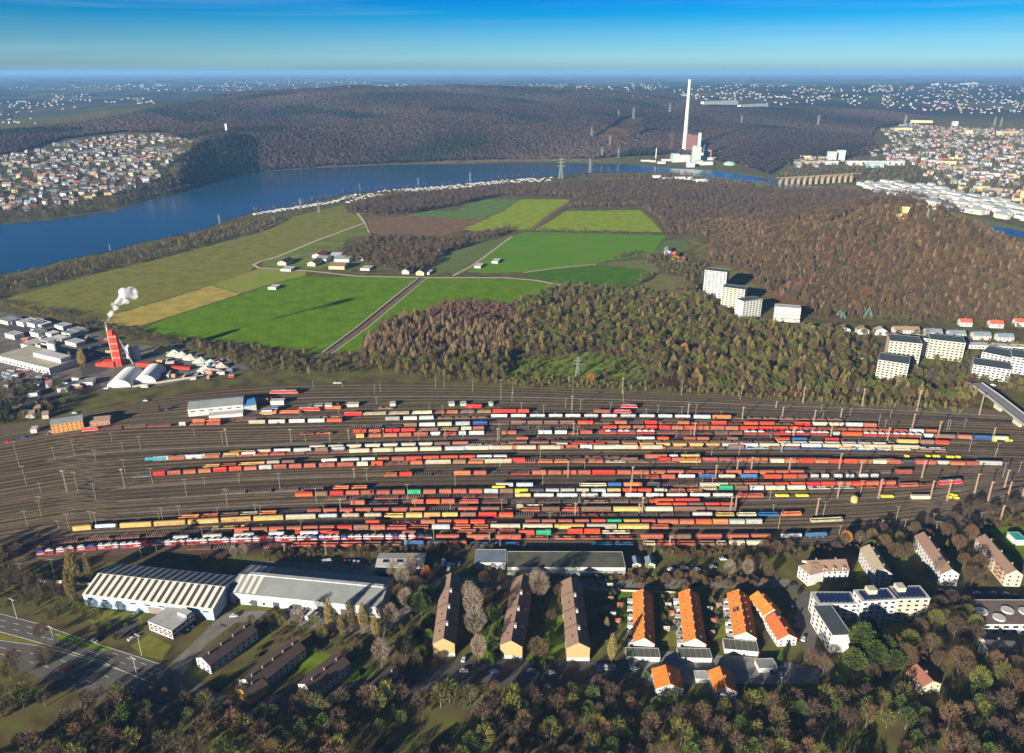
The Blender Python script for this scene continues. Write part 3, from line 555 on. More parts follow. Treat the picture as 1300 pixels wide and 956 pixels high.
# ------------------------------------------------------------ wagons: rows read off the photograph
# each row: (reference point x, y on the row) and runs "type+colour x0 x1 [count]"
ROWS = [
 ((795,517.5), "LR 787 810"),
 ((620,517.5), "Pn 480 500 1;CR 591 612"),
 ((437,527.5), "CR 437 461;Oc 461 491;Oc 493 520;Oc 523 549;Or 552 565;Or 566 582;On 584 603;On 605 624;CR 625 656;CR 657 672;Cr 753 775;LR 778 802"),
 ((300,534.5), "Oo 242 262;Oo 262 281;Fr 300 327;Fr 355 380;Fr 382 407;Pc 409 435"),
 ((104,548), "LR 104 127;Fr 128 156;Fr 158 187;Fr 187 218;Cw 228 237;Or 242 261;Or 262 281;Cc 316 338;Cw 341 363;Cw 367 388;Cw 391 413;CR 415 435;Cg 489 508;Cw 512 530;Cs 532 551;Pn 555 620 3;Tw 623 645;Tw 648 669;Ts 672 693;Tw 696 715;Tw 717 738;Tw 741 760;Tw 763 784;Ts 787 808;Ts 811 832;Tw 835 854;Tw 856 877;Cs 880 902;Co 904 928;Pn 930 945;Pn 948 1070 6"),
 ((650,538.6), "Fk 444 487 2;Pk 489 511;Cn 512 530;Cs 532 553;Cc 555 574;Cs 578 597;Cb 600 619;Fn 621 647;Cn 648 668;Cn 669 689;Cn 690 709;Cn 710 730;CR 733 753;Pn 754 779;Cr 780 796;Fk 798 817;CR 818 834;Pr 835 858;Cr 860 875;Pr 877 902;CR 903 922;Pn 924 943;CR 944 962;CR 964 983;Pn 984 1007;CR 1008 1028;Hc 1030 1050;Hc 1051 1071;Cw 1073 1095;Cr 1096 1112"),
 ((650,545), "Pr 380 400;Pr 401 423;CR 448 465;Cr 468 484;CR 489 508;CR 509 528;On 531 557;On 559 583;Cc 585 599;Cr 600 615;Fk 621 700 3;Fn 703 762 3;CR 765 783;Cr 785 801;Cr 803 818;CR 819 834;CR 836 851;Cr 852 867;CR 868 884;Cr 885 900;Cr 901 920;Cr 920 937;CR 939 962;CR 963 980;CR 981 1000;CR 1002 1017;Or 1018 1153 7;Cs 1154 1172;Cr 1174 1189"),
 ((650,551), "Cy 452 463;Cr 468 485;Cr 487 505;Cr 506 523;Cr 525 544;Hw 546 560;Or 562 580;Cs 582 592;Cs 595 615;Fk 617 635;Cr 636 656;Fk 658 682;Cs 683 701;Cw 704 720;Pr 721 735;Cr 736 752;KR 760 832 3;Fr 834 857;Fr 859 882;Pn 884 905;Fr 907 943 2;K 944 979 2;KR 981 1052 3;Hg 1055 1066;CR 1068 1094;K 1095 1170 4;Hs 1171 1184;Cn 1185 1212;Cr 1215 1233;Cb 1235 1257;Cc 1259 1279"),
 ((650,559.5), "Cr 655 671;Pn 672 690;Pn 692 710;Pk 715 805 4;Cw 808 831;CR 834 849;Pk 850 866;Cr 867 883;Cr 884 900;Pn 904 921;Cn 922 937;Pk 939 982 2;CR 984 1002;Cb 1004 1024;Pn 1026 1046;CR 1047 1064;Pn 1066 1136 3;Cy 1138 1165;Cn 1167 1185;CR 1187 1204"),
 ((650,564.3), "Hc 393 414;Hc 417 437;Hc 440 460;Hc 463 484;Hc 486 506;Hc 509 529;Hc 531 550;Cn 551 572;Cr 574 595;Fk 598 643 2;Gn 645 669;Gn 672 697;Gn 699 726;Gn 728 753;Gn 756 786;Gn 789 813;Gn 815 839;Gn 841 868;Gn 869 899;Gn 901 928;Gn 930 954;Gn 957 982;Hc 986 1003;Hc 1005 1024;Hc 1026 1044;Hc 1046 1065;Hc 1067 1086;Hc 1088 1105;Hc 1107 1124;Pr 1126 1140"),
 ((650,570.2), "Or 182 212 1;Tt 184 213;Cr 214 236;Cw 238 259;Cr 260 280;On 282 301;Or 303 322;Or 323 342;Or 343 363;Cc 443 470;Cc 473 500;Cc 501 531;Cc 533 561;Cs 565 591;Cc 594 621;Cc 624 651;Cc 655 681;Cc 685 712;Pk 714 750 2;Cc 753 781;Cc 783 810;Cc 813 841;Fk 845 868;Fk 870 893;Fk 895 920;Fb 922 980 2;Pb 984 1124 6;Pn 1126 1160;Pn 1162 1202"),
 ((300,576.7), "Oy 291 324;Cc 327 345;Cw 348 370;Cw 373 396;Cn 400 417;Hs 421 439;Oc 594 612;Oy 614 633;Oy 634 652;Pk 655 703 2;Cw 706 721;CR 725 746;CR 747 768;Fb 770 787;Hy 790 809;Hy 811 830;Hy 832 851;Hy 853 872;Hy 874 893;Hy 895 914;Cs 916 937;Cw 939 962;Cc 964 989;Cw 991 1015;Cw 1017 1042;Cc 1044 1067;Cw 1069 1094;Cc 1096 1131;Cc 1132 1166;Pw 1167 1200"),
 ((195,584.8), "Cw 195 221;Cw 225 252;Cw 255 281;Cy 284 305;Cw 307 326;Fr 329 356;Fr 359 388;Fr 389 418;Fr 419 446;Fr 448 475;Fr 476 505;Fr 506 533;Fr 535 562;Cr 564 580;Cs 582 603;Cs 606 627;Cr 629 646;Cr 647 663;Cr 664 681;Cr 682 698;Cr 700 716;Cr 718 734;Cs 736 752;Cn 754 769;Cs 771 787;CR 789 806;Or 809 845;Pr 846 882;Pr 884 908;Pr 910 920;Cn 924 944;Ps 945 975;On 976 1015;Pn 1017 1062;Oy 1064 1086;Oc 1088 1110;Oc 1113 1131;Oc 1133 1155"),
 ((650,586.3), "Pn 480 594 5;Cn 596 617;Cn 618 638;CR 640 667;Fk 669 697;Fk 699 727;Fk 729 757;Fk 759 786;Cn 788 810;Pk 811 833;CR 834 851;Cr 852 870;Cr 871 890;Cr 891 911;Cr 912 932;Cr 934 954;Cr 956 974;Cr 976 994;Cr 996 1017;Cr 1018 1036;Cr 1037 1053;Oy 1054 1079;Pk 1080 1113;Cr 1114 1135;Fr 1138 1158;Cr 1160 1183;Fr 1185 1210;Fr 1212 1237;Cg 1238 1271"),
 ((300,592), "Oy 258 280;Or 281 301;Oy 303 337;Cc 339 356;Cn 358 375;Cw 408 429;Cw 433 457;Cw 459 477;Cr 479 495;Cr 497 514;CR 515 536;CR 537 558;CR 559 582;CR 583 604;Cw 605 625;Cw 626 644;Pk 646 740 4;Pn 742 815 3;Cr 818 847;Ts 849 861;Cy 864 888;Pk 890 975 4"),
 ((195,604.3), "Fg 168 193;CR 194 211;Cr 213 231;Cr 233 250;Cr 252 269;CR 271 289;CR 291 308;Cr 310 327;Cw 329 346;Cr 347 365;Cr 367 384;Cr 386 402;Cr 405 426;Cr 428 450;Cc 453 468;CR 471 487;Fr 489 519;Cr 521 537;Cc 540 573;Cn 575 592;Oo 594 614;Cc 615 650;FR 653 681;Or 682 702;Or 703 721;Or 725 744;Or 746 766;Pc 768 795;Pn 797 825;Pn 827 860;Oy 862 890;Fk 892 945 2;Pn 947 974;Cc 977 996;Cr 996 1014;CR 1015 1033;Cr 1034 1051;CR 1052 1069;CR 1071 1088;Cr 1089 1106;Cc 1107 1125;Cr 1127 1143;Hk 1144 1160;Cr 1161 1187;Hg 1188 1204;Cr 1205 1224;Cr 1225 1242"),
 ((650,602.3), "Or 487 505;CR 507 524;Fk 526 549;Fk 551 574;Co 576 598;Cr 601 618;Fk 623 646;FR 648 673;Cr 675 694;Cr 695 713;Cr 714 732;Cr 733 750;CR 751 781;Cr 783 801;Cr 803 824;Cr 826 845;Cr 846 868;Or 870 920 2;Cr 921 941;Cr 944 962;Cr 963 983;Cr 984 1001;Cr 1002 1020;Fk 1022 1133 4;Cr 1136 1157"),
 ((870,607.3), "Or 819 837;Cr 839 857;Tw 860 883;Tb 886 909;Tc 911 934;Tb 939 962;CR 969 992;CR 994 1011;Cr 1012 1024;Tw 1028 1039;Tw 1042 1052;Tw 1058 1069;Tw 1073 1084;Tw 1089 1102;Tw 1104 1115"),
 ((920,612.6), "Pr 890 930;Pr 932 962;Pn 964 992;Fk 994 1022;Fk 1024 1060"),
 ((650,618.3), "Fn 280 313;Fn 315 346;Fn 350 380;Fn 382 412;Oo 423 444;Oo 446 467;Cw 629 652;Cs 655 677;Oc 735 770;Cb 771 789;Co 791 815;Tk 820 839;Fk 840 862;Fr 864 886;Cc 888 924;Cn 925 943;Cr 944 962;Cr 963 981;CR 983 1001;CR 1003 1021;CR 1022 1041;CR 1041 1060;Cr 1061 1080;CR 1081 1097;Cr 1098 1115;Cr 1117 1136"),
 ((650,622.2), "Cl 624 642;Pc 644 667;Fk 669 690;Fg 692 715;Fk 717 735;Oc 887 910;Ce 912 930;Cn 932 949;Cs 951 969;Cc 971 996;Cc 999 1022;Pg 1025 1085 2;Pr 1088 1112;Pr 1114 1140;Or 1141 1165;Pr 1166 1189;LR 1190 1221"),
 ((380,630), "CR 375 398;Cn 400 417;CR 419 437;Cr 439 457;Cr 458 476;Cr 478 496;Cr 498 515;Ce 517 535;Cr 537 554;Cr 557 574;Cr 575 593;Cr 595 613;Cg 614 633;Cn 634 652;Cl 653 671;Ck 672 691;Cg 692 710;Cg 711 730;Cc 731 748;Cs 750 769;Cy 770 788;CR 790 808;CR 809 827;Cc 830 847;Or 849 870;Or 872 892"),
 ((650,631.7), "Fr 413 441;Fk 443 473;Fr 475 507;Fr 509 539;Fr 542 572;Fr 574 605;Fr 606 633;Fk 634 652;Ty 653 675;Tw 677 704;Ts 706 734;Tw 737 760;Tw 763 789;Tw 793 817;Tw 819 843;Tw 845 873;Tw 875 902;Tw 904 931;Or 936 969"),
 ((600,638.8), "Cr 445 464;Pk 469 507 2;Cr 522 539;CR 541 559;Cr 560 578;Or 583 608;Fr 612 645;Fk 648 680;Fn 682 712;Fk 714 739;Pn 740 773;Fn 774 798;Fn 800 822;FR 824 824;CR 824 855;CR 856 888;Pn 889 922"),
 ((650,644), "Pc 655 690;Pn 692 735 2;Pn 740 830 4;CR 832 853;CR 853 872;Cn 873 893;CR 894 913;CR 914 932"),
 ((650,649), "Oo 227 254;Oo 256 278;On 280 304;Oc 305 329;Oo 329 352;Fk 355 388;Cr 390 409;Cr 411 429;Cr 431 449;Hr 451 496 2;Hr 497 542 2;Fk 544 579;Cr 581 607;Cn 610 635;Pr 637 659;Or 661 686;Cn 687 711;Or 713 736;Cn 737 776;Cy 778 816;Cc 817 854;Cn 855 895;Cn 896 934"),
 ((650,656), "Cy 93 118;Ts 121 150;Cy 153 194;Cy 196 237;Cy 239 279;Cy 281 320;Cy 322 361;Cc 363 402;Ts 404 430;Tc 434 458;Tc 462 486;Oy 488 513;Cy 515 537;Cy 538 560;Cy 561 582;Cn 584 605;CR 607 631;CR 633 652;Fk 654 679;Fn 682 708;Fn 709 736;Pr 737 760;Pn 761 785;Fk 786 836 2;Fn 837 876 2;Tw 878 905;Oy 908 932;Oc 935 960;Ob 962 988;Oo 991 1017"),
 ((650,665.2), "Py 269 303;Py 305 339;Py 340 375;Pn 377 407;Pn 408 442;CR 464 483;Pr 486 530 2;Cr 534 553;Cr 555 574;CR 576 595;CR 597 616;Pn 618 641;Pg 642 665;Cr 666 686;Cr 687 706;Cr 708 727;Cr 729 748;CR 750 769;Ce 770 789;Cy 791 812;Cr 813 832;Cr 834 861;Cr 862 881;CR 883 903;Co 904 924;Cg 925 945;Cg 946 967;Oc 1028 1069"),
 ((420,672.8), "Fr 45 64;Fr 71 101;Fr 109 141;Fr 148 179;Fr 186 217;Fk 224 254;Fk 264 296;Cr 298 318;Cr 320 341;Cr 342 362;Cr 364 384;Cr 385 405;Cr 406 426;CR 428 448;Cn 449 469;Cr 470 490;Or 491 517;Or 519 545;Cw 548 572;Or 575 598;Or 600 621;Cc 622 661;Cc 663 702;Cy 703 742;Cc 744 783;Cy 784 824;Or 826 849"),
 ((650,677.2), "CR 375 396;CR 398 423;Pn 510 575 2;Or 580 605;Or 607 630;Or 631 655;CR 720 740;CR 741 762;Pc 764 800"),
 ((430,680.5), "KW 220 242;KW 258 284;KW 297 325;KW 341 363;KW 381 406;CR 414 432;Cr 510 529;CR 658 679;Ce 680 700"),
 ((480,685.2), "K 47 70;K 72 96;K 98 124;K 126 152;K 154 180;K 182 208;K 210 236;K 238 264;K 266 292;K 294 320;K 322 348;K 350 376;K 378 404;K 406 432;K 434 460;K 462 488;K 490 516;K 518 550;Cr 553 584;Cr 592 623;Cr 628 662;Pr 667 695;Pr 703 731;Pr 737 765;Pr 773 804;Cr 812 842;Cn 850 877;Cr 884 916;Cr 923 950;Cr 953 978;Tw 990 1018;Tb 1021 1050"),
 ((480,693), "Fr 239 269;Fk 271 300;Fk 302 332;Fr 334 365;Or 370 404;Or 407 431;Or 432 460;On 462 485;On 487 511;Tb 512 540;Ck 542 568;Cr 570 593;Pb 597 625;Pb 627 660;Pb 750 778;Pb 780 805;Oc 816 832;Or 834 857;Or 859 883;On 885 907;Oc 909 922;Cc 925 945;Cc 947 970"),  # Pb flats: blue as seen in shade, put into their paint
]
COLS = {'r': ("rust red", (.33,.088,.044)), 'R': ("bright red", (.58,.045,.010)), 'w': ("white", (.54,.54,.50)), 'c': ("cream", (.46,.41,.27)), 'y': ("ochre yellow", (.47,.31,.09)),
        'b': ("blue", (.02,.10,.30)), 'n': ("brown", (.19,.105,.065)), 'g': ("grey", (.33,.35,.32)), 'e': ("green", (.02,.32,.15)), 's': ("pale steel", (.40,.49,.49)),
        'l': ("lime yellow", (.56,.58,.015)), 'o': ("orange", (.56,.17,.05)), 'k': ("dark", (.05,.045,.045)), 't': ("teal", (.01,.22,.26)), 'W': ("white sheeted", (.52,.54,.52)), '': ("red", (.45,.06,.05))}
KN = {'C': ("covered_wagon", "covered wagon"), 'T': ("tank_wagon", "tank wagon"), 'O': ("open_wagon", "open wagon"), 'H': ("hopper_wagon", "hopper wagon"), 'F': ("stake_wagon", "stake wagon"),
      'P': ("flat_wagon", "flat wagon"), 'G': ("timber_wagon", "ribbed wagon"), 'K': ("car_transporter", "car transporter"), 'L': ("locomotive", "locomotive")}
und_m = mat("wagon_underframe", (.055,.045,.04)); dark_in = mat("wagon_load", (.09,.06,.04), nscale=1, var=.4); glass_m = mat("dark_glass", (.02,.025,.03), rough=.15, spec=.5)
def paint(c):
    nm, col = COLS[c]; return mat("wagon_paint_"+nm.replace(" ", "_"), col, col2=tuple(v*.4+.015 for v in col), nscale=.5, rough=.7, rnd=.32, thr=(.3,.56))
def roofp(c):
    nm, col = COLS[c]; g = sum(col)/3; q = tuple(.5*v+.5*(.25+.25*g) for v in col) if c in 'wcgs' else tuple(.85*v+.15*.10 for v in col)
    return mat("wagon_roof_"+nm.replace(" ", "_"), q, nscale=.6, rough=.8, rnd=.2)
WP = {}
def underframe(L):
    mb = MB(); mb.box(-L/2, L/2, -1.25, 1.25, .95, 1.2)
    for s in (-1, 1):
        x = s*(L/2-2.4 if L > 11 else L/2-1.8)
        for dx in (-.9, .9):
            for y in (-.8, .8): mb.add([(x+dx+.46*math.cos(a*math.pi/4), y+o_, .72+.46*math.sin(a*math.pi/4)) for o_ in (-.07, .07) for a in range(8)], [(i, (i+1) % 8, 8+(i+1) % 8, 8+i) for i in range(8)]+[tuple(range(8)), tuple(range(8, 16))])
        mb.box(x-1.4, x+1.4, -.95, .95, .6, .93); mb.box(s*L/2-.25+s*.25, s*L/2+.25+s*.25, -.9, -.6, .9, 1.15); mb.box(s*L/2-.25+s*.25, s*L/2+.25+s*.25, .6, .9, .9, 1.15)
    return mb
def wagon_proto(ty, c, L):
    key = (ty, c, L)
    if key in WP: return WP[key]
    pm = paint(c); rm = roofp(c); a = L/2-.35; parts = [("underframe", underframe(L).mesh("underframe", und_m))]; mb = MB()
    if ty == 'C':
        mb.box(-a, a, -1.4, 1.4, 1.2, 3.35); n = max(3, int(L/3.2))
        for i in range(n+1):
            x = -a+2*a*i/n
            for y in (-1.43, 1.43): mb.box(x-.08, x+.08, y-.05, y+.05, 1.15, 3.35)
        body = mb.mesh("body", pm); r = MB(); pr = [(-1.48,3.36),(1.48,3.36),(1.40,3.75),(.95,4.12),(.35,4.28),(-.35,4.28),(-.95,4.12),(-1.40,3.75)]
        r.extr(pr, -a-.05, a+.05); parts.append(("roof", r.mesh("roof", [rm])))
    elif ty == 'T':
        pr = [(1.38*math.cos(t*math.pi/6), 2.75+1.38*math.sin(t*math.pi/6)) for t in range(12)]; pr2 = [(y*.7, 2.75+(z-2.75)*.7) for y, z in pr]
        mb.extr(pr, -a+.5, a-.5); n = 12
        for s in (-1, 1):
            x0, x1 = s*(a-.5), s*(a-.1); v = [(x0, y, z) for y, z in pr]+[(x1, y, z) for y, z in pr2]; mb.add(v, [(i, (i+1) % n, n+(i+1) % n, n+i) for i in range(n)]+[tuple(range(n, 2*n))])
        body = mb.mesh("tank", pm); q = MB(); q.box(-.9, .9, -.5, .5, 4.1, 4.3); q.box(-a+1, -1, -.25, .25, 4.08, 4.18); q.box(1, a-1, -.25, .25, 4.08, 4.18)
        for x in (-a*.6, 0, a*.6): q.box(x-.12, x+.12, -1.42, 1.42, 1.2, 1.75)
        parts.append(("walkway", q.mesh("walkway", mat("steel_grey", (.3,.3,.3)))))
    elif ty == 'O':
        for y in (-1.45, 1.33): mb.box(-a, a, y, y+.12, 1.2, 3.0)
        for x in (-a, a-.12): mb.box(x, x+.12, -1.33, 1.33, 1.2, 3.0)
        n = max(5, int(L/2))
        for i in range(n+1):
            x = -a+2*a*i/n
            for y in (-1.5, 1.44): mb.box(x-.07, x+.07, y, y+.06, 1.2, 3.02)
        body = mb.mesh("body", pm); q = MB(); v = []; fs = []; m_ = 12; rr = random.Random(len(WP))
        for i in range(m_+1):
            for j in range(4): v.append((-a+.12+(2*a-.24)*i/m_, -1.33+2.66*j/3, 1.5+(.9*rr.random() if 0 < j < 3 else .2)))
        fs = [(i*4+j, i*4+4+j, i*4+5+j, i*4+1+j) for i in range(m_) for j in range(3)]; q.add(v, fs); parts.append(("load", q.mesh("load", dark_in)))
    elif ty == 'H':
        pr = [(-1.2,1.4),(1.2,1.4),(1.48,2.3),(1.48,3.3),(-1.48,3.3),(-1.48,2.3)]; mb.extr(pr, -a+1.3, a-1.3)
        for s in (-1, 1): mb.add([(s*(a-1.3),-1.2,1.5),(s*(a-1.3),1.2,1.5),(s*a,1.4,3.3),(s*a,-1.4,3.3),(s*(a-1.3),1.4,3.3),(s*(a-1.3),-1.4,3.3)], [(0,1,2,3),(1,4,2),(0,3,5),(2,4,5,3)])
        for i in range(6):
            x = -a+1.3+(2*a-2.6)*i/5
            for y in (-1.52, 1.46): mb.box(x-.06, x+.06, y, y+.06, 1.6, 3.3)
        body = mb.mesh("body", pm); r = MB(); r.extr([(-1.5,3.31),(1.5,3.31),(1.2,3.95),(.6,4.2),(-.6,4.2),(-1.2,3.95)], -a, a); parts.append(("roof", r.mesh("roof", rm)))
    elif ty == 'F':
        mb.box(-a, a, -1.4, 1.4, 1.2, 1.5); n = int(L/1.6)
        for x in (-a, a-.15): mb.box(x, x+.15, -1.4, 1.4, 1.5, 2.9)
        body = mb.mesh("deck", pm); q = MB()
        for i in range(n):
            x = -a+.8+(2*a-1.6)*i/(n-1)
            for y in (-1.35, 1.25): q.box(x-.1, x+.1, y, y+.14, 1.5, 3.3)
            q.box(x-.14, x+.14, -1.2, 1.2, 1.5, 1.75)
        parts.append(("stake_rack", q.mesh("stake_rack", mat("stake_steel", (.26,.20,.19) if c != 'k' else (.35,.33,.3), rnd=.4))))
    elif ty == 'P':
        mb.box(-a, a, -1.4, 1.4, 1.2, 1.55)
        for y in (-1.45, 1.37): mb.box(-a, a, y, y+.08, 1.2, 1.95)
        body = mb.mesh("deck", pm); q = MB()
        for i in range(5):
            if (i*7+int(L)) % 3 == 0: x = -a+(2*a)*(i+.5)/5; q = MB(); q.box(x-1.2, x+.9, -1.2, 1.2, 1.56, 1.9+.2*(i % 2)); parts.append(("load", q.mesh("load", dark_in)))
    elif ty == 'G':
        mb.box(-a, a, -1.3, 1.3, 1.2, 3.6)
        body = mb.mesh("body", pm); q = MB(); n = int(L/1.1)
        for i in range(n+1):
            x = -a+2*a*i/n; q.box(x-.18, x+.18, -1.5, 1.5, 1.2, 3.85)
        parts.append(("rib_cladding", q.mesh("rib_cladding", mat("rusty_ribs", (.28,.15,.08), nscale=.5, rnd=.3))))
    elif ty == 'K':
        mb.box(-a, a, -1.4, 1.4, 1.0, 1.25); mb.box(-a, a, -1.4, 1.4, 2.85, 3.0)
        for i in range(5):
            x = -a+.2+(2*a-.4)*i/4
            for y in (-1.45, 1.35): mb.box(x-.1, x+.1, y, y+.1, 1.2, 2.9)
            if i < 4:
                for y in (-1.42, 1.38): mb.bar((x,y,1.3), (x+(2*a-.4)/4, y, 2.8), .07)
        body = mb.mesh("decks", mat("transporter_red", (.5,.09,.07), rnd=.15))
        if c == 'W':
            q = MB(); q.extr([(-1.45,3.01),(1.45,3.01),(1.3,4.3),(.6,4.6),(-.6,4.6),(-1.3,4.3)], -a+.3, a-.3); parts.append(("cover_sheet", q.mesh("cover_sheet", paint('w'))))
    else:
        mb.extr([(-a,1.2),(a,1.2),(a,2.3),(a-1.0,3.9),(-a+1.0,3.9),(-a,2.3)][::-1], -1.45, 1.45, axis='y')
        body = mb.mesh("body", pm); r = MB(); r.box(-a+1.2, a-1.2, -1.1, 1.1, 3.9, 4.15); r.box(-1.5, 1.5, -.8, .8, 4.15, 4.5); parts.append(("roof", r.mesh("roof", mat("loco_roof", (.3,.3,.32)))))
        q = MB()
        for s in (-1, 1):
            q.add([(s*(a-.18),-1.1,2.75),(s*(a-.18),1.1,2.75),(s*(a-.68),1.1,3.55),(s*(a-.68),-1.1,3.55)], [(0,1,2,3)]); q.box(s*(a-1.9)-.5, s*(a-1.9)+.5, -1.48, 1.48, 2.5, 3.3)
        parts.append(("glazing", q.mesh("glazing", glass_m))); st = MB(); st.box(-a+.2, a-.2, -1.47, 1.47, 1.5, 1.75); parts.append(("stripe", st.mesh("stripe", paint('w'))))
    p = proto(KN[ty][0], KN[ty][1], body, parts, None, None); WP[key] = p; return p
# cars
car_cols = [((.6,.61,.62), "white"), ((.55,.57,.6), "silver"), ((.03,.03,.035), "black"), ((.10,.11,.13), "dark grey"), ((.03,.09,.28), "blue"), ((.5,.02,.02), "red")]
CARP = {}
def car(ci, p, rz, label, group=None):
    if ci not in CARP:
        col, nm = car_cols[ci]; m = mat("car_paint_"+nm.replace(" ", "_"), col, rough=.3, spec=.6, var=.03)
        b = MB(); b.extr([(-2.15,.35),(2.15,.35),(2.2,.75),(1.9,.92),(1.15,1.0),(-1.95,1.02),(-2.2,.8)][::-1], -.88, .88, axis='y')
        b.extr([(-1.75,1.0),(1.1,1.0),(.45,1.45),(-1.15,1.47)][::-1], -.76, .76, axis='y')
        g = MB()
        for y in (-.78, .78): g.add([(-1.5,y,1.03),(.85,y,1.03),(.40,y,1.38),(-1.05,y,1.40)], [(0,1,2,3)])
        g.add([(1.06,-.7,1.06),(1.06,.7,1.06),(.52,.68,1.43),(.52,-.68,1.43)], [(0,1,2,3)]); g.add([(-1.73,-.7,1.06),(-1.73,.7,1.06),(-1.22,.68,1.43),(-1.22,-.68,1.43)], [(0,3,2,1)])
        t = MB()
        for x in (-1.35, 1.35):
            for y in (-.82, .82): t.add([(x+.33*math.cos(k*math.pi/4), y+o_, .33+.33*math.sin(k*math.pi/4)) for o_ in (-.1, .1) for k in range(8)], [(i, (i+1) % 8, 8+(i+1) % 8, 8+i) for i in range(8)]+[tuple(range(8)), tuple(range(8, 16))])
        CARP[ci] = proto("car", "car", b.mesh("car_body", m), [("glazing", g.mesh("glazing", glass_m)), ("wheel_set", t.mesh("wheel_set", mat("rubber", (.02,.02,.02))))])
    return CARP[ci].put(p, rz, (1.06,1.1,1.12), label, group)
rw = random.Random(11)
rows = []
for (ox, oy), runs in ROWS:
    rows.append((row_t(ox, oy), runs))
rows.sort(key=lambda r: -r[0])
allts = [r[0] for r in rows]
# filler tracks between the occupied ones
full = sorted(allts+ts); fill = []
for a, b in zip(full, full[1:]):
    gap = b-a; sp_ = 3.3+1.4*(a-500)/190
    n = int(round(gap/sp_))
    for i in range(1, n): fill.append(a+gap*i/n)
for t in allts+ts+fill: track(t, bed=rw.randrange(3))
turnout_m = mat("turnout_sleepers", (.22,.17,.115), col2=(.12,.09,.055), nscale=.8, rough=1, spec=0)
alls = sorted(allts+ts+fill)
for col_, (xa, xb, t0, t1) in enumerate(((62,80,520,575),(92,108,520,600),(76,96,560,620),(96,120,555,610),(60,86,595,650),(100,126,590,640),(40,62,640,690),(1180,1200,600,660),(1225,1245,560,620),(1150,1175,640,680))):
    for k in range(len(alls)-1):
        if t0 < alls[k] < t1: ribbon("railway_turnout", [(xa+(k*7 % 11)*2, row_y(alls[k], xa+(k*7 % 11)*2)), (xb+6+(k*7 % 11)*2, row_y(alls[k+1], xb+6+(k*7 % 11)*2))], 1.7, .16, turnout_m)
for x_, y_ in ((370,564.0), (370,606.5), (370,624.2), (370,640), (490,503.5)):
    t = row_t(x_, y_); ribbon("walkway", [(x, row_y(t, x)) for x in np.arange(60 if y_ < 600 else 150, 900 if 600 < y_ < 620 else 1250, 20)] if y_ > 510 else [(x, row_y(t, x)) for x in range(300, 1300, 20)], 2.0 if y_ < 570 else 1.4, .32, slab_m)
NW = 0; CARS = 0
for ri, (t, runs) in enumerate(rows):
    seq = []
    for rn in runs.split(";"):
        q = rn.split(); ty = q[0][0]; c = q[0][1:] or ''; x0, x1 = float(q[1]), float(q[2]); n = int(q[3]) if len(q) > 3 else 1
        if x1-x0 < 3: continue
        for i in range(n): seq.append((x0+(x1-x0)*i/n, x0+(x1-x0)*(i+1)/n - (1 if n > 1 else 0), ty, c))
    seq.sort()
    for i in range(len(seq)-1):
        if seq[i][1] > seq[i+1][0]-.5: seq[i] = (seq[i][0], seq[i+1][0]-.6, seq[i][2], seq[i][3])
    cnt = 0; row_n = ri+1
    for x0, x1, ty, c in seq:
        if x1-x0 < 6: continue
        if ty == 'K' and c in 'R': c = ''
        A = gz(x0, row_y(t, x0)+.8, 0); B = gz(x1, row_y(t, x1)+.8, 0)
        d = B-A; L = d.length; Lb = min((9, 12, 14, 17, 20, 24), key=lambda q: abs(q-L)); p = (A+B)/2; rz = math.atan2(d.y, d.x); p.z = .02
        cnt += 1; NW += 1
        cn = COLS[c][0]; kn = KN[ty][1]
        if ty == 'L': cn = "red"
        lab = f"{cn} {kn}, {ordn(cnt)} from the left in the {ordn(row_n)} wagon row from the front"
        wagon_proto(ty, c, Lb).put(p, rz, ((L-.3)/Lb, 1, 1), lab, kn+"s standing in the rail yard")
        if ty == 'K':
            u = d.normalized(); nC = max(2, int(L/4.35))
            for deck in ((0,) if c == 'W' else (1,) if t < 600 else (0, 1)):
                for k in range(nC):
                    if deck == 0 and c != 'W' and k % 2: continue
                    CARS += 1; q = A+u*(L*(k+.5)/nC); q.z = 3.02 if deck else 1.27
                    ci = rw.choices(range(6), (13, 4, 2, 1, 2, .6))[0]
                    car(ci, q, rz+(math.pi if rw.random() < .5 else 0), f"{car_cols[ci][1]} new car on {'upper' if deck else 'lower'} deck of a red transporter in wagon row {row_n}", f"new cars on the {'upper' if deck else 'lower'} transporter decks")
print("WAGONS", NW, "CARS", CARS)
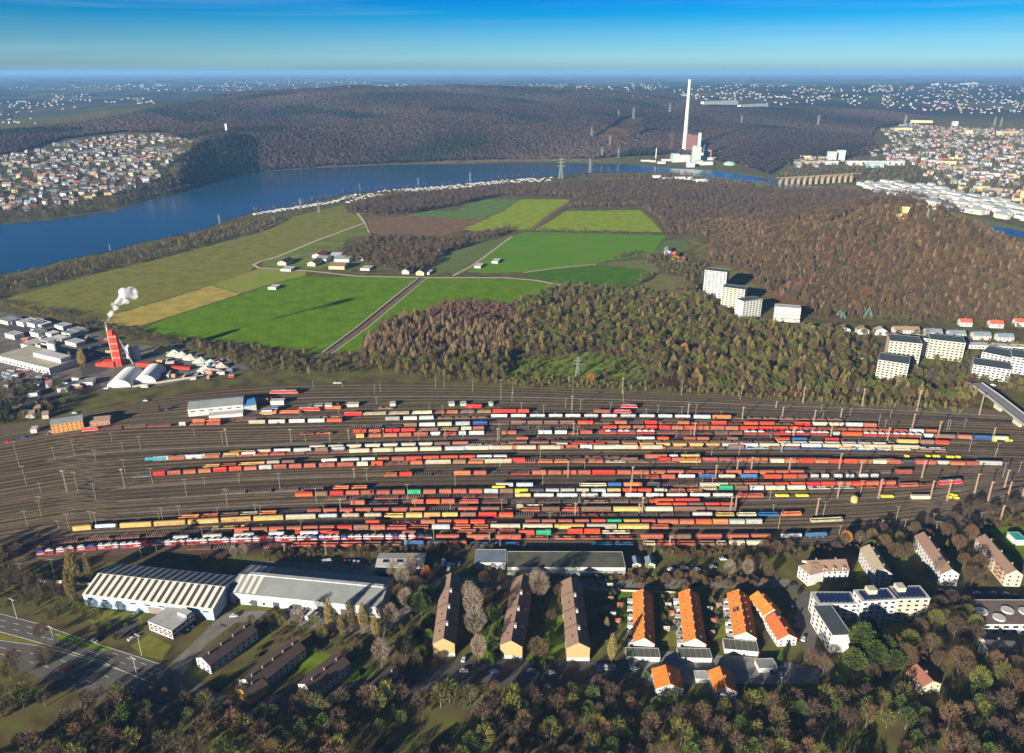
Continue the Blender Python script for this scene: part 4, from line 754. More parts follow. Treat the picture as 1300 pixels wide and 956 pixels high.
# ------------------------------------------------------------ masts
def mast_proto(nm, h, kind, colr):
    mb = MB(); m = mat("mast_"+nm, colr, var=.05)
    if kind == 'lattice':
        w0, w1 = .42, .22
        for sx, sy in ((-1,-1),(1,-1),(1,1),(-1,1)): mb.bar((sx*w0,sy*w0,0), (sx*w1,sy*w1,h), .09)
        n = int(h/1.6)
        for i in range(n):
            z0, z1 = h*i/n, h*(i+1)/n; a = w0+(w1-w0)*i/n; b = w0+(w1-w0)*(i+1)/n
            for y in (-1, 1): mb.bar((-a,y*a,z0), (b,y*b,z1), .06); mb.bar((y*a,-a,z0), (y*b,b,z1), .06)
    else: mb.cyl(0, 0, 0, h, .17, .11, 6)
    arm = MB()
    if kind == 'lamp': arm.box(-1.6, 1.6, -.08, .08, h-.3, h-.15); arm.box(-1.8, -1.1, -.25, .25, h-.45, h-.28); arm.box(1.1, 1.8, -.25, .25, h-.45, h-.28); pn = "lamp_head"
    elif kind == 'lattice': arm.box(-.7, .7, -.5, .5, h, h+.25); arm.box(-1.2, 1.2, -.9, -.6, h-.3, h+.15); pn = "lamp_platform"
    else: arm.bar((0,0,h*.78), (0,-3.2,h*.80), .06); arm.bar((0,0,h*.98), (0,-3.0,h*.82), .05); arm.bar((0,0,h*.78), (0,3.2,h*.80), .06); pn = "cantilever"
    return proto("lattice_mast" if kind == 'lattice' else "lamp_post" if kind == 'lamp' else "catenary_mast", "mast", mb.mesh("mast", m), [(pn, arm.mesh(pn, m))])
MP = {'s': mast_proto("tan_steel", 13, 'lattice', (.30,.25,.17)), 'l': mast_proto("green_steel", 15, 'lamp', (.26,.28,.19)), 'c': mast_proto("grey_steel", 8.5, 'cat', (.26,.24,.18)), 'b': mast_proto("pink_steel", 15, 'lattice', (.33,.23,.16))}
MH = {'s': 13, 'l': 15, 'c': 8.5, 'b': 15}
MASTS = """l 25 593 45;l 34 617 25;l 52 625 12;l 86 625 27;s 85 624 26;l 99 624 24;l 55 655 24;l 53 656 20;l 35 668 19;l 64 551 0;l 115 578 0;l 95 579 20;l 70 584 16;c 52 566 0;l 122 585 14;l 113 596 0;l 142 560 10;l 156 572 11;l 159 600 17;s 159 621 25;l 122 635 20;l 156 643 0;l 179 571 17;l 178 570 0;l 223 571 0;l 194 614 19;l 237 629 20;s 289 566 21;l 283 565 17;l 247 554 9;l 301 562 0;l 368 541 0;s 370 562 17;l 388 561 10;s 419 561 12;l 260 616 10;l 304 613 9;l 306 612 11;l 289 643 22;l 207 662 17;l 229 659 17;l 124 673 22;l 88 671 18;l 75 671 9;l 118 669 20;l 203 662 8;l 325 652 12;l 331 654 12;l 258 685 16;l 277 655 8;l 70 733 22;l 28 730 14;l 143 698 14;l 180 709 14;l 200 705 13;l 340 558 0;l 465 552 12;s 466 552 0;s 443 559 13;s 487 556 12;l 478 585 12;s 450 607 12;l 466 610 15;l 356 623 22;l 402 638 18;s 433 652 18;l 356 660 0;l 411 652 8;l 383 673 13;l 477 686 13;s 362 705 14;s 414 704 16;l 518 635 20;l 527 648 14;l 572 650 12;l 578 618 18;l 551 686 15;s 515 697 12;l 622 692 16;l 635 698 16;l 637 652 18;l 660 651 14;l 698 663 12;l 689 617 20;l 695 686 14;l 634 558 20;s 632 560 16;l 683 557 16;l 540 686 0;s 565 557 12;l 588 556 16;l 532 560 12;l 635 592 14;l 686 585 14;s 800 631 20;s 802 615 22;l 814 607 10;s 721 606 20;l 742 599 12;l 858 557 20;s 881 557 20;l 876 557 14;s 728 553 16;l 733 553 12;s 908 609 18;l 903 580 12;s 815 654 22;s 811 654 14;l 735 641 14;s 730 655 16;s 850 694 13;l 830 703 12;s 873 628 0;l 904 619 13;s 927 651 20;l 862 632 16;l 884 590 14;s 992 574 14;s 1007 556 14;b 935 602 18;b 933 650 20;l 978 557 14;l 938 578 16;b 953 601 20;b 1065 596 20;b 1091 606 20;b 1001 602 20;b 1063 632 20;b 1054 557 20;b 1126 561 18;b 1157 548 22;b 1144 545 0;b 1190 557 22;l 1202 547 14;l 1168 560 14;b 1170 607 22;l 1230 574 16;l 1263 580 10;b 1275 619 22;b 1298 630 18;b 1181 632 21;b 1202 636 26;b 1237 626 24;b 1254 636 24;l 1273 606 18;b 1115 633 24;l 1092 628 18;b 1036 655 22;l 1045 655 18;l 977 635 13;l 981 651 8;l 988 672 18;l 1065 680 12;l 1138 659 16;l 1183 668 16;b 1270 660 18;l 1244 663 12;s 1119 671 8;l 1147 676 16;l 1187 678 16;l 1091 692 8;b 1280 628 16;c 398 494 12;c 435 492 10;c 476 499 12;c 483 498 14;c 553 494 20;c 564 493 14;c 600 497 22;l 636 508 26;l 651 502 22;l 650 510 12;s 726 521 18;l 737 521 14;c 727 499 20;s 790 500 20;l 791 510 14;l 775 525 14;l 835 526 12;c 865 503 21;s 873 530 17;l 883 527 14;c 940 508 20;s 942 533 16;s 993 529 12;l 1042 524 10;b 1019 512 20;b 1094 516 22;b 1164 521 22;b 1164 522 26;b 1243 527 24;s 1067 531 12;s 985 518 8;s 1033 537 16;l 1044 533 12;b 908 515 0;c 1115 541 15;l 1123 545 12;l 1205 546 12;b 1261 555 12;c 345 512 8;l 395 521 8;l 381 535 12;l 383 531 14;l 430 526 14;l 478 513 8;c 545 520 10;l 562 529 14;l 597 528 12;l 662 525 14;l 690 530 16;l 718 518 12;l 838 544 8;l 820 529 10;l 865 528 12;l 915 530 8;c 1079 528 10;c 1130 531 10;c 1224 543 12;l 1265 575 12;l 1293 600 14"""
mc = {}
for q in MASTS.split(";"):
    k, x, y, hp = q.split(); x, y, hp = float(x), float(y), float(hp)
    if hp == 0: continue
    p = gz(x, y); D = p.y*cp+CH*sn; h = hp/(FOC/D*(p.y*cp/D*0+math.cos(math.atan2(CH, p.y)))) ; h = min(24, max(7, h))
    kn = {'s': "tan lattice light mast", 'l': "slim greenish lamp post", 'c': "grey overhead line mast", 'b': "tall pinkish lattice light mast"}[k]
    near = min(range(len(rows)), key=lambda i: abs(row_y(rows[i][0], x)-y)); mc[(k, near)] = mc.get((k, near), 0)+1
    MP[k].put((p.x, p.y, 0), math.atan2(1, 8)*rw.random(), (1, 1, h/MH[k]), f"{kn} beside the {ordn(near+1)} wagon row, near the {'west end' if x < 300 else 'west half' if x < 560 else 'middle' if x < 800 else 'east half' if x < 1050 else 'east end'}", "light and wire masts in the rail yard")
# ------------------------------------------------------------ buildings
W = lambda n, c, **k: mat("wall_"+n, c, nscale=k.pop('ns', .25), var=k.pop('var', .06), **k)
w_white = W("white", (.47,.47,.45)); w_cream = W("cream", (.46,.41,.31)); w_tan = W("tan_brick", (.44,.27,.12)); w_grey = W("grey", (.42,.43,.42)); w_blue = W("pale_blue", (.30,.42,.52)); w_orange = W("orange_brick", (.55,.27,.06)); w_rust = W("rust_brick", (.34,.17,.10)); w_brown = W("brown", (.28,.2,.14)); w_yel = W("ochre", (.6,.45,.22)); w_dark = W("dark", (.08,.08,.085)); w_green = W("pale_green", (.45,.62,.50))
r_or = mat("roof_orange_tiles", (.74,.23,.03), col2=(.52,.14,.025), nscale=.45); r_red = mat("roof_red_tiles", (.46,.10,.05), nscale=.6); r_br = mat("roof_brown_tiles", (.25,.165,.12), nscale=.6, col2=(.19,.125,.09)); r_dk = mat("roof_dark_tiles", (.075,.07,.07), nscale=.6); r_dkb = mat("roof_umber_tiles", (.085,.06,.05), nscale=.6)
r_gr = mat("roof_grey_sheet", (.24,.26,.25), nscale=.08, var=.1); r_lt = mat("roof_light_gravel", (.42,.42,.40), nscale=.2); r_bg = mat("roof_beige_tiles", (.36,.31,.22), nscale=.5)
r_dg = mat("roof_dark_felt", (.06,.08,.085), nscale=.2); r_gb = mat("roof_slate_blue", (.16,.21,.25), nscale=.15)
trim_w = mat("trim_white", (.52,.52,.50)); solar_m = mat("solar_blue", (.012,.022,.07), rough=.2, spec=.6)
WINM = {}
def window_mesh(w_, h_, style=0):
    k = (round(w_, 1), round(h_, 1), style)
    if k not in WINM:
        f = MB(); f.box(-w_/2-.1, w_/2+.1, -.06, 0, -.1, h_+.1, 0); f.box(-w_/2, w_/2, -.09, -.058, 0, h_, 1)
        WINM[k] = f.mesh("window", [trim_w, glass_m])
    return WINM[k]
def bld(name, label, cat, P1, P2, P3, h, wall, roof, kind='flat', rh=3, ridge='x', wins=None, chims=0, over=.35, group=None, z0=None, depth=None, dormers=0, parapet=.35, name_roof="roof"):
    base = G(P1[0], P1[1]).z if z0 is None else z0
    p1, p2, p3 = gz(*P1, base+h), gz(*P2, base+h), gz(*P3, base+h)
    ux = (p2-p1); ux.z = 0; L = ux.length; ux.normalize(); uy = Vector((-ux.y, ux.x, 0)); D = depth or abs((p3-p1).dot(uy))
    D = max(D, 2.5); rz = math.atan2(ux.y, ux.x); root = bpy.data.objects.new(name, None); C.objects.link(root)
    root.location = (p1.x, p1.y, base); root.rotation_euler = (0, 0, rz); tag(root, label, cat, group)
    m = MB(); m.box(0, L, 0, D, -1.0, h-.02 if kind != 'flat' else h)
    if kind == 'gable':
        if ridge == 'x':
            for x in (.0, L): m.add([(x,0,h-.02),(x,D,h-.02),(x,D/2,h+rh-.05)], [(0,1,2) if x else (0,2,1)])
        else:
            for y in (0, D): m.add([(0,y,h-.02),(L,y,h-.02),(L/2,y,h+rh-.05)], [(0,1,2) if y == 0 else (0,2,1)])
    link("wall", m.mesh("wall", wall), root)
    r = MB(); o = over
    if kind == 'flat':
        r.box(-.15, L+.15, -.15, D+.15, h+.004, h+.25, 0)
        for a in ((-.2,L+.2,-.2,.1),(-.2,L+.2,D-.1,D+.2),(-.2,.1,.1,D-.1),(L-.1,L+.2,.1,D-.1)): r.box(*a, h+.004, h+parapet, 1)
        rm = [roof, trim_w]
    elif kind == 'gable':
        dz = rh/(D/2 if ridge == 'x' else L/2)*o
        if ridge == 'x': pr = [(-o,h-dz),(D/2,h+rh),(D+o,h-dz),(D+o,h-dz+.2),(D/2,h+rh+.22),(-o,h-dz+.2)]; r.extr(pr, -o, L+o)
        else: pr = [(-o,h-dz),(L/2,h+rh),(L+o,h-dz),(L+o,h-dz+.2),(L/2,h+rh+.22),(-o,h-dz+.2)]; r.extr(pr[::-1], -o, D+o, axis='y')
        rm = [roof]
    elif kind == 'hip':
        k = min(L, D)/2
        v = [(-o,-o,h),(L+o,-o,h),(L+o,D+o,h),(-o,D+o,h)]+([(k,D/2,h+rh),(L-k,D/2,h+rh)] if L > D else [(L/2,k,h+rh),(L/2,D-k,h+rh)])
        r.add(v, [(0,1,5,4),(1,2,5),(2,3,4,5),(3,0,4)] if L > D else [(0,1,4),(1,2,5,4),(2,3,5),(3,0,4,5)]); rm = [roof]
    elif kind == 'vault':
        n = 10; pr = [(L/2-L/2*math.cos(math.pi*i/n), h+rh*math.sin(math.pi*i/n)) for i in range(n+1)]; r.extr(pr[::-1], -.05, D+.05, axis='y'); rm = [roof]
    ro = link(name_roof, r.mesh("roof", rm), root)
    for i in range(chims):
        c = MB(); f = (i+.5)/chims
        x, y = (L*f, D/2+.8) if ridge == 'x' else (L/2+.8, D*f)
        c.box(x-.4, x+.4, y-.4, y+.4, h+rh*.5, h+rh+1.1); link("chimney", c.mesh("chimney", w_brown), ro)
    if dormers:
        for i in range(dormers):
            x = L*(i+.5)/dormers; dm = MB(); dm.box(x-1, x+1, .3, 3.0, h-.3, h+1.7, 0); dm.add([(x-1.25,.1,h+1.7),(x+1.25,.1,h+1.7),(x,.1,h+2.6),(x-1.25,3.6,h+1.7),(x+1.25,3.6,h+1.7),(x,3.9,h+2.6)], [(0,1,2),(0,2,5,3),(1,4,5,2)], 1)
            dm.box(x-.5, x+.5, .24, .3, h+.3, h+1.4, 2); link("dormer", dm.mesh("dormer", [w_white, roof, glass_m]), ro)
    if wins:
        fl = wins.get('fl', 2); ww, wh = wins.get('s', (1.2, 1.4)); sp_ = wins.get('sp', 3.4); z1 = wins.get('z', 1.0); fh = (h-.3)/fl if not wins.get('fh') else wins['fh']; cntw = 0
        sides = wins.get('on', 'fl')
        for s in sides:
            n = max(1, int((L if s in 'f' else D)/sp_)); ln = L if s == 'f' else D
            for a in range(fl):
                for b in range(n):
                    if cntw > 98: break
                    q = ln*(b+.5)/n; z = z1+a*fh; o_ = bpy.data.objects.new("window", window_mesh(ww, wh)); C.objects.link(o_); o_.parent = root; cntw += 1
                    if s == 'f': o_.location = (q, -.003, z)
                    elif s == 'l': o_.location = (-.003, q, z); o_.rotation_euler = (0, 0, -math.pi/2)
                    else: o_.location = (L+.003, q, z); o_.rotation_euler = (0, 0, math.pi/2)
    root["_L"] = L; root["_D"] = D; root["_h"] = h
    return root
def partbox(root, name, m, *bx, mi=None):
    mb = MB(); mb.box(*bx); return link(name, mb.mesh(name, m), root)
# --- striped warehouse, its grey neighbour and the office
def skylight_strips(b, n, rh, w_=1.5, m=None, part="skylight"):
    L, D, h = b["_L"], b["_D"], b["_h"]; ro = [c for c in b.children if c.name.startswith("roof")][0]
    for i in range(n):
        x = L*(i+.5)/n
        mb = MB()
        for s in (0, 1):
            y0, y1 = (.3, D/2-.4) if s == 0 else (D/2+.4, D-.3); z = lambda y: h+rh*(1-abs(y-D/2)/(D/2))+.27
            mb.add([(x-w_/2,y0,z(y0)),(x+w_/2,y0,z(y0)),(x+w_/2,y1,z(y1)),(x-w_/2,y1,z(y1))], [(0,1,2,3)])
        link(part, mb.mesh(part, m), ro)
sky_m = mat("roof_light_panel", (.06,.055,.045), rough=.6); sheet_w = mat("roof_white_sheet", (.62,.60,.53), nscale=.2, var=.08)
b = bld("warehouse", "long warehouse with a pale roof striped by dark skylights", "warehouse", (105,755), (270,773.5), (294,731), 8, w_blue, sheet_w, 'gable', 4, 'x', dict(fl=1, s=(3.6,.9), sp=9, z=5.2, on='f'))
skylight_strips(b, 18, 4, 2.1, sky_m); partbox(b, "door", mat("door_grey", (.2,.18,.16)), b["_L"]*.50, b["_L"]*.60, -.12, -.005, 0, 4.5)
b = bld("warehouse", "long warehouse with a plain grey roof and one white ridge skylight", "warehouse", (291,752), (482,771), (498,734), 8, w_white, r_gr, 'gable', 3.2, 'x', dict(fl=1, s=(1.6,1.6), sp=8, z=1.2, on='f'))
L_, D_ = b["_L"], b["_D"]; ro = [c for c in b.children if c.name.startswith("roof")][0]; mb = MB(); mb.extr([(D_/2-.2,11.1),(D_/2+2.6,11.1),(D_/2+2.6,11.7),(D_/2-.2,11.9)], 6, L_-2); link("skylight", mb.mesh("skylight", trim_w), ro)
for i in range(4):
    x = 1.5+i*4.2; mb = MB(); z = lambda y: 8+3.2*(1-abs(y-D_/2)/(D_/2))+.27
    for y0, y1 in ((.3, D_/2-.3), (D_/2+3, D_-.3)): mb.add([(x,y0,z(y0)),(x+2.2,y0,z(y0)),(x+2.2,y1,z(y1)),(x,y1,z(y1))], [(0,1,2,3)])
    link("skylight", mb.mesh("skylight", sheet_w), ro)
for i in range(5): partbox(b, "door", mat("gate_dark", (.06,.07,.08)), L_*(.14+.15*i), L_*(.14+.15*i)+4, -.12, -.005, 0, 4)
b = bld("office_building", "small flat roofed office in front of the striped warehouse", "office", (188,789), (218,801), (243,778), 6, w_white, r_lt, 'flat', wins=dict(fl=2, s=(2.2,1.1), sp=3.2, z=1.2, on='fr'))
partbox(b, "fascia", mat("fascia_red", (.5,.05,.04)), 0, b["_L"], -.14, -.1, 2.8, 3.5); partbox(b, "roof_box", w_white, b["_L"]*.6, b["_L"]-.5, b["_D"]-5, b["_D"]-.5, 6.3, 8.2)
b = bld("workshop", "low workshop with a ribbed pale roof by the rail yard edge", "workshop", (477,719.5), (537,719.5), (537.8,702.6), 4, w_grey, stripes("roof_ribbed_pale", (.48,.48,.44), 'X', 1.2, .35, (.36,.36,.34)), 'gable', 1, 'x')
for i in range(3): partbox(b, "skylight", solar_m, 4+i*9, 8+i*9, b["_D"]*.25, b["_D"]*.5, 4.75, 5.12)
b = bld("shed", "short blue grey shed beside the long dark roofed shed", "shed", (603,714.6), (642,714.6), (642,698), 5, w_white, r_gb, 'flat')
b = bld("shed", "very long low shed with a dark felt roof along the rail yard", "shed", (644,720.5), (794,721), (791.5,701), 6, w_white, mat("roof_mossy_felt", (.075,.08,.06), col2=(.14,.125,.09), nscale=.12, thr=(.3,.6)), 'flat', wins=dict(fl=1, s=(2.2,1.2), sp=5, z=2.4, on='f'))
partbox(b, "loading_canopy", w_grey, 0, b["_L"], -2.5, -.05, 3.9, 4.1)
for i, (x, y) in enumerate(((658,716.5),(676,716.5))):
    bld("cabin", f"small {'grey' if i else 'blue'} roofed cabin {'east' if i else 'west'} of the allotment beside the long shed", "cabin", (x+145,y), (x+156,y), (x+155,707.5), 3, w_cream, r_gb, 'gable', 1.2, 'y')
# --- slate roofed terraces at the lower left
bld("terraced_house", "white walled terrace with a dark roof nearest the office", "house", (248.7,835), (266.5,845), (319,797), 6, w_white, r_dkb, 'gable', 3, 'y', dict(fl=2, sp=3.6, on='fr'), 4)
bld("terraced_house", "long dark roofed terrace below the bare poplars", "house", (303,862), (323,874), (381,820), 6, w_white, r_dkb, 'gable', 3, 'y', dict(fl=2, sp=3.6, on='fr'), 5)
bld("terraced_house", "dark roofed terrace behind the small garden with a tree", "house", (378,868), (398,880), (437,838), 6, w_white, r_dkb, 'gable', 3, 'y', dict(fl=2, sp=3.6, on='fr'), 3)
bld("terraced_house", "short dark roofed house at the bottom of the picture near the conifer", "house", (468,870), (486,880), (505,852), 6, w_white, r_dkb, 'gable', 3, 'y', dict(fl=2, sp=3.6, on='fr'), 2)
bld("terraced_house", "terrace with an orange door and dark roof right of the road corner", "house", (300,874), (316,886), (335,866), 5, w_orange, r_dkb, 'gable', 2.4, 'y', None, 1)
# --- three long tan gabled slabs, each stepping down in sections
for i, (a, b_, c, lb) in enumerate((((549.7,817), (577,817), (593,733.5), "westernmost long brown roofed flats with a tan gable"), ((635,818.6), (663,821), (667,736), "middle long brown roofed flats with a tan gable"), ((720,822.4), (749,822.4), (745,739), "easternmost long brown roofed flats with a tan gable"))):
    hh = 9; b = bld("apartment_block", lb, "flats", a, b_, c, hh, w_tan, r_br, 'gable', 3.6, 'y', dict(fl=3, s=(1.4,1.4), sp=3.6, z=1.1, on='rl'), 0)
    L_, D_ = b["_L"], b["_D"]; ro = [k for k in b.children if k.name.startswith("roof")][0]
    for s in range(1, 4):                   # stepped roof sections
        y0 = D_*s/4; dz = .45*(4-s); mb = MB(); y1 = y0+.5
        o = .4; mb.extr([(-o,hh-.4),(L_/2,hh+3.6),(L_+o,hh-.4),(L_+o,hh+.3),(L_/2,hh+4.4),(-o,hh+.3)][::-1], y0, y1, axis='y'); link("fire_wall", mb.mesh("fire_wall", r_dkb), ro)
        mb = MB(); mb.box(L_/2+.4, L_/2+1.6, y0-4, y0-2.4, hh+2.6, hh+5); link("chimney", mb.mesh("chimney", w_grey), ro)
        for xx in (.28, .72): mb = MB(); z = hh+3.6*(1-abs(xx-.5)*2)+.22; mb.box(L_*xx-.5, L_*xx+.5, y0-8, y0-6.9, z-.2, z+.15); link("roof_window", mb.mesh("roof_window", glass_m), ro)
    partbox(b, "garage_storey", trim_w, -.06, L_+.06, -.12, -.004, 0, 2.3)
    for g in range(4): partbox(b, "garage_door", w_grey, .6+g*L_/4, .6+g*L_/4+L_/4-1.2, -.2, -.125, 0, 2)
# --- orange roofed terraces with garages
for i, (a, b_, c, g, lb) in enumerate((((804.5,815), (831,817.5), (826,755), ((795.7,834), (838,835), (836,823.5)), "west"), ((868.6,815.5), (896.5,818), (889,755), ((862,835), (904,836), (903,824)), "middle"), ((932,807), (960.5,810), (951,756), ((920,824), (963,828), (962,815)), "east"))):
    nm = {"west": "beside the poplar", "middle": "between two other orange terraces", "east": "with solar panels"}[lb]
    hh = 4.8; b = bld("terraced_house", f"orange roofed white terrace {nm}", "house", a, b_, c, hh, w_white, r_or, 'gable', 3.6, 'y', dict(fl=2, s=(1.2,1.1), sp=3, z=.8, on='lr'), 0)
    L_, D_ = b["_L"], b["_D"]; ro = [k for k in b.children if k.name.startswith("roof")][0]
    for s in range(6):
        y = D_*(s+.5)/6; 
        for xx in (.22, .75): z = hh+3.6*(1-abs(xx-.5)*2)+.22; mb = MB(); mb.box(L_*xx-.55, L_*xx+.55, y-.6, y+.6, z-.35, z+.2); link("roof_window", mb.mesh("roof_window", mat("roof_glass", (.2,.24,.28), rough=.2)), ro)
        mb = MB(); mb.box(L_/2-.35, L_/2+.35, y+1.5, y+2.3, hh+3, hh+4.9); link("chimney", mb.mesh("chimney", w_brown), ro)
        mb = MB(); mb.box(-3.2, -.05, y-1.9, y+1.5, -.2, 2.5); link("conservatory", mb.mesh("conservatory", trim_w), b)
    mb = MB(); mb.box(-.1, L_+.1, D_/2-.15, D_/2+.15, hh-.2, hh+.4); 
    if lb == "east":
        for k in range(6): y = D_*.50+(k % 3)*1.3; xx = .12+.14*(k//3); mb = MB(); z = lambda q: hh+3.6*q*2+.35; mb.add([(L_*xx,y,z(xx)),(L_*(xx+.12),y,z(xx+.12)),(L_*(xx+.12),y+1.1,z(xx+.12)),(L_*xx,y+1.1,z(xx))], [(0,1,2,3)]); link("solar_panel", mb.mesh("solar_panel", solar_m), ro)
    g_ = bld("garage_row", f"flat dark roofed garages in front of the orange terrace {nm}", "garages", *g, 2.8, trim_w, stripes("roof_garage_felt", (.11,.12,.085), 'X', 3.2, .08, (.25,.25,.22)), 'flat')
    for k in range(6): partbox(g_, "garage_door", w_white, .5+k*g_["_L"]/6, (k+1)*g_["_L"]/6-.3, -.12, -.005, 0, 2.2)
for a, b_, c, lb in (((833,874), (868,874), (872,850), "orange roofed house at the picture bottom beside the round garden"), ((908,878), (936,878), (936,852), "orange roofed house at the picture bottom beside a grey garage"), ((985,784), (1000,778), (984,753), "orange roofed semi nearest the yard in the side street")):
    bld("house", lb, "house", a, b_, c, 4.8, w_white, r_or, 'gable', 3, 'y', dict(fl=2, s=(1,1), sp=3, z=.8, on='flr'), 1)
for o in [k for k in C.objects if k.get('label') == "orange roofed semi nearest the yard in the side street"]:
    for q in list(o.children_recursive)+[o]: bpy.data.objects.remove(q)
bld("house", "orange roofed white semi with grey dormers", "house", (970,781), (992,777), (976,754), 5, w_white, r_or, 'gable', 3.4, 'y', dict(fl=2, s=(1,1), sp=3, z=.8, on='flr'), 2)
bld("house", "red orange roofed white semi with a blue terrace", "house", (988,812), (1012,810), (993,783), 5, w_white, mat("roof_red_orange_tiles", (.58,.13,.035), nscale=.8), 'gable', 3.4, 'y', dict(fl=2, s=(1,1), sp=3, z=.8, on='flr'), 2)
bld("garage_row", "grey flat roofed garages below the red orange roofed semi", "garages", (964,849), (987,848), (986,836), 2.8, w_grey, r_gr, 'flat')
bld("garage_row", "pale flat garage next to the bottom orange house", "garages", (884,862), (900,862), (900,852), 2.8, w_grey, r_lt, 'flat')
# --- flats on the right
bld("apartment_house", "white house with brown mansard roof and small gabled dormers", "flats", (1028.6,726), (1078,724), (1075,709), 8.5, w_white, r_br, 'gable', 4, 'x', dict(fl=3, s=(1.2,1.3), sp=3.2, z=1, on='fl'), 2, dormers=4)
bld("apartment_house", "white corner wing of the mansard house", "flats", (1014,718), (1028,730), (1036,712), 8.5, w_white, r_br, 'hip', 4, 'x', dict(fl=3, s=(1.1,1.3), sp=3, z=1, on='fl'))
bld("apartment_house", "narrow flats with a beige gable roof", "flats", (1111,728), (1133,729), (1101,697), 9, w_white, r_bg, 'gable', 3.5, 'y', dict(fl=3, s=(1.2,1.3), sp=3.4, z=1, on='lf'), 3)
bld("apartment_house", "white flats with brown gable roof behind the solar roofed block", "flats", (1196,728), (1218,729), (1171,681), 9, w_white, r_br, 'gable', 3.5, 'y', dict(fl=3, s=(1.2,1.3), sp=3.4, z=1, on='lf'), 3)
b = bld("apartment_house", "white flats with brown roof and red balconies at the right edge", "flats", (1278,729), (1299,730), (1250,684), 9, w_cream, r_br, 'gable', 3.5, 'y', dict(fl=3, s=(1.2,1.3), sp=3.4, z=1, on='lf'), 3)
for k in range(8): partbox(b, "balcony", w_rust, -1.4, -.05, 3+5*(k//3 if k < 6 else k), 6+5*(k//3 if k < 6 else k), 2.6+2.9*(k % 3), 3.6+2.9*(k % 3)) if k < 6 else None
def solar(b, nx, ny, z, x0=.08, x1=.92, y0=.1, y1=.85):
    L_, D_ = b["_L"], b["_D"]; ro = [k for k in b.children if k.name.startswith("roof")][0]
    for i in range(nx):
        for j in range(ny):
            xa = L_*(x0+(x1-x0)*i/nx); ya = D_*(y0+(y1-y0)*j/ny); wx = L_*(x1-x0)/nx-.5; wy = D_*(y1-y0)/ny*.7
            mb = MB(); mb.add([(xa,ya,z+.1),(xa+wx,ya,z+.1),(xa+wx,ya+wy,z+.6),(xa,ya+wy,z+.6),(xa,ya,z),(xa+wx,ya,z),(xa+wx,ya+wy,z+.5),(xa,ya+wy,z+.5)], [(0,1,2,3),(4,7,6,5),(0,4,5,1),(1,5,6,2),(2,6,7,3),(3,7,4,0)]); link("solar_panel", mb.mesh("solar_panel", solar_m), ro)
b = bld("apartment_block", "low solar roofed wing of the white block", "flats", (1038,767), (1090,767), (1083,752), 12, w_white, r_lt, 'flat', wins=dict(fl=4, s=(2,1.3), sp=4, z=1.2, on='fl')); solar(b, 8, 4, 12.3)
b = bld("apartment_block", "tall solar roofed white block, western half with penthouse", "flats", (1095,764), (1139,761.5), (1131,747), 16.5, w_white, r_lt, 'flat', wins=dict(fl=5, s=(2,1.3), sp=4, z=1.2, on='fl')); solar(b, 7, 4, 16.8); partbox(b, "penthouse", w_cream, b["_L"]*.3, b["_L"]*.55, b["_D"]*.5, b["_D"]*.95, 16.9, 20)
b = bld("apartment_block", "tall solar roofed white block, eastern half with penthouse", "flats", (1139.5,761), (1181,760), (1172,744), 15.5, w_cream, r_lt, 'flat', wins=dict(fl=5, s=(2,1.3), sp=4, z=1.2, on='fl')); solar(b, 7, 4, 15.8); partbox(b, "penthouse", w_cream, b["_L"]*.15, b["_L"]*.4, b["_D"]*.5, b["_D"]*.95, 15.9, 19)
b = bld("apartment_block", "white block with dark felt roof in front of the solar roofed block", "flats", (1057,807), (1081,806), (1053,768.5), 12, w_white, r_dg, 'flat', wins=dict(fl=4, s=(2,1.3), sp=4.4, z=1.2, on='l'))
b = bld("terraced_block", "white modern block with brown roof and round roof terraces", "flats", (1248,793), (1345,793), (1326,762), 7, w_white, mat("roof_brown_gravel", (.17,.12,.10), nscale=.3), 'flat', wins=dict(fl=2, s=(3,1.6), sp=5, z=1.2, on='fl'))
for k, (fx, fy) in enumerate(((.12,.5),(.28,.25),(.48,.55),(.7,.5),(.88,.3))):
    mb = MB(); mb.cyl(b["_L"]*fx, b["_D"]*fy, 7.3, 8.1, 3.4, 3.4, 16); link("round_terrace", mb.mesh("round_terrace", trim_w), b)
bld("villa", "white villa with dark grey roof below the modern block", "house", (1258,832), (1296,834), (1290,808), 5, w_white, r_dk, 'gable', 3.4, 'x', dict(fl=2, s=(1.4,1.2), sp=3, z=.8, on='fl'), 1)
bld("villa", "white annex wing with flat roof and white terrace", "house", (1243,822), (1258,828), (1252,811), 3.4, w_white, r_lt, 'flat')
b = bld("house", "brown roofed house among the dark trees at the bottom right", "house", (1171,872), (1195,868), (1187,845), 5, w_cream, mat("roof_brown_red", (.28,.12,.08)), 'gable', 3, 'y', dict(fl=2, s=(1,1), sp=3, z=.8, on='lf'), 1)
bld("house", "small brown roofed house by the lawn at the right edge", "house", (1290,686), (1304,686), (1302,676), 4, w_white, mat("roof_teal_sheet", (.02,.35,.33)), 'flat')
# --- houses continuing south of the terraces
for i, (x, y, c) in enumerate(()):
    wl, rf, hh = [(w_tan, r_br, 12), (w_white, r_dkb, 7), (w_white, r_br, 9), (w_white, r_or, 5)][c]
    bld("apartment_block" if c in (0, 2) else "house", ["tan flats south of the shaded street", "dark roofed white house south of the gardens", "white flats with brown roof at the lower right corner", "orange roofed house south of the garage court"][c], "flats" if c in (0, 2) else "house", (x, y), (x+(58 if c == 0 else 34), y+2), (x+6, y-26), hh, wl, rf, 'gable', 3.4, 'x', dict(fl=int(hh/3), sp=3.6, on='f'), 2)
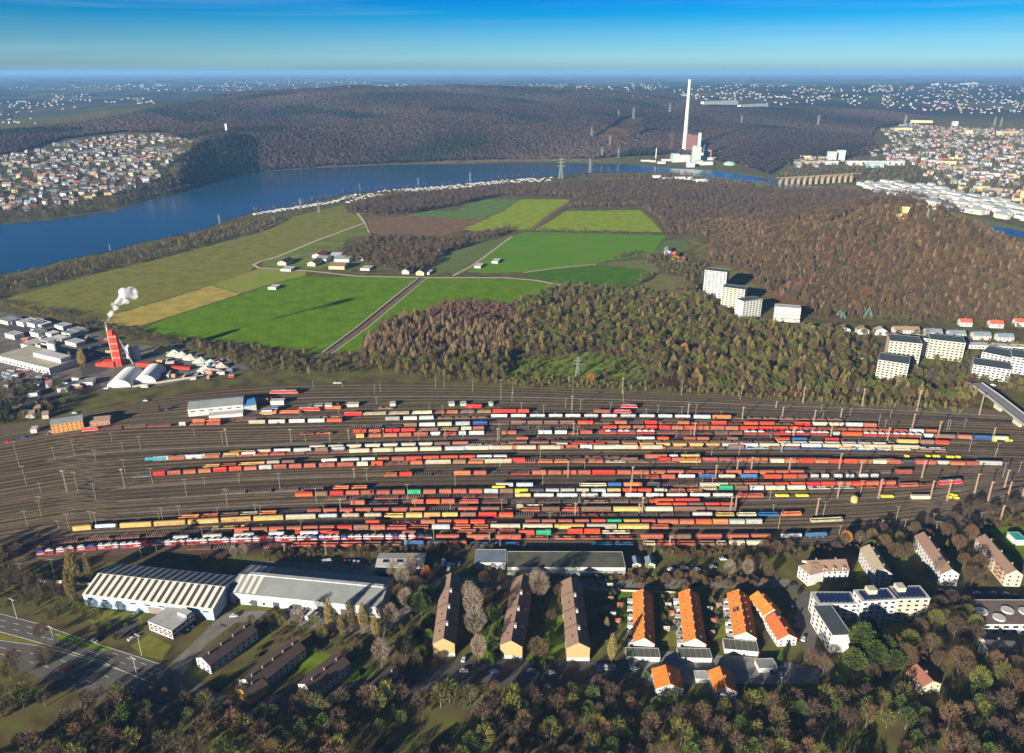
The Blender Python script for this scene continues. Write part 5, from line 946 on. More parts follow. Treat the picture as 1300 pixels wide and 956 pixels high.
# --- left edge: industry
b = bld("factory_hall", "large white factory hall with beige flat roof", "factory", (-4,451.5), (62,468), (98,452.6), 7, w_white, mat("roof_beige_felt", (.42,.39,.29), nscale=.1), 'flat', wins=dict(fl=1, s=(2.6,2.2), sp=6, z=1, on='f'))
partbox(b, "roof_hall", w_white, b["_L"]*.45, b["_L"]*.97, b["_D"]*.42, b["_D"]*.75, 7.3, 12)
for k in range(3): mb = MB(); mb.cyl(b["_L"]*.5+k*4.5, b["_D"]*.86, 7.3, 19, 2, 2, 10); link("silo", mb.mesh("silo", w_white), b)
bld("engine_shed", "white engine shed with a grey vaulted roof", "shed", (238,520), (308,513.5), (306,502), 7.5, w_white, r_gr, 'gable', 3, 'x', dict(fl=1, s=(4,1), sp=8, z=4.5, on='f'))
bld("engine_shed", "low white lean-to before the engine shed", "shed", (265,528.5), (308,524.5), (308,520), 3.2, w_white, trim_w, 'flat')
bld("engine_shed", "blue roofed end bay of the engine shed", "shed", (309.5,516), (325,513.5), (325,503), 6, w_white, mat("roof_bright_blue", (.06,.25,.50)), 'gable', 2, 'x')
for k, (x0, y0, x1, wl, rf, lb) in enumerate(((332,521.5,345,w_white,r_gb,"white yard hut west of the blue crane shed"),(344,519,352,mat("blue_cladding",(.01,.22,.55)),r_gb,"bright blue tower hut in the loco depot"),(399,515.5,409,w_white,r_gb,"white two storey hut by the loco depot, western one"),(412,515,421,w_white,r_lt,"white two storey hut by the loco depot, eastern one"),(343,509.5,360,w_white,r_lt,"long white hut behind the loco depot"),(440,514,455,w_cream,r_lt,"cream hut at the edge of the yard"),(495,513,502,w_cream,r_lt,"tiny cream hut beside the back tracks"),(570,513,577,w_cream,r_lt,"tiny cream hut west of the parked red wagon"),(585,513,592,w_cream,r_lt,"tiny cream hut above the parked red wagon"),(622,513,626,w_cream,r_lt,"tiny yellow hut east of the parked red wagon"))):
    bld("yard_hut", lb, "hut", (x0,y0), (x1,y0-.5), (x1,y0-3.4), 4 if x0 < 430 else 2.6, wl, rf, 'flat')
for k, (x, y, L_, rz, lb) in enumerate(((361,500.5,30,.03,"red and orange locomotive behind the depot"),(332,511.5,16,.1,"short red locomotive at the end of the white shed"),(393,522.5,22,.05,"red crane wagon with a cab in the depot"),(341,526,16,.05,"orange works wagon beside the low white building"),(368,525.5,19,.05,"orange works wagon west of the red crane"),(423,520,16,.02,"orange flat wagon by the two white huts"))):
    p = gz(x, y); wagon_proto('L' if k < 3 else 'O', 'o' if k > 2 else 'R', 17).put((p.x, p.y, .02), rz, (L_/17, 1, 1.1), lab if 0 else lb, "vehicles in the loco depot")
b = bld("brick_office", "orange brick building with rows of small windows beside the rail yard", "office", (64,540), (104.5,533.5), (102,526), 8.5, w_orange, r_gr, 'gable', 2, 'x', dict(fl=3, s=(1,1.2), sp=3.4, z=1, on='f'))
bld("brick_shed", "dark roofed rust brick shed east of the orange brick building", "shed", (112,536), (139,533.5), (137,528), 4.5, w_rust, r_br, 'gable', 2.5, 'x', dict(fl=1, s=(1,1.2), sp=4, z=1, on='f'))
bld("shed", "small white shed left of the orange brick building", "shed", (38,546), (46,545), (46,541), 3.5, w_white, trim_w, 'flat')
for k, (x0, x1, y1) in enumerate(((128,166,472), (163,198,468))):
    b = bld("domed_shelter", f"white round topped storage shelter, {'eastern' if k else 'western'} of the pair", "shelter", (x0+8,y1+20-k*2), (x1+0,y1+20-k*2-1), (x1+2,y1+2), .3, w_white, mat("shelter_white", (.74,.74,.70), var=.03), 'vault', 8, 'y')
asph = (150,464)
def tower(px, py, h, wd, m, name, label, cat, parts=()):
    p = G(px, py); mb = MB(); mb.box(-wd/2, wd/2, -wd/2, wd/2, 0, h); o = link(name, mb.mesh(name, m), loc=p); tag(o, label, cat); return o
red_p = mat("plant_red", (.62,.045,.02), var=.08); p0 = G(151,464)
root = bpy.data.objects.new("asphalt_plant", None); C.objects.link(root); root.location = p0; tag(root, "tall red asphalt mixing tower with a steaming pipe", "plant")
mb = MB(); mb.box(-4, 1.2, -3, 3, 0, 41); mb.box(1.6, 4.2, -2.5, 2.5, 0, 36); link("tower", mb.mesh("tower", red_p), root)
mb = MB(); mb.cyl(-5.6, 1, 0, 45, .9, .8, 10); link("pipe", mb.mesh("pipe", trim_w), root)
mb = MB(); mb.bar((4.5,0,34), (14,4,0), .9); mb.bar((1,0,40), (-4,0,40), .4); link("elevator", mb.mesh("elevator", w_grey), root)
for z in (10, 18, 26, 34): partbox(root, "platform", w_grey, -4.6, 4.8, -3.6, 3.6, z, z+.4)
mb = MB(); mb.box(-16, -3, -5, 4, 0, 6); mb.box(-24, -14, -3, 3, 0, 3.5); link("base_hall", mb.mesh("base_hall", red_p), root)
for k, (x, y) in enumerate(((166,456),(175,457))):
    p = G(x, y); mb = MB(); mb.cyl(0, 0, 0, 15, 3.6, 3.6, 14); mb.cyl(0, 0, 15.01, 17, 3.6, .5, 14); mb.cyl(0, 0, 17, 18, .5, .5, 8); o = link("silo", mb.mesh("silo", w_white), loc=p); tag(o, f"white storage silo behind the mixing tower, {'right' if k else 'left'} one", "silo")
for k in range(9):
    x = 178+k*7.5; p = G(x, 465.5+.5*k); mb = MB(); mb.box(-3.4, 3.4, -2.5, 2.5, 1.2, 4.6 if k < 3 else 3.2); mb.add([(-3.4,-2.5,1.2),(3.4,-2.5,1.2),(1,-.5,0),(-1,-.5,0),(-3.4,2.5,1.2),(3.4,2.5,1.2),(1,.5,0),(-1,.5,0)], [(0,1,2,3),(4,5,6,7),(0,4,7,3),(1,5,6,2)]); o = link("dosing_hopper", mb.mesh("dosing_hopper", red_p), loc=p); tag(o, f"red dosing hopper, {ordn(k+1)} from the mixing tower", "hopper", "red dosing hoppers")
heap_m = mat("heap_gravel", (.44,.44,.38), nscale=.5); heap_y = mat("heap_sand", (.45,.33,.12), nscale=.5)
rh_ = random.Random(5)
def heap(px, py, r, h, m, label):
    p = G(px, py); mb = MB(); n = 14; v = [(0,0,h)]
    for k in range(1, 4):
        for i in range(n): a = i*2*math.pi/n; q = r*k/3*rh_.uniform(.9,1.1); v.append((q*math.cos(a)*1.3, q*math.sin(a), h*(1-k/3)*rh_.uniform(.85,1.1) if k < 3 else -.2))
    f = [(0, 1+i, 1+(i+1) % n) for i in range(n)]
    for k in range(2): f += [(1+k*n+i, 1+(k+1)*n+i, 1+(k+1)*n+(i+1) % n, 1+k*n+(i+1) % n) for i in range(n)]
    mb.add(v, f); o = link("gravel_heap", mb.mesh("gravel_heap", m), loc=p); tag(o, label, "heap")
heap(206, 446, 9, 7, heap_y, "yellow sand heap by the green field edge")
for k, (x, y) in enumerate(((222,450),(232,452),(243,455),(256,459),(268,462),(282,466),(216,444),(262,470))): heap(x, y, 8, 6, heap_m, f"pale gravel heap, {ordn(k+1)} of the row behind the red hoppers")
for k in range(26):
    x = rh_.uniform(-5, 96); y = rh_.uniform(402, 436)+x*.12
    if y > 438 and x < 95: y -= 10
    wdt = rh_.uniform(6, 16); bld("industrial_hall", f"small {['white','grey','cream'][k % 3]} industrial building at the left edge behind the factory hall", "hall", (x,y), (x+wdt,y+wdt*.25), (x+wdt+2,y-3), rh_.uniform(3,6), [w_white, w_grey, w_cream][k % 3], rh_.choice([r_lt, r_gr, r_gb, sheet_w]), 'flat', group="small industrial buildings at the left edge")
for k in range(16):
    x = rh_.uniform(-5, 60); y = rh_.uniform(482, 528)
    bld("house", "small house among dark trees left of the rail yard", "house", (x,y), (x+8,y-1), (x+8,y-5), 4, [w_white, w_cream][k % 2], rh_.choice([r_br, r_dk, r_dkb]), 'gable', 2.5, 'x', group="small houses left of the rail yard")
for k, (x, y) in enumerate(((72,494),(88,489),(104,486),(34,500))): bld("industrial_hall", f"grey roofed workshop, {ordn(k+1)} near the round topped shelters", "hall", (x,y), (x+13,y-1), (x+12,y-6), 4, w_grey, r_gr, 'flat')
# --- high-rises and flats beside the wood and on the right
def winsmesh(b, fl, sp_, on='f', ww=1.8, wh=1.3):
    L_, D_, h = b["_L"], b["_D"], b["_h"]
bld("tower_block", "tallest white tower block at the foot of the wooded hill", "flats", (895,343), (923,346), (924,341), 38, w_white, r_dg, 'flat', wins=dict(fl=12, s=(2.8,1.5), sp=4.6, z=1.4, on='f'), depth=18)
bld("tower_block", "middle white tower block with a dark flat roof", "flats", (917,364.5), (946,368), (944,360), 27, w_cream, r_dg, 'flat', wins=dict(fl=9, s=(2.8,1.5), sp=4.6, z=1.4, on='f'), depth=18)
bld("tower_block", "smallest white tower block nearest the olive wood", "flats", (944,383), (968,380), (966,377), 23, w_white, r_dg, 'flat', wins=dict(fl=8, s=(2.8,1.5), sp=4.6, z=1.4, on='fr'), depth=16)
b = bld("tower_block", "white banded four storey terrace block below the hill", "flats", (984,389.5), (1017,392), (1017,388), 19, w_cream, r_lt, 'flat', depth=14)
for k in range(4): partbox(b, "balcony", trim_w, 0, b["_L"], -1.5-1.2*(3-k), -.02, 3.4+4.4*k, 5.2+4.4*k)
for nm, a, c_, d_, h, wl, rf, fl in (("front cream block of flats with many balconies", (1115,457), (1154,463), (1146,452), 20, w_cream, r_dg, 7), ("tall cream block of flats behind the front one", (1130,433), (1171,437), (1168,428), 27, w_cream, r_dg, 9), ("white slab linking the cream blocks", (1167,429), (1182,431), (1180,427), 20, w_white, r_dg, 7), ("wide cream block of flats right of the tall one", (1181,431), (1226,436), (1222,428), 22, w_cream, r_dg, 7), ("white flats with dark roof set back at the right edge", (1247,447), (1290,456), (1288,446), 15, w_white, r_dg, 5), ("white flats with dark roof in front at the right edge", (1236,463), (1284,470), (1284,461), 14, w_white, r_dg, 5), ("white flats cut by the right edge", (1285,453), (1320,458), (1318,448), 18, w_white, r_dg, 6), ("low white garage terrace behind the flats on the right", (1227,438), (1310,442), (1308,438), 4, w_white, trim_w, 1)):
    bld("apartment_block", nm, "flats", a, c_, d_, h, wl, rf, 'flat', wins=dict(fl=fl, s=(2.4,1.5), sp=4, z=1.2, on='f'))
for k, (x0, x1, y, rf, nm) in enumerate(((1024,1040,416,r_bg,"small grey roofed"),(1043,1060,417,r_dk,"dark solar roofed"),(1064,1082,418,r_br,"brown roofed"),(1089,1106,419,r_br,"dark brown roofed"),(1112,1129,420,r_bg,"beige brown roofed"),(1136,1173,419,r_br,"long brown roofed"),(1176,1202,422,r_gb,"slate roofed first"),(1206,1232,424,r_gb,"slate roofed second"),(1237,1264,426,r_gb,"slate roofed third"),(1268,1293,428,r_gb,"slate roofed fourth"),(1220,1240,409,r_red,"red roofed western"),(1258,1280,411,r_red,"red roofed middle"),(1290,1310,409,r_red,"red roofed eastern"))):
    bld("house", f"{nm} white house below the wooded hill", "house", (x0,y), (x1-(5 if x1-x0 > 18 else 2),y+.6), (x1,y-5), 5.5, w_white, rf, 'gable', 3.4, 'x' if x1-x0 > 18 else 'y', dict(fl=2, s=(1.2,1.3), sp=3.6, z=1, on='f'), 1, depth=10)
# farm hamlet between the fields
for k, (x0, x1, y, wl, rf, nm) in enumerate(((352,363,335,w_cream,r_dkb,"white farmhouse left of the hamlet"),(356,369,344,w_white,trim_w,"long white shed beside the lane bend"),(396,407,326,w_white,r_red,"red roofed house on top of the hamlet"),(390,400,336,w_cream,r_br,"cream round fronted house in the hamlet"),(400,414,331,w_white,r_gr,"grey roofed barn in the hamlet"),(418,431,327,w_white,r_lt,"white barn in the upper hamlet"),(424,443,331,w_white,r_gr,"long grey roofed barn in the hamlet"),(417,437,340,w_yel,r_br,"long ochre farm building in the hamlet"),(453,461,329,w_white,r_dk,"white house under the trees"),(457,469,343,w_white,r_lt,"small white sheds beside the field path"),(487,492,323,w_yel,r_br,"small ochre cottage hidden in trees"),(510,519,346,w_cream,r_dk,"white gabled house at the top of the brown lane"),(528,538,347.5,w_yel,r_dk,"yellow gabled house at the top of the brown lane"),(538,545,348,w_white,trim_w,"white garage next to the yellow gabled house"),(553,562,321,w_white,r_gb,"pale blue house beside the orchard"),(340,350,367,w_white,trim_w,"white trailer shed alone in the green meadow"),(602,610,340,w_white,trim_w,"small white field shed, lower of two"),(624,632,334,w_white,trim_w,"small white field shed, upper of two"),(843,853,322,w_white,r_gr,"white farmhouse below the brown wood"),(853,862,328,w_orange,r_or,"orange barn next to the white farmhouse"),(860,870,332,w_rust,r_or,"low orange shed below the orange barn"))):
    hh = 3 if ("shed" in nm or "garage" in nm) else 5; d = 3.5 if hh == 3 else 5
    bld("farm_building", nm, "house", (x0,y-2), (x1,y-1.6), (x1,y-2-d), hh, wl, rf, 'gable' if hh > 3 else 'flat', 3, 'y' if (x1-x0) < 12 else 'x', None, 0)
# ------------------------------------------------------------ power station
def thing(name, label, cat, p, group=None):
    o = bpy.data.objects.new(name, None); C.objects.link(o); o.location = p; return tag(o, label, cat, group)
conc = mat("concrete_pale", (.50,.48,.44), nscale=.03, var=.05); pg = W("plant_pale_green", (.36,.44,.38)); rb = W("plant_red_brown", (.17,.075,.065)); silver = mat("silver_clad", (.55,.58,.62), rough=.4); mint = mat("mint_dome", (.25,.42,.33))
pc = gz(868, 198); t = thing("power_station_chimney", "very tall slender white chimney of the power station", "chimney", pc)
Dp = pc.y; hc = 268
mb = MB(); mb.cyl(0, 0, 0, hc, 9.2, 4.8, 20); link("shaft", mb.mesh("shaft", conc), t); mb = MB(); mb.cyl(0, 0, hc, hc+4, 5.2, 5.2, 20); link("rim", mb.mesh("rim", w_grey), t)
t = thing("power_station", "power station with red brown boiler house and pale green halls on the lake shore", "power station", gz(870, 203))
for nm, x0, x1, yb, h, d, m in (("boiler_house", 871, 884.5, 199, 78, 40, rb), ("turbine_hall", 854, 876, 207, 26, 45, pg), ("tower_hall", 879, 889, 208, 56, 25, pg), ("side_hall", 884, 895, 203, 24, 25, w_white), ("low_hall", 884, 905, 211, 14, 30, pg), ("bunker", 872, 882, 213, 17, 18, w_grey), ("conveyor_bridge", 896, 936, 195, 18, 8, w_tan), ("white_hall", 890, 908, 206, 16, 20, w_white), ("blue_tower", 893, 897, 203, 50, 14, mat("wall_blue_grey", (.12,.25,.32)))):
    a, b_ = gz(x0, yb), gz(x1, yb); mb = MB(); mb.box(0, b_.x-a.x, 0, d, 0, h); mb.box(2, (b_.x-a.x)*.4, 3, d-3, h, h+4); o = link(nm, mb.mesh(nm, m), t); o.location = a-t.location
for x, y, h, r, m, nm in ((886, 205, 98, 6.5, silver, "flue_stack"), (900, 205, 40, 9, w_rust, "round_tank"), (757.5+0, 203, 42, 2, conc, "small_stack")):
    if nm == "small_stack": tt = thing("factory_chimney", "small chimney on the lake shore left of the power station", "chimney", gz(757.5+75, 203))
    a = gz(x, y); mb = MB(); mb.cyl(0, 0, 0, h, r, r*.9, 14)
    if nm == "small_stack": a = gz(832.5, 204); o = link("shaft", mb.mesh(nm, m), tt)
    else: o = link(nm, mb.mesh(nm, m), t); o.location = a-t.location
mb = MB(); n = 14; r0 = 21
for k in range(4):
    pass
prof = [(r0*math.cos(a), 5+r0*.55*math.sin(a)) for a in np.linspace(0, math.pi/2, 6)]; prof = [(r0, 0)]+prof
v = []; f = []
for j, (r, z) in enumerate(prof):
    for i in range(18): v.append((r*math.cos(i*math.pi/9), r*math.sin(i*math.pi/9), z))
    if j: f += [((j-1)*18+i, (j-1)*18+(i+1) % 18, j*18+(i+1) % 18, j*18+i) for i in range(18)]
mb.add(v, f); o = link("coal_store_dome", mb.mesh("dome", mint), loc=gz(926, 211)); tag(o, "mint green domed store beside the power station", "dome")
for k, (x, y, w_, m) in enumerate(((676,203.5,20,w_white),(738,203.5,16,w_white),(780,202.5,14,w_cream),(790,203,12,w_white),(820,206,12,w_white),(829,206.5,7,w_cream),(840,208,10,w_white),(846,205,12,w_white),(910,207,16,w_white),(938,209,10,w_cream),(955,213,14,w_white),(1218-500,203.3,10,w_cream),(834,226,10,w_white),(846,229,16,w_white),(868,228,22,w_white),(890,231,18,w_white))):
    a = gz(x-w_/2, y); b_ = gz(x+w_/2, y); t = thing("shore_hall", f"small {'white' if m is w_white else 'cream'} hall on the river bank near the power station", "hall", a, "halls on the river bank"); mb = MB(); mb.box(0, b_.x-a.x, 0, 16, 0, 7); link("wall", mb.mesh("wall", m), t); mb = MB(); mb.box(-.5, b_.x-a.x+.5, -.5, 16.5, 7.01, 7.6); link("roof", mb.mesh("roof", r_lt), t)
# viaduct
a, b_ = gz(990, 236.5), gz(1080, 231); d = (b_-a); Lv = d.length; nA = 12; t = thing("stone_viaduct", "sandstone railway viaduct of round arches crossing the river", "viaduct", a); t.rotation_euler = (0, 0, math.atan2(d.y, d.x))
stone = mat("sandstone", (.30,.235,.15), nscale=.1, var=.1)
mb = MB(); sp_ = Lv/nA; Hh = 23; hw = 4
for i in range(nA+1): mb.box(i*sp_-2, i*sp_+2, -hw, hw, 0, Hh-8)
link("piers", mb.mesh("piers", stone), t)
for i in range(nA):
    r = sp_/2-2; mb = MB(); x0 = i*sp_+sp_/2; pr = [(x0-sp_/2+.01,Hh-8),(x0-r,Hh-8)]+[(x0-r*math.cos(q), Hh-8+min(7, r)*math.sin(q)) for q in np.linspace(.2, math.pi-.2, 9)]+[(x0+r,Hh-8),(x0+sp_/2-.01,Hh-8),(x0+sp_/2-.01,Hh),(x0-sp_/2+.01,Hh)]
    for y in (-hw, hw):
        top = [(x, y, z) for x, z in pr]; m_ = len(pr)
        mb.add(top+[(x, y, Hh) for x, z in pr], [(k, k+1, m_+k+1, m_+k) for k in range(m_-3)])
    v = [(x, s*hw, z) for s in (-1, 1) for x, z in pr[1:-3]]; m_ = len(pr)-4; mb.add(v, [(k, k+1, m_+k+1, m_+k) for k in range(m_-1)]); link("arch", mb.mesh("arch", stone), t)
mb = MB(); mb.box(-15, Lv+30, -hw-.4, hw+.4, Hh+.01, Hh+1.4); link("deck", mb.mesh("deck", stone), t)
# hill tower, monument
for x, y, h, m, lb in ((1148, 276, 14, w_yel, "lit yellow stone lookout tower on the wooded hill"), (288, 168, 26, w_grey, "pale stone monument tower on the far cliff"), (1296, 255, 22, w_yel, "ochre tower building among the right hand town")):
    p = G(x, y); t = thing("lookout_tower", lb, "tower", p); mb = MB(); mb.box(-3.5, 3.5, -3.5, 3.5, -4, h); link("shaft", mb.mesh("shaft", m), t); mb = MB(); mb.box(-4.3, 4.3, -4.3, 4.3, h, h+2.4); link("parapet", mb.mesh("parapet", m), t); mb = MB(); mb.box(-8, 8, 3.6, 12, -4, 5); link("side_house", mb.mesh("side_house", m), t)
# pylons
pm_ = mat("pylon_green", (.20,.24,.20)); mb = MB()
for sx, sy in ((-1,-1),(1,-1),(1,1),(-1,1)): mb.bar((sx*4,sy*4,0), (sx*.8,sy*.8,34), .55); mb.bar((sx*.8,sy*.8,34), (0,0,45), .4)
for i in range(6):
    z0, z1 = i*6, (i+1)*6; a = 4-3.2*i/6; b_ = 4-3.2*(i+1)/6
    for s in (-1, 1): mb.bar((-a,s*a,z0), (b_,s*b_,z1), .22); mb.bar((a,s*a,z0), (-b_,s*b_,z1), .22)
arm = MB()
for z, l in ((26,9),(33,7),(39,5)): arm.bar((-l,0,z), (l,0,z), .4); arm.bar((-l,0,z), (0,0,z+3), .25); arm.bar((l,0,z), (0,0,z+3), .25)
PY = proto("power_pylon", "pylon", mb.mesh("lattice", pm_), [("cross_arms", arm.mesh("cross_arms", pm_))])
for x, y, hp, lb in ((712,227,27,"tall green pylon at the lake shore, left of two"),(749,219,18,"green pylon at the lake shore, right of two"),(751,175,14,"pylon low on the wooded slope left of the quarry"),(774,187,15,"larger pylon on the slope below the quarry"),(764,200,14,"pale pylon standing at the far shore"),(785,200,13,"green pylon at the far shore beside the halls"),(785,151,11,"small pylon left of the crest pylon"),(804,151,15,"pylon on the crest above the quarry"),(850,144,13,"pylon on the crest left of the tall chimney"),(941,158,12,"pylon on the crest right of the tall chimney"),(1038,161,15,"tan pylon in the brown forest right of the chimney"),(1148,162,16,"pylon above the white town"),(1176,282,18,"pale pylon on the back of the wooded hill"),(597,230,12,"pylon among the caravans"),(457,241,8,"small pylon on the camping shore"),(531,234,9,"slim pylon halfway along the camping shore"),(279,284,13,"pylon on the near shore scrub"),(405,270,16,"grey pylon at the corner of the olive field"),(382,266,15,"pylon behind the olive field corner"),(140,318,9,"small pylon in the shore scrub"),(733,477,26,"green pylon in the clearing beside the rail yard"),(1262,160,12,"twin pylon above the right hand town"),(1270,161,12,"second twin pylon above the right hand town")):
    p = G(x, y); D = p.y*cp+(CH-p.z)*sn; h = hp*D/FOC/math.cos(math.atan2(CH-p.z, p.y)); PY.put(p-Vector((0,0,.5)), rh_.uniform(-.4,.4), (h/45, h/45, h/45), lb)
# road bridge at the right
a_, b_, c_ = gz(1238, 486, 9), gz(1262, 503, 9), gz(1330, 556, 9); t = thing("road_bridge", "grey road bridge crossing the rail yard at the right edge", "bridge", (0,0,0))
pts = [a_, b_, c_]; V, F = ribbon_pts(pts, 13, 9); mb = MB(); mb.add(V, F); V2, F2 = ribbon_pts(pts, 13, 7.8); mb.add(V2, F2)
for i in range(2):
    for s in (0, 1): k = 2*i+s; mb.add([V[k], V[k+2], V2[k+2], V2[k]], [(0,1,2,3)])
link("deck", mb.mesh("deck", mat("asphalt_light", (.19,.19,.19), var=.05)), t)
mb = MB()
for i in range(2):
    for s in (0, 1):
        k = 2*i+s; p, q = Vector(V[k]), Vector(V[k+2]); mb.add([p, q, q+Vector((0,0,1)), p+Vector((0,0,1))], [(0,1,2,3)])
link("railing", mb.mesh("railing", w_grey), t)
V, F = ribbon_pts(pts, .25, 9.01); mb = MB(); mb.add(V, F); link("lane_line", mb.mesh("lane_line", trim_w), t)
for f_ in (.12, .5, .85): p = b_.lerp(c_, f_); mb = MB(); mb.box(p.x-1.2, p.x+1.2, p.y-5, p.y+5, 0, 7.8); link("pier", mb.mesh("pier", w_cream), t)
road_m = mat("asphalt", (.09,.085,.078), nscale=.2, var=.12); road_l = mat("asphalt_worn", (.13,.122,.108), nscale=.2, var=.1)
ribbon("road", [(1240,488),(1222,474),(1180,470),(1120,462),(1085,442),(1070,428),(1010,415),(960,402),(940,392),(925,376),(898,352),(880,340)], 8, .12, road_l)
ribbon("road", [(1240,490),(1236,482),(1260,476),(1320,478)], 9, .13, road_l)
# ------------------------------------------------------------ towns
tw_w = W("town_white", (.38,.39,.39)); tw_c = W("town_cream", (.34,.30,.22))
wcol = {"white": tw_w, "cream": tw_c, "ochre": w_yel}; rcol = {"dark": r_dk, "red": r_red, "brown": r_br, "slate": r_gb, "umber": r_dkb}
HP = {}
def house_proto(wn_, rn_, k):
    key = (wn_, rn_, k)
    if key not in HP:
        L_, D_, h, rh = ((11,9,6,3.6), (16,10,7.5,3.5), (13,9,5,4), (32,10,9,3))[k]
        m = MB(); m.box(-L_/2, L_/2, -D_/2, D_/2, -5, h)
        for x in (-L_/2, L_/2): m.add([(x,-D_/2,h),(x,D_/2,h),(x,0,h+rh)], [(0,1,2) if x > 0 else (0,2,1)])
        r = MB(); r.extr([(-D_/2-.4,h-.2),(0,h+rh),(D_/2+.4,h-.2),(D_/2+.4,h+.05),(0,h+rh+.25),(-D_/2-.4,h+.05)], -L_/2-.4, L_/2+.4)
        HP[key] = proto("house", "house", m.mesh("wall", wcol[wn_]), [("roof", r.mesh("roof", rcol[rn_]))])
    return HP[key]
NH = [0]; STUFF = MB(); SM = [W("far_white", (.30,.31,.32)), tw_c, w_grey, r_dk, r_red, r_br]
def stuff_house(p, rz, L_, D_, h, wi, ri, rh=3):
    c, s = math.cos(rz), math.sin(rz)
    T = lambda v: (p[0]+v[0]*c-v[1]*s, p[1]+v[0]*s+v[1]*c, p[2]+v[2])
    a, d = L_/2, D_/2
    v = [T(q) for q in ((-a,-d,-6),(a,-d,-6),(a,d,-6),(-a,d,-6),(-a,-d,h),(a,-d,h),(a,d,h),(-a,d,h),(-a,0,h+rh),(a,0,h+rh))]
    STUFF.add(v, [(0,1,5,4),(1,2,6,5),(2,3,7,6),(3,0,4,7),(4,8,7),(5,6,9)], wi); STUFF.add(v[4:], [(0,1,5,4),(2,3,4,5)], ri)
def town(poly, step, nsingle, rots, place, pw=(6,2,1), pr=(5,2,3,2,2), sizes=(0,0,1,2), big=0, treesn=.8):
    p = pts_in(poly, step, jit=.36); p = p[np.argsort(p[:,1])]
    cl_ = np.sin(p[:,0]/70+np.sin(p[:,1]/50)*2)+np.sin(p[:,1]/60+np.sin(p[:,0]/90)); p = p[(cl_ > -1.1) | (rng.uniform(0,1,len(p)) < .25)]
    for i, q in enumerate(p):
        rz = rw.choice(rots)+rw.uniform(-.15,.15); wn_ = rw.choices(("white","cream","ochre"), pw)[0]; rn_ = rw.choices(("dark","red","brown","slate","umber"), pr)[0]; k = rw.choice(sizes)
        if i < nsingle and NH[0] < 298:
            NH[0] += 1; s = rw.uniform(.9, 1.35); house_proto(wn_, rn_, k).put(Vector(q), rz, (s, s, s), f"{wn_} walled house with a {rn_} roof {place}", f"{wn_} houses with {rn_} roofs {place}")
        else: stuff_house(q, rz, rw.uniform(10,18)*(2.2 if rw.random() < .2 else 1), rw.uniform(9,11), rw.uniform(6,9), {"white":0,"cream":1,"ochre":1}[wn_], {"dark":3,"slate":3,"red":4,"brown":5,"umber":3}[rn_])
    print("TOWN", place, len(p))
P_LTOWN = [(-30,205),(30,196),(75,183),(150,173),(205,173),(240,180),(230,200),(214,214),(206,232),(160,244),(128,252),(90,262),(40,268),(0,272),(-40,278)]
P_RT1 = [(1118,166),(1150,158),(1200,163),(1330,166),(1330,236),(1290,232),(1190,222),(1128,205),(1100,196),(1135,182)]
P_RT2 = [(1165,212),(1240,226),(1330,236),(1330,268),(1300,262),(1240,248),(1180,232)]
P_WHITE = [(1091,235),(1130,232),(1200,240),(1260,255),(1310,266),(1310,281),(1270,278),(1180,264),(1112,248)]
P_IND = [(1006,204),(1040,197),(1070,200),(1145,208),(1140,216),(1060,216),(1010,213)]
town(P_LTOWN, 32, 150, (.1,.5,-.3), "in the hillside town above the lake", pw=(6,3,1), pr=(6,1,3,2,4))
town(P_RT2, 42, 60, (.1,-.4,.3), "on the river bank in the right hand town")
town(P_RT1, 44, 88, (.1,-.3,.4), "in the large town at the right", pw=(7,2,1), sizes=(0,1,1,2,3))
town([(1005,206),(1040,200),(1060,203),(1065,212),(1010,213)], 34, 0, (.1,), "beside the long factory")
# dense white industrial roofs along the river, one thing each
u0 = (gz(1290, 276)-gz(1100, 245)).normalized(); ar = math.atan2(u0.y, u0.x); pp = pts_in(P_WHITE, 31, jit=.3); 
for i, q in enumerate(pp):
    q = Vector(q); t = thing("factory_hall", f"{'white' if i % 3 else 'pale grey'} hall in the dense industrial rows along the river", "hall", q, f"{'white' if i % 3 else 'pale grey'} halls along the river"); t.rotation_euler = (0, 0, ar+.05*math.sin(i))
    L_ = rw.uniform(15, 29); D_ = rw.uniform(10, 17); h = rw.uniform(6, 11); mb = MB(); mb.box(-L_/2, L_/2, -D_/2, D_/2, -3, h); link("wall", mb.mesh("wall", w_white if i % 3 else w_cream), t)
    mb = MB(); mb.extr([(-D_/2-.3,h),(D_/2+.3,h),(D_/2+.3,h+.5),(0,h+3),(-D_/2-.3,h+.5)], -L_/2-.3, L_/2+.3); link("roof", mb.mesh("roof", mat("roof_silver", (.28,.31,.33)) if i % 4 else r_gb), t)
print("HALLS", len(pp))
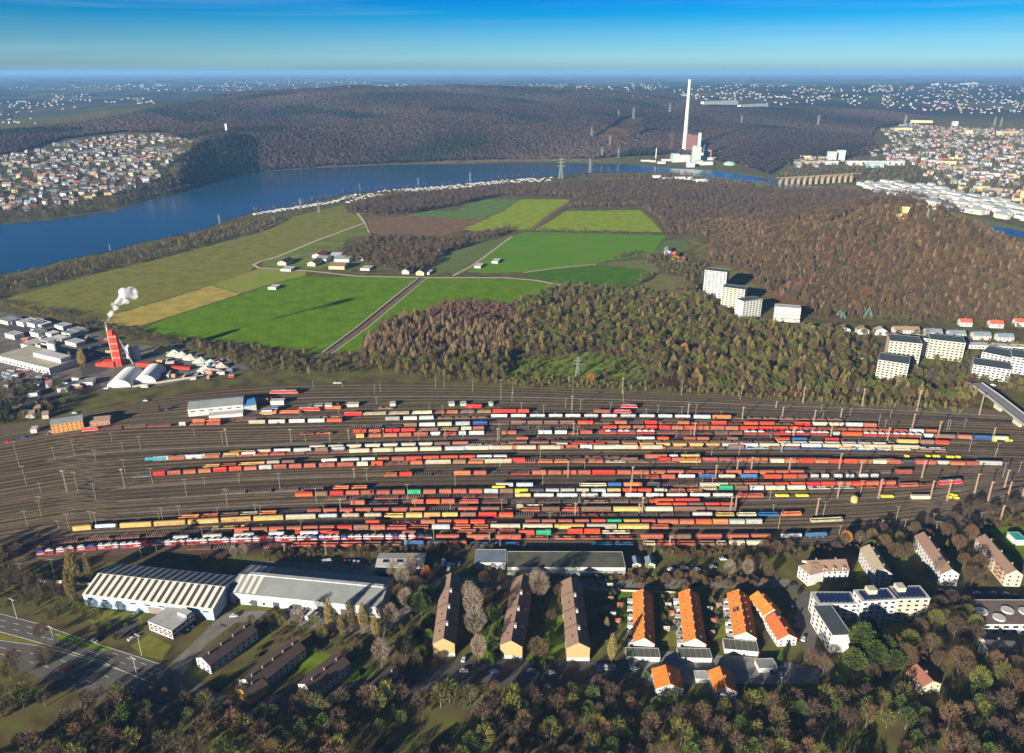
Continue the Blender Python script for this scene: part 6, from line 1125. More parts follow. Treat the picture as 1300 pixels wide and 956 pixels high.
for k, (x0, x1, y, h, m, lb) in enumerate(((1076,1148,210,13,w_white,"long white factory east of the viaduct"),(1052,1061,206,34,w_grey,"grey tower building west of the long factory"),(1064,1072,205,36,w_grey,"second grey tower building beside the long factory"),(1102,1122,213,14,mat("wall_teal_grey",(.25,.38,.42)),"blue grey glazed hall before the long factory"),(1018,1030,203,12,w_yel,"ochre building west of the grey towers"),(1048,1064,209,10,w_white,"white hall at the grey towers"),(1137,1158,167,14,w_yel,"yellow slab above the town"),(1156,1184,156,11,w_yel,"cream slab on the town's upper edge"),(1210,1216,160,20,w_white,"white cube tower on the forest edge"),(1225,1234,172,20,w_yel,"ochre block in the town centre"),(1270,1292,173,18,w_yel,"large yellow building at the right of the town"),(893,940,133,16,w_white,"long white housing row on the far hill crest"),(940,975,136,10,w_white,"lower white housing row on the far hill crest"),(1252,1272,247,14,w_brown,"brown hall amid the white halls"),(1240,1256,243,12,w_yel,"ochre hall by the river park"))):
    a, b_ = G(x0, y), G(x1, y); t = thing("town_building", lb, "building", a); d = b_-a; t.rotation_euler = (0, 0, math.atan2(d.y, d.x)); L_ = min(d.length, 330); mb = MB(); mb.box(0, L_, 0, 20, -8, h); link("wall", mb.mesh("wall", m), t); mb = MB(); mb.box(-.4, L_+.4, -.4, 20.4, h+.01, h+1); link("roof", mb.mesh("roof", r_lt), t)
    if L_ > 60:
        for q in range(int(L_/22)): mb = MB(); mb.box(6+q*22, 14+q*22, 5, 15, h+1.01, h+3); link("roof_light", mb.mesh("roof_light", r_gb), t)
# scattered far settlements, thousands of houses
def cluster(cx, cy, rx, ry, n, big=1.0):
    for _ in range(n):
        px, py = cx+rw.uniform(-1,1)*rx, cy+rw.uniform(-1,1)*ry
        q = G(px, py)
        if q.y > 52000: continue
        s = big*(.58+q.y/34000); stuff_house(q, rw.uniform(-.5,.5), rw.uniform(9,20)*s, 9*s, rw.uniform(5,9)*s, rw.choice((0,0,1,2)), rw.choice((3,3,5,3,4)))
for c in ((90,124,26,5,90),(165,128,32,4,70),(60,134,40,5,60),(25,133,28,5,60),(95,112,95,3,110),(178,109,32,2,60,1.6),(250,112,60,4,120),(330,110,50,6,160),(380,105,90,4,160),(450,108,60,4,60),(560,113,40,3,50),(600,111,120,4,220),(720,110,120,4,160),(20,150,26,8,40),(700,121,60,2,60),(760,123,60,4,90),(830,124,50,6,170),(900,122,60,5,120),(980,121,70,5,140),(1030,128,70,6,120),(1110,118,70,6,110),(1180,127,60,8,160),(1245,124,60,8,150),(1290,131,30,8,100),(1240,140,70,5,110),(1170,113,70,4,160),(1260,112,60,4,130),(1000,112,120,4,160),(860,112,100,4,120),(1210,107,30,1,40,2.2),(1170,135,50,5,80)):
    cluster(c[0], c[1], c[2], c[3], c[4]//3, c[5] if len(c) > 5 else 1.0)
o = link("distant_houses", STUFF.mesh("distant_houses", SM)); tag(o, "pale houses of the many far villages and suburbs", kind='stuff')
# trees among the town houses
for nm, pl, st in (("left", P_LTOWN, 13), ("a", P_RT1, 15), ("b", P_RT2, 14), ("c", P_WHITE, 34), ("d", [(0,270),(90,262),(150,247),(206,232),(216,214),(230,222),(228,243),(185,254),(130,267),(60,278),(0,283),(-40,289),(-40,278)], 11), ("e", [(1000,200),(1150,205),(1170,230),(1090,233),(1060,228),(990,228)], 16)):
    wood("town_trees", pl, st, [k_hill[0], k_hill[3], k_hill[4]], (0, 0, {"left": "bare trees between the hillside houses", "a": "bare trees between the houses of the right hand town", "b": "bare trees along the river in the town", "c": "few bare trees between the white halls", "d": "bare trees along the far lake shore", "e": "bare trees around the long factory"}[nm]), .6, 1.05)
# caravans on the shore
cb = MB(); cb.extr([(-3.4,.5),(3.4,.5),(3.5,1.6),(3.0,2.7),(-3.0,2.75),(-3.5,2.2)][::-1], -1.3, 1.3, axis='y'); cw_ = MB(); cw_.box(-2.2, -.8, -1.34, -1.3, 1.4, 2.1); cw_.box(.6, 2.2, -1.34, -1.3, 1.4, 2.1)
CV = proto("caravan", "caravan", cb.mesh("caravan_body", W("caravan", (.40,.40,.39))), [("glazing", cw_.mesh("glazing", glass_m))])
line = [(322,272),(371,264.5),(420,257),(445,250),(470,245.5),(500,242.5),(560,237.8),(600,234),(640,229.5),(700,226.5)]; nc = 0
for i in range(288):
    f = (i+rw.random())/288; x = 322+f*378; y = float(np.interp(x, [a for a, b in line], [b for a, b in line])); wide = 8 if 435 < x < 505 else 4 if x > 505 else 2
    p = gz(x, y+rw.uniform(-.2, 1)*wide*.9); nc += 1
    s = rw.uniform(.85, 1.3); CV.put(p, rw.uniform(-.5,.5), (s, s, s), "white caravan on the lakeside camping ground", "caravans on the lakeside camping ground")
# ------------------------------------------------------------ foreground streets
lawn = mat("lawn", (.14,.22,.015), col2=(.09,.13,.02), nscale=.15); lawn2 = mat("lawn_dry", (.19,.20,.03), col2=(.13,.12,.035), nscale=.15); garden = mat("garden_soil", (.13,.10,.055), col2=(.08,.10,.025), nscale=.3); yardc = mat("yard_concrete", (.22,.20,.17), nscale=.15, var=.15); drv = mat("paving_grey", (.25,.24,.22), nscale=.2)
for nm, pl, m, z in (("road", [(-60,772),(0,779),(53,793),(101,810),(203,843),(260,868),(300,895),(270,900),(220,878),(190,866),(127,839),(76,823),(0,802),(-60,790)], road_l, .06), ("road", [(-60,797),(0,813),(50,820),(109,836),(162,854),(215,882),(240,905),(180,905),(120,885),(51,860),(0,839),(-60,822)], road_l, .06),
        ("service_road", [(208,850),(222,838),(262,800),(285,778),(330,775),(480,795),(520,760),(505,735),(530,728),(545,740),(540,765),(498,800),(470,806),(340,790),(300,790),(262,818),(232,856)], yardc, .05), ("verge", [(0,803),(76,824),(110,836),(100,834),(0,812)], lawn2, .05), ("verge", [(60,800),(101,811),(145,824),(130,828),(75,812)], lawn, .09),
        ("lawn", [(105,770),(180,780),(182,800),(150,805),(118,792),(100,783)], lawn2, .04), ("lawn", [(165,820),(190,806),(218,820),(205,838),(182,832)], lawn2, .04), ("car_park", [(140,785),(178,790),(172,812),(140,800)], road_m, .05),
        ("street", [(200,905),(540,850),(560,838),(850,838),(905,838),(1010,838),(1010,850),(870,858),(830,868),(620,872),(540,876),(300,920)], road_m, .05), ("forecourt", [(790,822),(915,832),(975,835),(1040,850),(1040,868),(830,868),(800,850)], drv, .07),
        ("street", [(1000,745),(1025,750),(1030,770),(1040,820),(1065,850),(1050,860),(1030,840),(1005,800),(1012,775)], road_l, .05), ("street", [(1180,748),(1210,745),(1300,750),(1320,755),(1320,762),(1240,760),(1190,758)], road_m, .05), ("works_yard", [(320,712),(477,716),(480,735),(600,732),(650,736),(800,735),(1000,735),(1010,745),(800,748),(520,748),(500,735),(320,716)], yardc, .03),
        ("factory_yard", [(-60,400),(0,395),(60,405),(118,420),(150,436),(210,440),(290,455),(318,468),(250,482),(200,490),(120,496),(60,488),(-60,500)], mat("industrial_ground", (.19,.17,.145), col2=(.10,.09,.08), nscale=.08), .03), ("asphalt_yard", [(100,425),(150,440),(135,470),(105,478),(98,452)], road_m, .05), ("storage_yard", [(-60,498),(60,488),(120,478),(130,492),(60,510),(-60,530)], road_m, .04),
        ("road", [(-60,402),(0,405),(55,420),(78,432),(60,434),(0,415),(-60,412)], road_m, .06), ("lawn", [(700,755),(718,750),(722,810),(712,838),(696,838),(690,800)], lawn, .04), ("lawn", [(610,800),(632,800),(634,838),(612,840)], lawn, .04), ("lawn", [(665,835),(705,832),(700,850),(670,850)], lawn, .04), ("lawn", [(795,745),(806,755),(802,790),(790,800),(778,790),(784,750)], lawn, .04), ("lawn", [(836,752),(856,752),(866,815),(862,822),(840,818)], lawn2, .04), ("lawn", [(898,752),(915,755),(930,805),(905,812)], lawn2, .04),
        ("lawn", [(1085,725),(1100,700),(1120,740),(1150,745),(1120,755),(1090,745)], lawn2, .04), ("lawn", [(1150,690),(1170,715),(1200,748),(1230,745),(1190,725)], lawn, .04), ("lawn", [(1250,670),(1290,668),(1340,672),(1340,720),(1310,718),(1275,690)], lawn, .04), ("lawn", [(1020,835),(1035,838),(1025,866),(1012,866)], lawn, .04), ("lawn", [(1062,838),(1084,838),(1075,868),(1060,868)], lawn, .04), ("lawn", [(455,850),(470,842),(480,855),(462,870)], lawn, .04), ("lawn", [(368,828),(400,820),(420,832),(388,856),(360,850)], lawn, .04), ("lawn", [(420,855),(450,840),(465,850),(445,880),(425,880)], lawn, .04),
        ("garden_ground", [(480,745),(540,742),(548,820),(530,850),(470,845),(430,820),(400,812),(480,800)], garden, .03), ("garden_ground", [(30,722),(100,718),(104,768),(60,790),(0,778),(-40,770),(-40,735)], garden, .03), ("garden_ground", [(1085,810),(1240,790),(1330,840),(1330,880),(1080,880)], garden, .03)):
    sheet(nm, pl, z, m)
lm = mat("road_paint", (.75,.75,.72))
for pl in ([(0,787),(53,800),(110,817),(203,850)], [(0,794.5),(60,810),(118,828),(200,858)], [(0,822),(60,833),(115,850),(190,882)], [(0,830),(55,845),(115,866)]): ribbon("road_marking", pl, .25, .10, lm, dash=(4, 6))
for k, pl in enumerate(([(0,779),(53,793),(101,810),(203,843)], [(0,802),(76,823),(127,839),(190,866)], [(0,813),(50,820),(109,836),(162,854)])):
    pts = [gz(x, y) for x, y in pl]; mb = MB()
    V, F = ribbon_pts(pts, .25, .16); mb.add(V, F); V2, F2 = ribbon_pts(pts, .25, .0)
    for i in range(len(pts)-1):
        for s in (0, 1): a = 2*i+s; mb.add([V[a], V[a+2], V2[a+2], V2[a]], [(0,1,2,3)])
    tag(link("kerb", mb.mesh("kerb", w_grey)), kind='structure')
# retaining wall strip by the warehouse
def low_wall(a, b_, h, label, m=w_cream):
    p, q = gz(*a), gz(*b_); d = q-p; mb = MB(); mb.box(0, d.length, -.15, .15, 0, h); o = link("wall_strip", mb.mesh("wall_strip", m), loc=p, rz=math.atan2(d.y, d.x)); tag(o, label, "wall")
low_wall((48,738), (118,744), 2.2, "low pale wall running left from the striped warehouse"); low_wall((168,492), (258,478), 2, "pale boundary wall behind the round topped shelters"); low_wall((745,749), (858,753), 1.2, "low garden wall behind the orange terraces")
# cars parked and driving
CL = """0 168 812 .9;2 167 806 .9;0 171 782 1.1;5 253 788 .5;2 246 792 .5;3 241 797 .5;3 235 801 .5;2 229 807 .5;0 297 783 .2;5 85 851 .6;0 120 815 -.4;3 367 776 1;0 372 777 1;1 377 777.5 1;0 382 778 1;3 388 779 1;0 402 781 1.2;3 408 782 1;2 413 783 1;1 421 784 1;5 438 714 1.5;4 444 714 1.5;0 450 714.5 1.5;1 455 715 1.5;2 470 715 1.5;3 554 716 1.5;0 563 714 1.5;0 569 718 1.4;1 575 719 1.4;3 583 716 1.5;0 589 853 0;4 627 854 0;0 589 838 1.3;2 680 855 .1;0 675 853 .1;1 699 855 .1;3 757 848 1.5;4 761 848 1.5;2 765 848 1.5;1 769 848 1.5;2 774 848 1.5;3 779 848 1.5;0 806 850 .3;0 852 724 .2;0 869 722 .2;0 885 724 .2;1 905 721 .2;0 918 711 .1;1 928 718 .3;2 1006 744 .1;0 1208 752 .1;2 1193 751 .2;1 1240 754 .1;1 1260 754 .1;0 1276 755 .1;2 1288 757 .1;3 1010 788 1;2 1015 800 1;3 1005 772 1.2;0 1020 812 1;4 979 853 1.2;0 984 845 1.2;1 991 858 1.2;0 1081 432 .5;1 1090 437 .3;2 1108 464 .4;0 1096 456 .2;0 426 487 .1;1 431 487 .1;3 60 552 .3;0 64 550 .3;1 68 549.5 .3;2 72 549 .3;0 76 548 .3;0 91 545 .3;2 40 554 .2;5 10 562 .1;4 30 556 .1;0 135 494 0;1 185 509.5 .1;0 95 525 .1;2 218 519 .2;3 212 521 .2;0 925 362 1;2 928 371 1;0 932 379 1;3 936 386 1;0 942 391 .6;1 950 396 .6;0 1258 500 -.6"""
for q in CL.split(";"):
    ci, x, y, rz = q.split(); ci = int(ci); x = float(x); y = float(y); p = gz(x, y); z = 9.03 if x > 1257 and y < 501 and y > 499 else .15
    place = "on the dual carriageway" if y > 811 and x < 150 else "beside the small office" if x < 260 and y > 770 else "in front of the grey roofed warehouse" if x < 430 and y > 770 else "on the strip behind the warehouses" if y > 700 and y < 727 and x < 800 else "in the shaded street at the bottom" if 580 < x < 830 and y > 835 else "on the strip behind the orange terraces" if x < 940 and 700 < y < 730 else "in the side street by the solar roofed block" if 990 < x < 1050 else "behind the modern block" if x > 1180 and y > 740 else "near the orange brick building" if x < 110 else "on the street below the hill"
    car(ci, (p.x, p.y, z), float(rz), f"{car_cols[ci][1]} car parked {place}", f"{car_cols[ci][1]} cars parked {place}")
for k in range(60):
    x = rw.uniform(-5, 60); y = rw.uniform(468, 488); p = gz(x, y); ci = rw.choices(range(6), (6,3,2,2,1,1))[0]; car(ci, (p.x, p.y, .1), .4, f"{car_cols[ci][1]} car in the crowded lot by the factory hall", f"{car_cols[ci][1]} cars in the crowded lot by the factory hall")
# vans / trailers
vb = MB(); vb.extr([(-3,.4),(3,.4),(3,1.3),(2.3,1.5),(1.8,2.5),(-3,2.6)][::-1], -1, 1, axis='y'); vw = MB(); vw.add([(2.28,-.9,1.55),(2.28,.9,1.55),(1.86,.9,2.35),(1.86,-.9,2.35)], [(0,1,2,3)])
VP = proto("van", "van", vb.mesh("van_body", mat("car_paint_white", (.75,.76,.78))), [("windscreen", vw.mesh("windscreen", glass_m))])
for x, y, rz, lb in ((394,783,1.2,"long white van in front of the grey roofed warehouse"),(563,716.5,1.5,"white van between the workshop and the shed"),(570,721,1.5,"white van right behind another van by the shed"),(416,715,.3,"small pale truck behind the striped warehouse"),(184,492,.1,"white lorry on the track road")):
    p = gz(x, y); VP.put((p.x, p.y, .1), rz, (1.2,1.1,1.1), lb)
# yellow and white crates on the east end
for k, (x, y) in enumerate([(1151,580),(1178,580),(1186,580),(1190,580),(1204,581),(1208,581),(1216,581),(987,630),(993,630),(998,630),(1013,630),(1018,630),(1023,630),(1121,631),(1126,631),(1131,631),(1205,632),(1212,630),(1214,633),(1208,629),(1262,560),(1278,560),(1282,560)]):
    p = gz(x, y); mb = MB(); mb.box(-1.6, 1.6, -1.1, 1.1, 0, 1.2); mb.box(-1.4, 1.4, -.9, .9, 1.2, 1.3); o = link("track_crate", mb.mesh("track_crate", mat("crate_yellow", (.72,.62,.03))), loc=(p.x, p.y, .3)); tag(o, "small yellow crate between the tracks at the yard's east end", "crate", "yellow crates between the tracks")
p = gz(1084, 637); mb = MB(); mb.cyl(0, 0, .1, 4.2, 2.5, 2.5, 14); mb.cyl(0, 0, 4.2, 5.2, 2.5, .6, 14); tag(link("yellow_tank", mb.mesh("yellow_tank", mat("tank_yellow", (.5,.36,.12))), loc=p), "round yellow tank standing alone beside the tracks", "tank")
p = gz(1168, 633); mb = MB(); mb.box(-7, 7, -1.3, 1.3, .3, 3); tag(link("container_cabin", mb.mesh("container_cabin", w_cream), loc=p), "white cabin container beside the easternmost tracks", "container")
# steam
sm = bpy.data.materials.new("steam"); sm.use_nodes = True; n = sm.node_tree; n.nodes.remove(n.nodes["Principled BSDF"]); pv = n.nodes.new("ShaderNodeVolumePrincipled"); pv.inputs["Color"].default_value = (.95,.95,.97,1); nz = n.nodes.new("ShaderNodeTexNoise"); nz.inputs["Scale"].default_value = .16; nz.inputs["Detail"].default_value = 4; tz = n.nodes.new("ShaderNodeTexCoord"); n.links.new(tz.outputs["Object"], nz.inputs["Vector"])
mz = n.nodes.new("ShaderNodeMapRange"); mz.inputs[1].default_value = .42; mz.inputs[2].default_value = .62; mz.inputs[3].default_value = 0; mz.inputs[4].default_value = .5; n.links.new(nz.outputs[0], mz.inputs[0]); n.links.new(mz.outputs[0], pv.inputs["Density"])
n.links.new(pv.outputs[0], n.nodes["Material Output"].inputs["Volume"])
import bmesh
bm = bmesh.new(); rs_ = random.Random(4)
for i in range(22):
    f = i/21; c = Vector((-5.6+f*15+rs_.uniform(-1,1)*(1+5*f)+(14*f*f), 1+f*10+rs_.uniform(-2,2)*f, 46+33*f**.8+rs_.uniform(-2,2)*f)); r = 1.2+5.0*f*rs_.uniform(.6,1.15)
    bmesh.ops.create_icosphere(bm, subdivisions=2, radius=r, matrix=Matrix.Translation(c))
me = bpy.data.meshes.new("steam"); bm.to_mesh(me); bm.free(); me.materials.append(sm); o = link("smoke", me, loc=p0); tag(o, "white steam drifting from the red mixing tower", kind='stuff')
rmd = o.modifiers.new("r", 'REMESH'); rmd.mode = 'VOXEL'; rmd.voxel_size = .8
# ------------------------------------------------------------ foreground trees
TL = [("poplar", "420 800 1.0;446 800 .95;462 802 1;434 806 .7;478 814 .9;487 810 .6;776 840 .85;770 800 .5;97 742 1.25;116 738 1;93 762 1.1;103 466 1;91 463 .8;107 467 1.1", "tall pale poplar beside the warehouses", "pale poplars beside the warehouses"),
 ("birch", "501 740 1;522 735 1.1;512 750 1;516 775 1;497 800 .95;380 798 .9;485 848 1.1;601 790 1.3;596 770 1;604 815 1.3;685 765 1.25;681 755 1;608 842 1;1071 694 .5;925 733 .8;948 735 .8;298 710 .6;310 708 .6;1190 735 .8", "pale birch with white limbs among the rows of flats", "birches among the rows of flats"),
 ("bare", "508 765 1;527 755 1;683 838 1.15;680 760 1.1;655 760 .8;710 760 .8;640 750 .9;660 745 .9;860 738 .6;880 738 .6;845 740 .6;890 742 .55;1120 700 .9;1105 690 .8;1135 712 1;1150 710 .9;1215 700 .9;1230 690 1;1240 735 1.25;1232 745 1.1;1222 722 .9;1190 850 .9;1215 855 1.3;1230 865 1;1145 850 1.25;1130 835 1.1;1180 830 1;1165 810 .9;1195 795 .9;1215 790 .9;1260 855 1;1285 860 1;1300 845 .9;1028 850 .9;1045 855 .8;60 845 1;20 850 .9;15 864 .9;55 812 .8;1160 680 .8;1175 690 .8;1200 682 .9;1070 695 .7;1090 690 .7;1000 700 .7;985 705 .8;970 700 .7;1255 700 .8;965 722 .8;950 722 .7;935 727 .7;975 735 .7", "bare brown tree in the residential foreground", "bare brown trees in the foreground"),
 ("baredark", "35 750 1;50 748 .9;20 740 .9;65 758 .9;45 765 .8;8 755 .9;75 760 .7;88 752 .8;1170 770 .9;1190 778 1;1205 770 .9;1225 775 .8;1180 790 1;1210 812 1.1;1235 818 1;1220 835 1;1160 835 1;1120 855 1;1105 865 .9;530 850 .8;508 855 .9;515 835 .9;525 815 .9;480 765 .7;620 765 .9;615 745 .9;625 785 .8;700 790 .7;340 712 .5;355 712 .5;620 728 .5;455 830 .7;440 835 .6;1060 700 .7;1210 665 .8;1225 655 .8;1240 650 .9;1260 655 .8;1180 672 .8;1285 650 .9;1120 680 .7", "dark bare tree in the shaded gardens", "dark bare trees in the shaded gardens"),
 ("bareolive", "100 780 .6;112 785 .6;125 790 .6;137 800 .5;80 775 .7;70 790 .6;1105 705 .8;1225 790 .8;1235 805 .8;1215 800 .8;1010 760 .3;1140 690 .6;410 812 .6;330 800 .5;340 795 .5;350 790 .5;320 792 .4;1185 800 .9;1150 830 1;1270 870 .9;1240 880 1;400 795 .5;360 798 .5;1095 845 .6;560 838 .4", "olive brown bare tree near the flats", "olive bare trees near the flats"),
 ("pine", "535 782 1.15;540 772 1.0;512 832 .8;532 815 .6;1090 835 1.35;1105 850 1.3;1100 820 1.1;1120 840 1.2;1082 855 1.1;1132 855 1;525 775 .8", "broad dark green conifer", "broad green conifers"),
 ("leafy", "628 790 .9;632 810 1;626 830 .9;640 795 .7;542 800 .8;545 815 .8;538 835 .7;720 740 .4;545 790 .7;622 845 .7;700 812 .6;372 795 .4", "green leafy tree in the shade between the long flats", "green trees between the long flats"),
 ("spruce", "6 524 .9;14 530 1;22 522 .8;2 536 1;203 522 .4;990 840 .5;1128 690 .6;1200 700 .5;650 470 .6;672 472 .7;782 470 .7;790 474 .5", "dark green spruce", "dark green spruces"),
 ("bluespruce", "1102 403 .9;1070 404 .55;1066 401 .5", "pale blue green spruce below the wooded hill", "blue green spruces below the hill"),
 ("rusty", "750 487 1;868 448 1;1073 692 .9;542 738 .9;1148 740 .4;975 702 .5;895 700 .3", "tree still holding rust orange leaves", "trees with rust orange leaves"),
 ("bushgreen", "1258 682 1;815 755 1;840 760 1;845 775 1;838 790 1;905 765 1;910 780 1;915 795 1;790 770 1;795 785 1;800 812 1;855 800 1;1060 860 1.2;1100 868 1.3;700 840 1.2;690 845 1;675 843 1.1;370 835 1.2;400 828 1;820 858 1;805 862 1;810 848 .8;830 852 .8;780 755 1;300 800 .9;290 808 .9;283 815 .8;275 822 .9;330 825 .9;325 835 .8;340 845 .9;355 835 .9;1038 745 .9;160 795 .8", "small green garden bush", "green garden bushes"),
 ("bushbrown", "780 735 1;790 738 1;800 735 1;812 740 1;825 742 1;838 740 1;700 745 1;870 745 1;883 745 1;900 742 1;912 740 1;925 745 1;940 742 1;955 745 1;970 742 1;120 802 1;150 812 1;130 806 1;335 800 1;420 808 1;400 806 1;850 705 1;860 704 1;870 706 1;880 703 1;890 706 1;905 704 1;340 706 1;355 707 1;370 704 1;395 703 1;420 703 1;445 700 1;465 700 1;555 699 1;568 698 1;580 699 1;545 702 1;260 710 1;280 711 1", "brown bare bush along the yard boundary", "bare bushes along the yard boundary")]
NT0 = TREES[0]
for key, pos, lb, gp in TL:
    for q in pos.split(";"):
        x, y, s = map(float, q.split()); plant(key, x, y, s*(1.0 if key in ('bare', 'baredark') else 1.22 if 'bush' not in key else 1.1), lb, gp)
print("FOREGROUND TREES", TREES[0]-NT0)
# dark tree belt added south of the terraces to shade the street
k_green = far_kind('round', 'ever', 700, 11, 3.6, 1.5, .2, .8, 5)
south = pts_in([(0,888),(560,884),(800,882),(870,895),(860,1010),(-60,1010)], 6.5); south = np.concatenate([south, pts_in([(870,896),(1330,884),(1380,1010),(860,1010)], 6.5), pts_in([(-40,700),(30,705),(30,720),(-40,735)], 7)])
south = south[np.sin(south[:,0]/17+1.5*np.sin(south[:,1]/13))+np.sin(south[:,1]/11+2*np.sin(south[:,0]/29)) > -.9]
scatter_stuff("garden_trees", south, rng.uniform(.4, 1.25, len(south)), [k_copse[4], k_copse[2], k_copse[0], k_green, k_copse[4]], "added dark garden trees shading the street at the bottom edge", seed=3)
scr = pts_in([(330,700),(500,697),(640,694),(640,704),(540,703),(470,708),(330,712)], 4); scr = np.concatenate([scr, pts_in([(800,699),(980,696),(1060,697),(1130,692),(1140,700),(1060,706),(960,712),(840,706)], 4.5), pts_in([(1140,676),(1300,650),(1330,652),(1330,664),(1240,678),(1150,690)], 5), pts_in([(738,728),(960,730),(960,745),(860,748),(745,744)], 4.5), pts_in([(-40,725),(100,722),(104,748),(60,772),(-40,772)], 6)])
scatter_stuff("scrub", scr, rng.uniform(.2, .45, len(scr)), [k_copse[0], k_copse[2], k_copse[4]], "brown scrub along the front edge of the rail yard", seed=8)
cl = pts_in([(636,466),(655,455),(700,448),(750,441),(838,462),(820,484),(645,484)], 9); scatter_stuff("clearing_shrubs", cl, rng.uniform(.25, .6, len(cl)), [k_copse[0], k_copse[2]], "scattered shrubs in the green clearing", seed=9)
orch = []
for i in range(9):
    for j in range(26):
        f, g_ = i/8, j/25; a = gz(545+85*g_, 346-44*g_); b2 = gz(583+68*g_, 348-47*g_); q = a.lerp(b2, f); orch.append((q.x, q.y, 0))
scatter_stuff("orchard_trees", np.array(orch), rng.uniform(.18, .28, len(orch)), [k_copse[0]], "rows of small orchard trees", seed=10)
# clutter in the gardens of the orange terraces: sheds
for k, (x, y) in enumerate([(775,762),(778,782),(787,770),(770,775),(848,770),(852,780),(858,792),(900,775),(906,790),(912,770),(774,745),(784,790),(903,805),(846,800),(1075,745)]):
    p = gz(x, y); t = thing("garden_shed", f"small garden shed with a {['brown','grey','red'][k % 3]} roof in the gardens of the orange terraces", "shed", p, f"{['brown','grey','red'][k % 3]} roofed garden sheds"); mb = MB(); mb.box(-1.6, 1.6, -1.2, 1.2, 0, 2.1); link("wall", mb.mesh("wall", w_brown), t); mb = MB(); mb.extr([(-1.4,2.05),(1.4,2.05),(0,2.9)], -1.8, 1.8); link("roof", mb.mesh("roof", [r_br, r_lt, r_red][k % 3]), t)
# undergrowth in the gardens
ug = [pts_in(pl, st) for pl, st in (([(480,745),(540,742),(548,820),(530,850),(470,845),(430,820),(400,812),(480,800)], 5), ([(30,722),(100,718),(104,768),(60,790),(0,778),(-40,770),(-40,735)], 7), ([(1085,810),(1240,790),(1330,840),(1330,880),(1080,880)], 7), ([(595,740),(632,742),(632,835),(597,835)], 4.5), ([(676,745),(716,745),(694,830),(668,835)], 6), ([(760,745),(790,748),(795,830),(760,832)], 5), ([(838,755),(856,755),(864,815),(844,820)], 5), ([(898,755),(915,757),(928,803),(906,810)], 5), ([(1085,690),(1110,690),(1155,745),(1140,750),(1100,700)], 7), ([(1180,740),(1245,735),(1260,748),(1190,748)], 6), ([(320,800),(400,800),(470,830),(400,830),(330,812)], 5), ([(340,830),(372,828),(350,860),(320,862)], 5), ([(1150,765),(1235,760),(1245,800),(1150,812)], 5), ([(1300,760),(1340,760),(1340,800),(1300,800)], 6))]
ug = np.concatenate(ug); scatter_stuff("undergrowth", ug, rng.uniform(.15, .42, len(ug)), [k_copse[0], k_copse[4], k_green, k_copse[2]], "low shrubs and undergrowth filling the gardens", seed=12)
# clutter of the industrial yards: storage containers
ccol = {"red": red_p, "white": w_white, "orange": mat("box_orange", (.6,.22,.05)), "grey": w_grey, "blue": mat("box_blue", (.03,.12,.35)), "rust": w_rust}
bx = MB(); bx.box(-3, 3, -1.2, 1.2, 0, 2.5); CB = {}
for k in range(90):
    if k < 55: x, y = rw.uniform(5, 150), rw.uniform(425, 495)
    else: x, y = rw.uniform(180, 300), rw.uniform(458, 482)
    if inpoly([x], [y], [(-10,440),(98,440),(100,470),(62,482),(-10,472)])[0] or inpoly([x], [y], [(125,470),(202,462),(205,496),(130,498)])[0]: continue
    cn_ = rw.choice(list(ccol)); p = gz(x, y)
    if cn_ not in CB:
        rf_ = MB(); rf_.box(-3.05, 3.05, -1.25, 1.25, 2.5, 2.62); CB[cn_] = proto("storage_container", "container", bx.mesh("container", ccol[cn_]), [("lid", rf_.mesh("lid", w_grey))])
    CB[cn_].put((p.x, p.y, .1), rw.choice((.2,-.3,1.6,.4)), (rw.uniform(.7,1.6), 1, rw.uniform(.8,1.3)), f"{cn_} storage container in the industrial yards at the left", f"{cn_} containers in the industrial yards")
east = pts_in([(1335,500),(1700,540),(1900,700),(1900,960),(1340,960),(1335,700),(1460,620),(1460,560)], 9); scatter_stuff("east_trees", east, rng.uniform(.4, 1.0, len(east)), [k_copse[0], k_copse[2], k_copse[4]], "bare trees continuing east of the housing", seed=21)
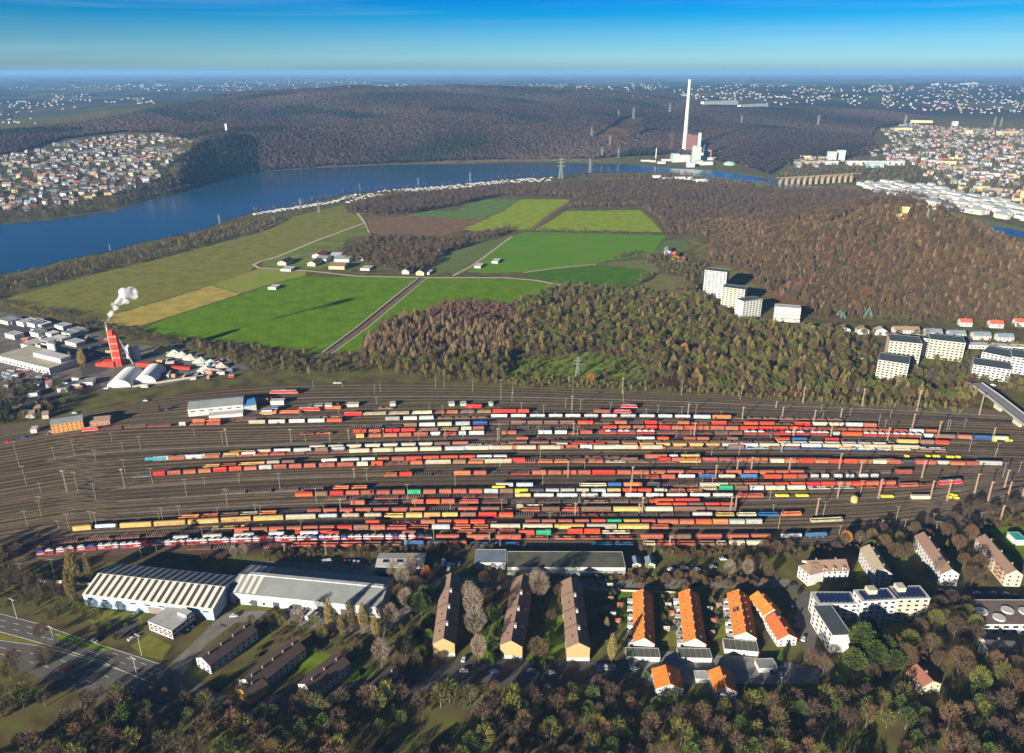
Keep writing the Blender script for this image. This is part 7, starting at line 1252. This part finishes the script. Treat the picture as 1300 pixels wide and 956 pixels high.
# street lamps on the dual carriageway
lp = MB(); lp.cyl(0, 0, 0, 10, .12, .08, 6); lh = MB(); lh.box(-1.6, 1.6, -.12, .12, 9.95, 10.15); LP_ = proto("street_lamp", "street lamp", lp.mesh("pole", w_grey), [("lamp_head", lh.mesh("lamp_head", w_grey))])
for x, y, lb in ((71,822,"street lamp in the grass between the carriageways, left"),(175,862,"street lamp in the grass between the carriageways, right"),(22,786,"street lamp at the far side of the carriageway"),(180,832,"street lamp beside the office lawn")):
    p = gz(x, y); LP_.put((p.x, p.y, 0), -.5, (1.4,1.4,1.4), lb)
# ------------------------------------------------------------ haze
mb = MB(); mb.box(-80000, 80000, -1500, 46000, -8, 322); hz = mb.mesh("haze", [])
hm = bpy.data.materials.new("haze_air"); hm.use_nodes = True; n = hm.node_tree; n.nodes.remove(n.nodes["Principled BSDF"]); pv = n.nodes.new("ShaderNodeVolumePrincipled")
pv.inputs["Color"].default_value = (.22,.48,.86,1); pv.inputs["Density"].default_value = HAZE; pv.inputs["Anisotropy"].default_value = 0
n.links.new(pv.outputs[0], n.nodes["Material Output"].inputs["Volume"]); hz.materials.append(hm); tag(link("haze", hz), "thin blue winter haze over the whole valley", kind='stuff')
# ------------------------------------------------------------ single out look-alikes by their order
bpy.context.view_layer.update()
same = {}
for o in C.objects:
    if o.parent is None and o.get('category') and o.get('label'): same.setdefault(o['label'], []).append(o)
for lb, os_ in same.items():
    if 1 < len(os_) <= 60 and len(lb.split()) <= 12 and os_[0]['category'] not in ('house', 'caravan'):
        os_.sort(key=lambda o: project(o.location.x, o.location.y, o.location.z)[0])
        for i, o in enumerate(os_): o['label'] = f"{lb}, {ordn(i+1)} from left"
    elif len(os_) > 1:
        for o in os_:
            if not o.get('group'): o['group'] = lb
for o in C.objects:
    for k in ("_L", "_D", "_h"):
        if k in o: del o[k]
import collections
cc_ = collections.Counter(o['category'] for o in C.objects if o.get('category') and o.parent is None)
open('/tmp/cats.txt','w').write(str(cc_.most_common(40)))
print("OBJECTS", len(C.objects))
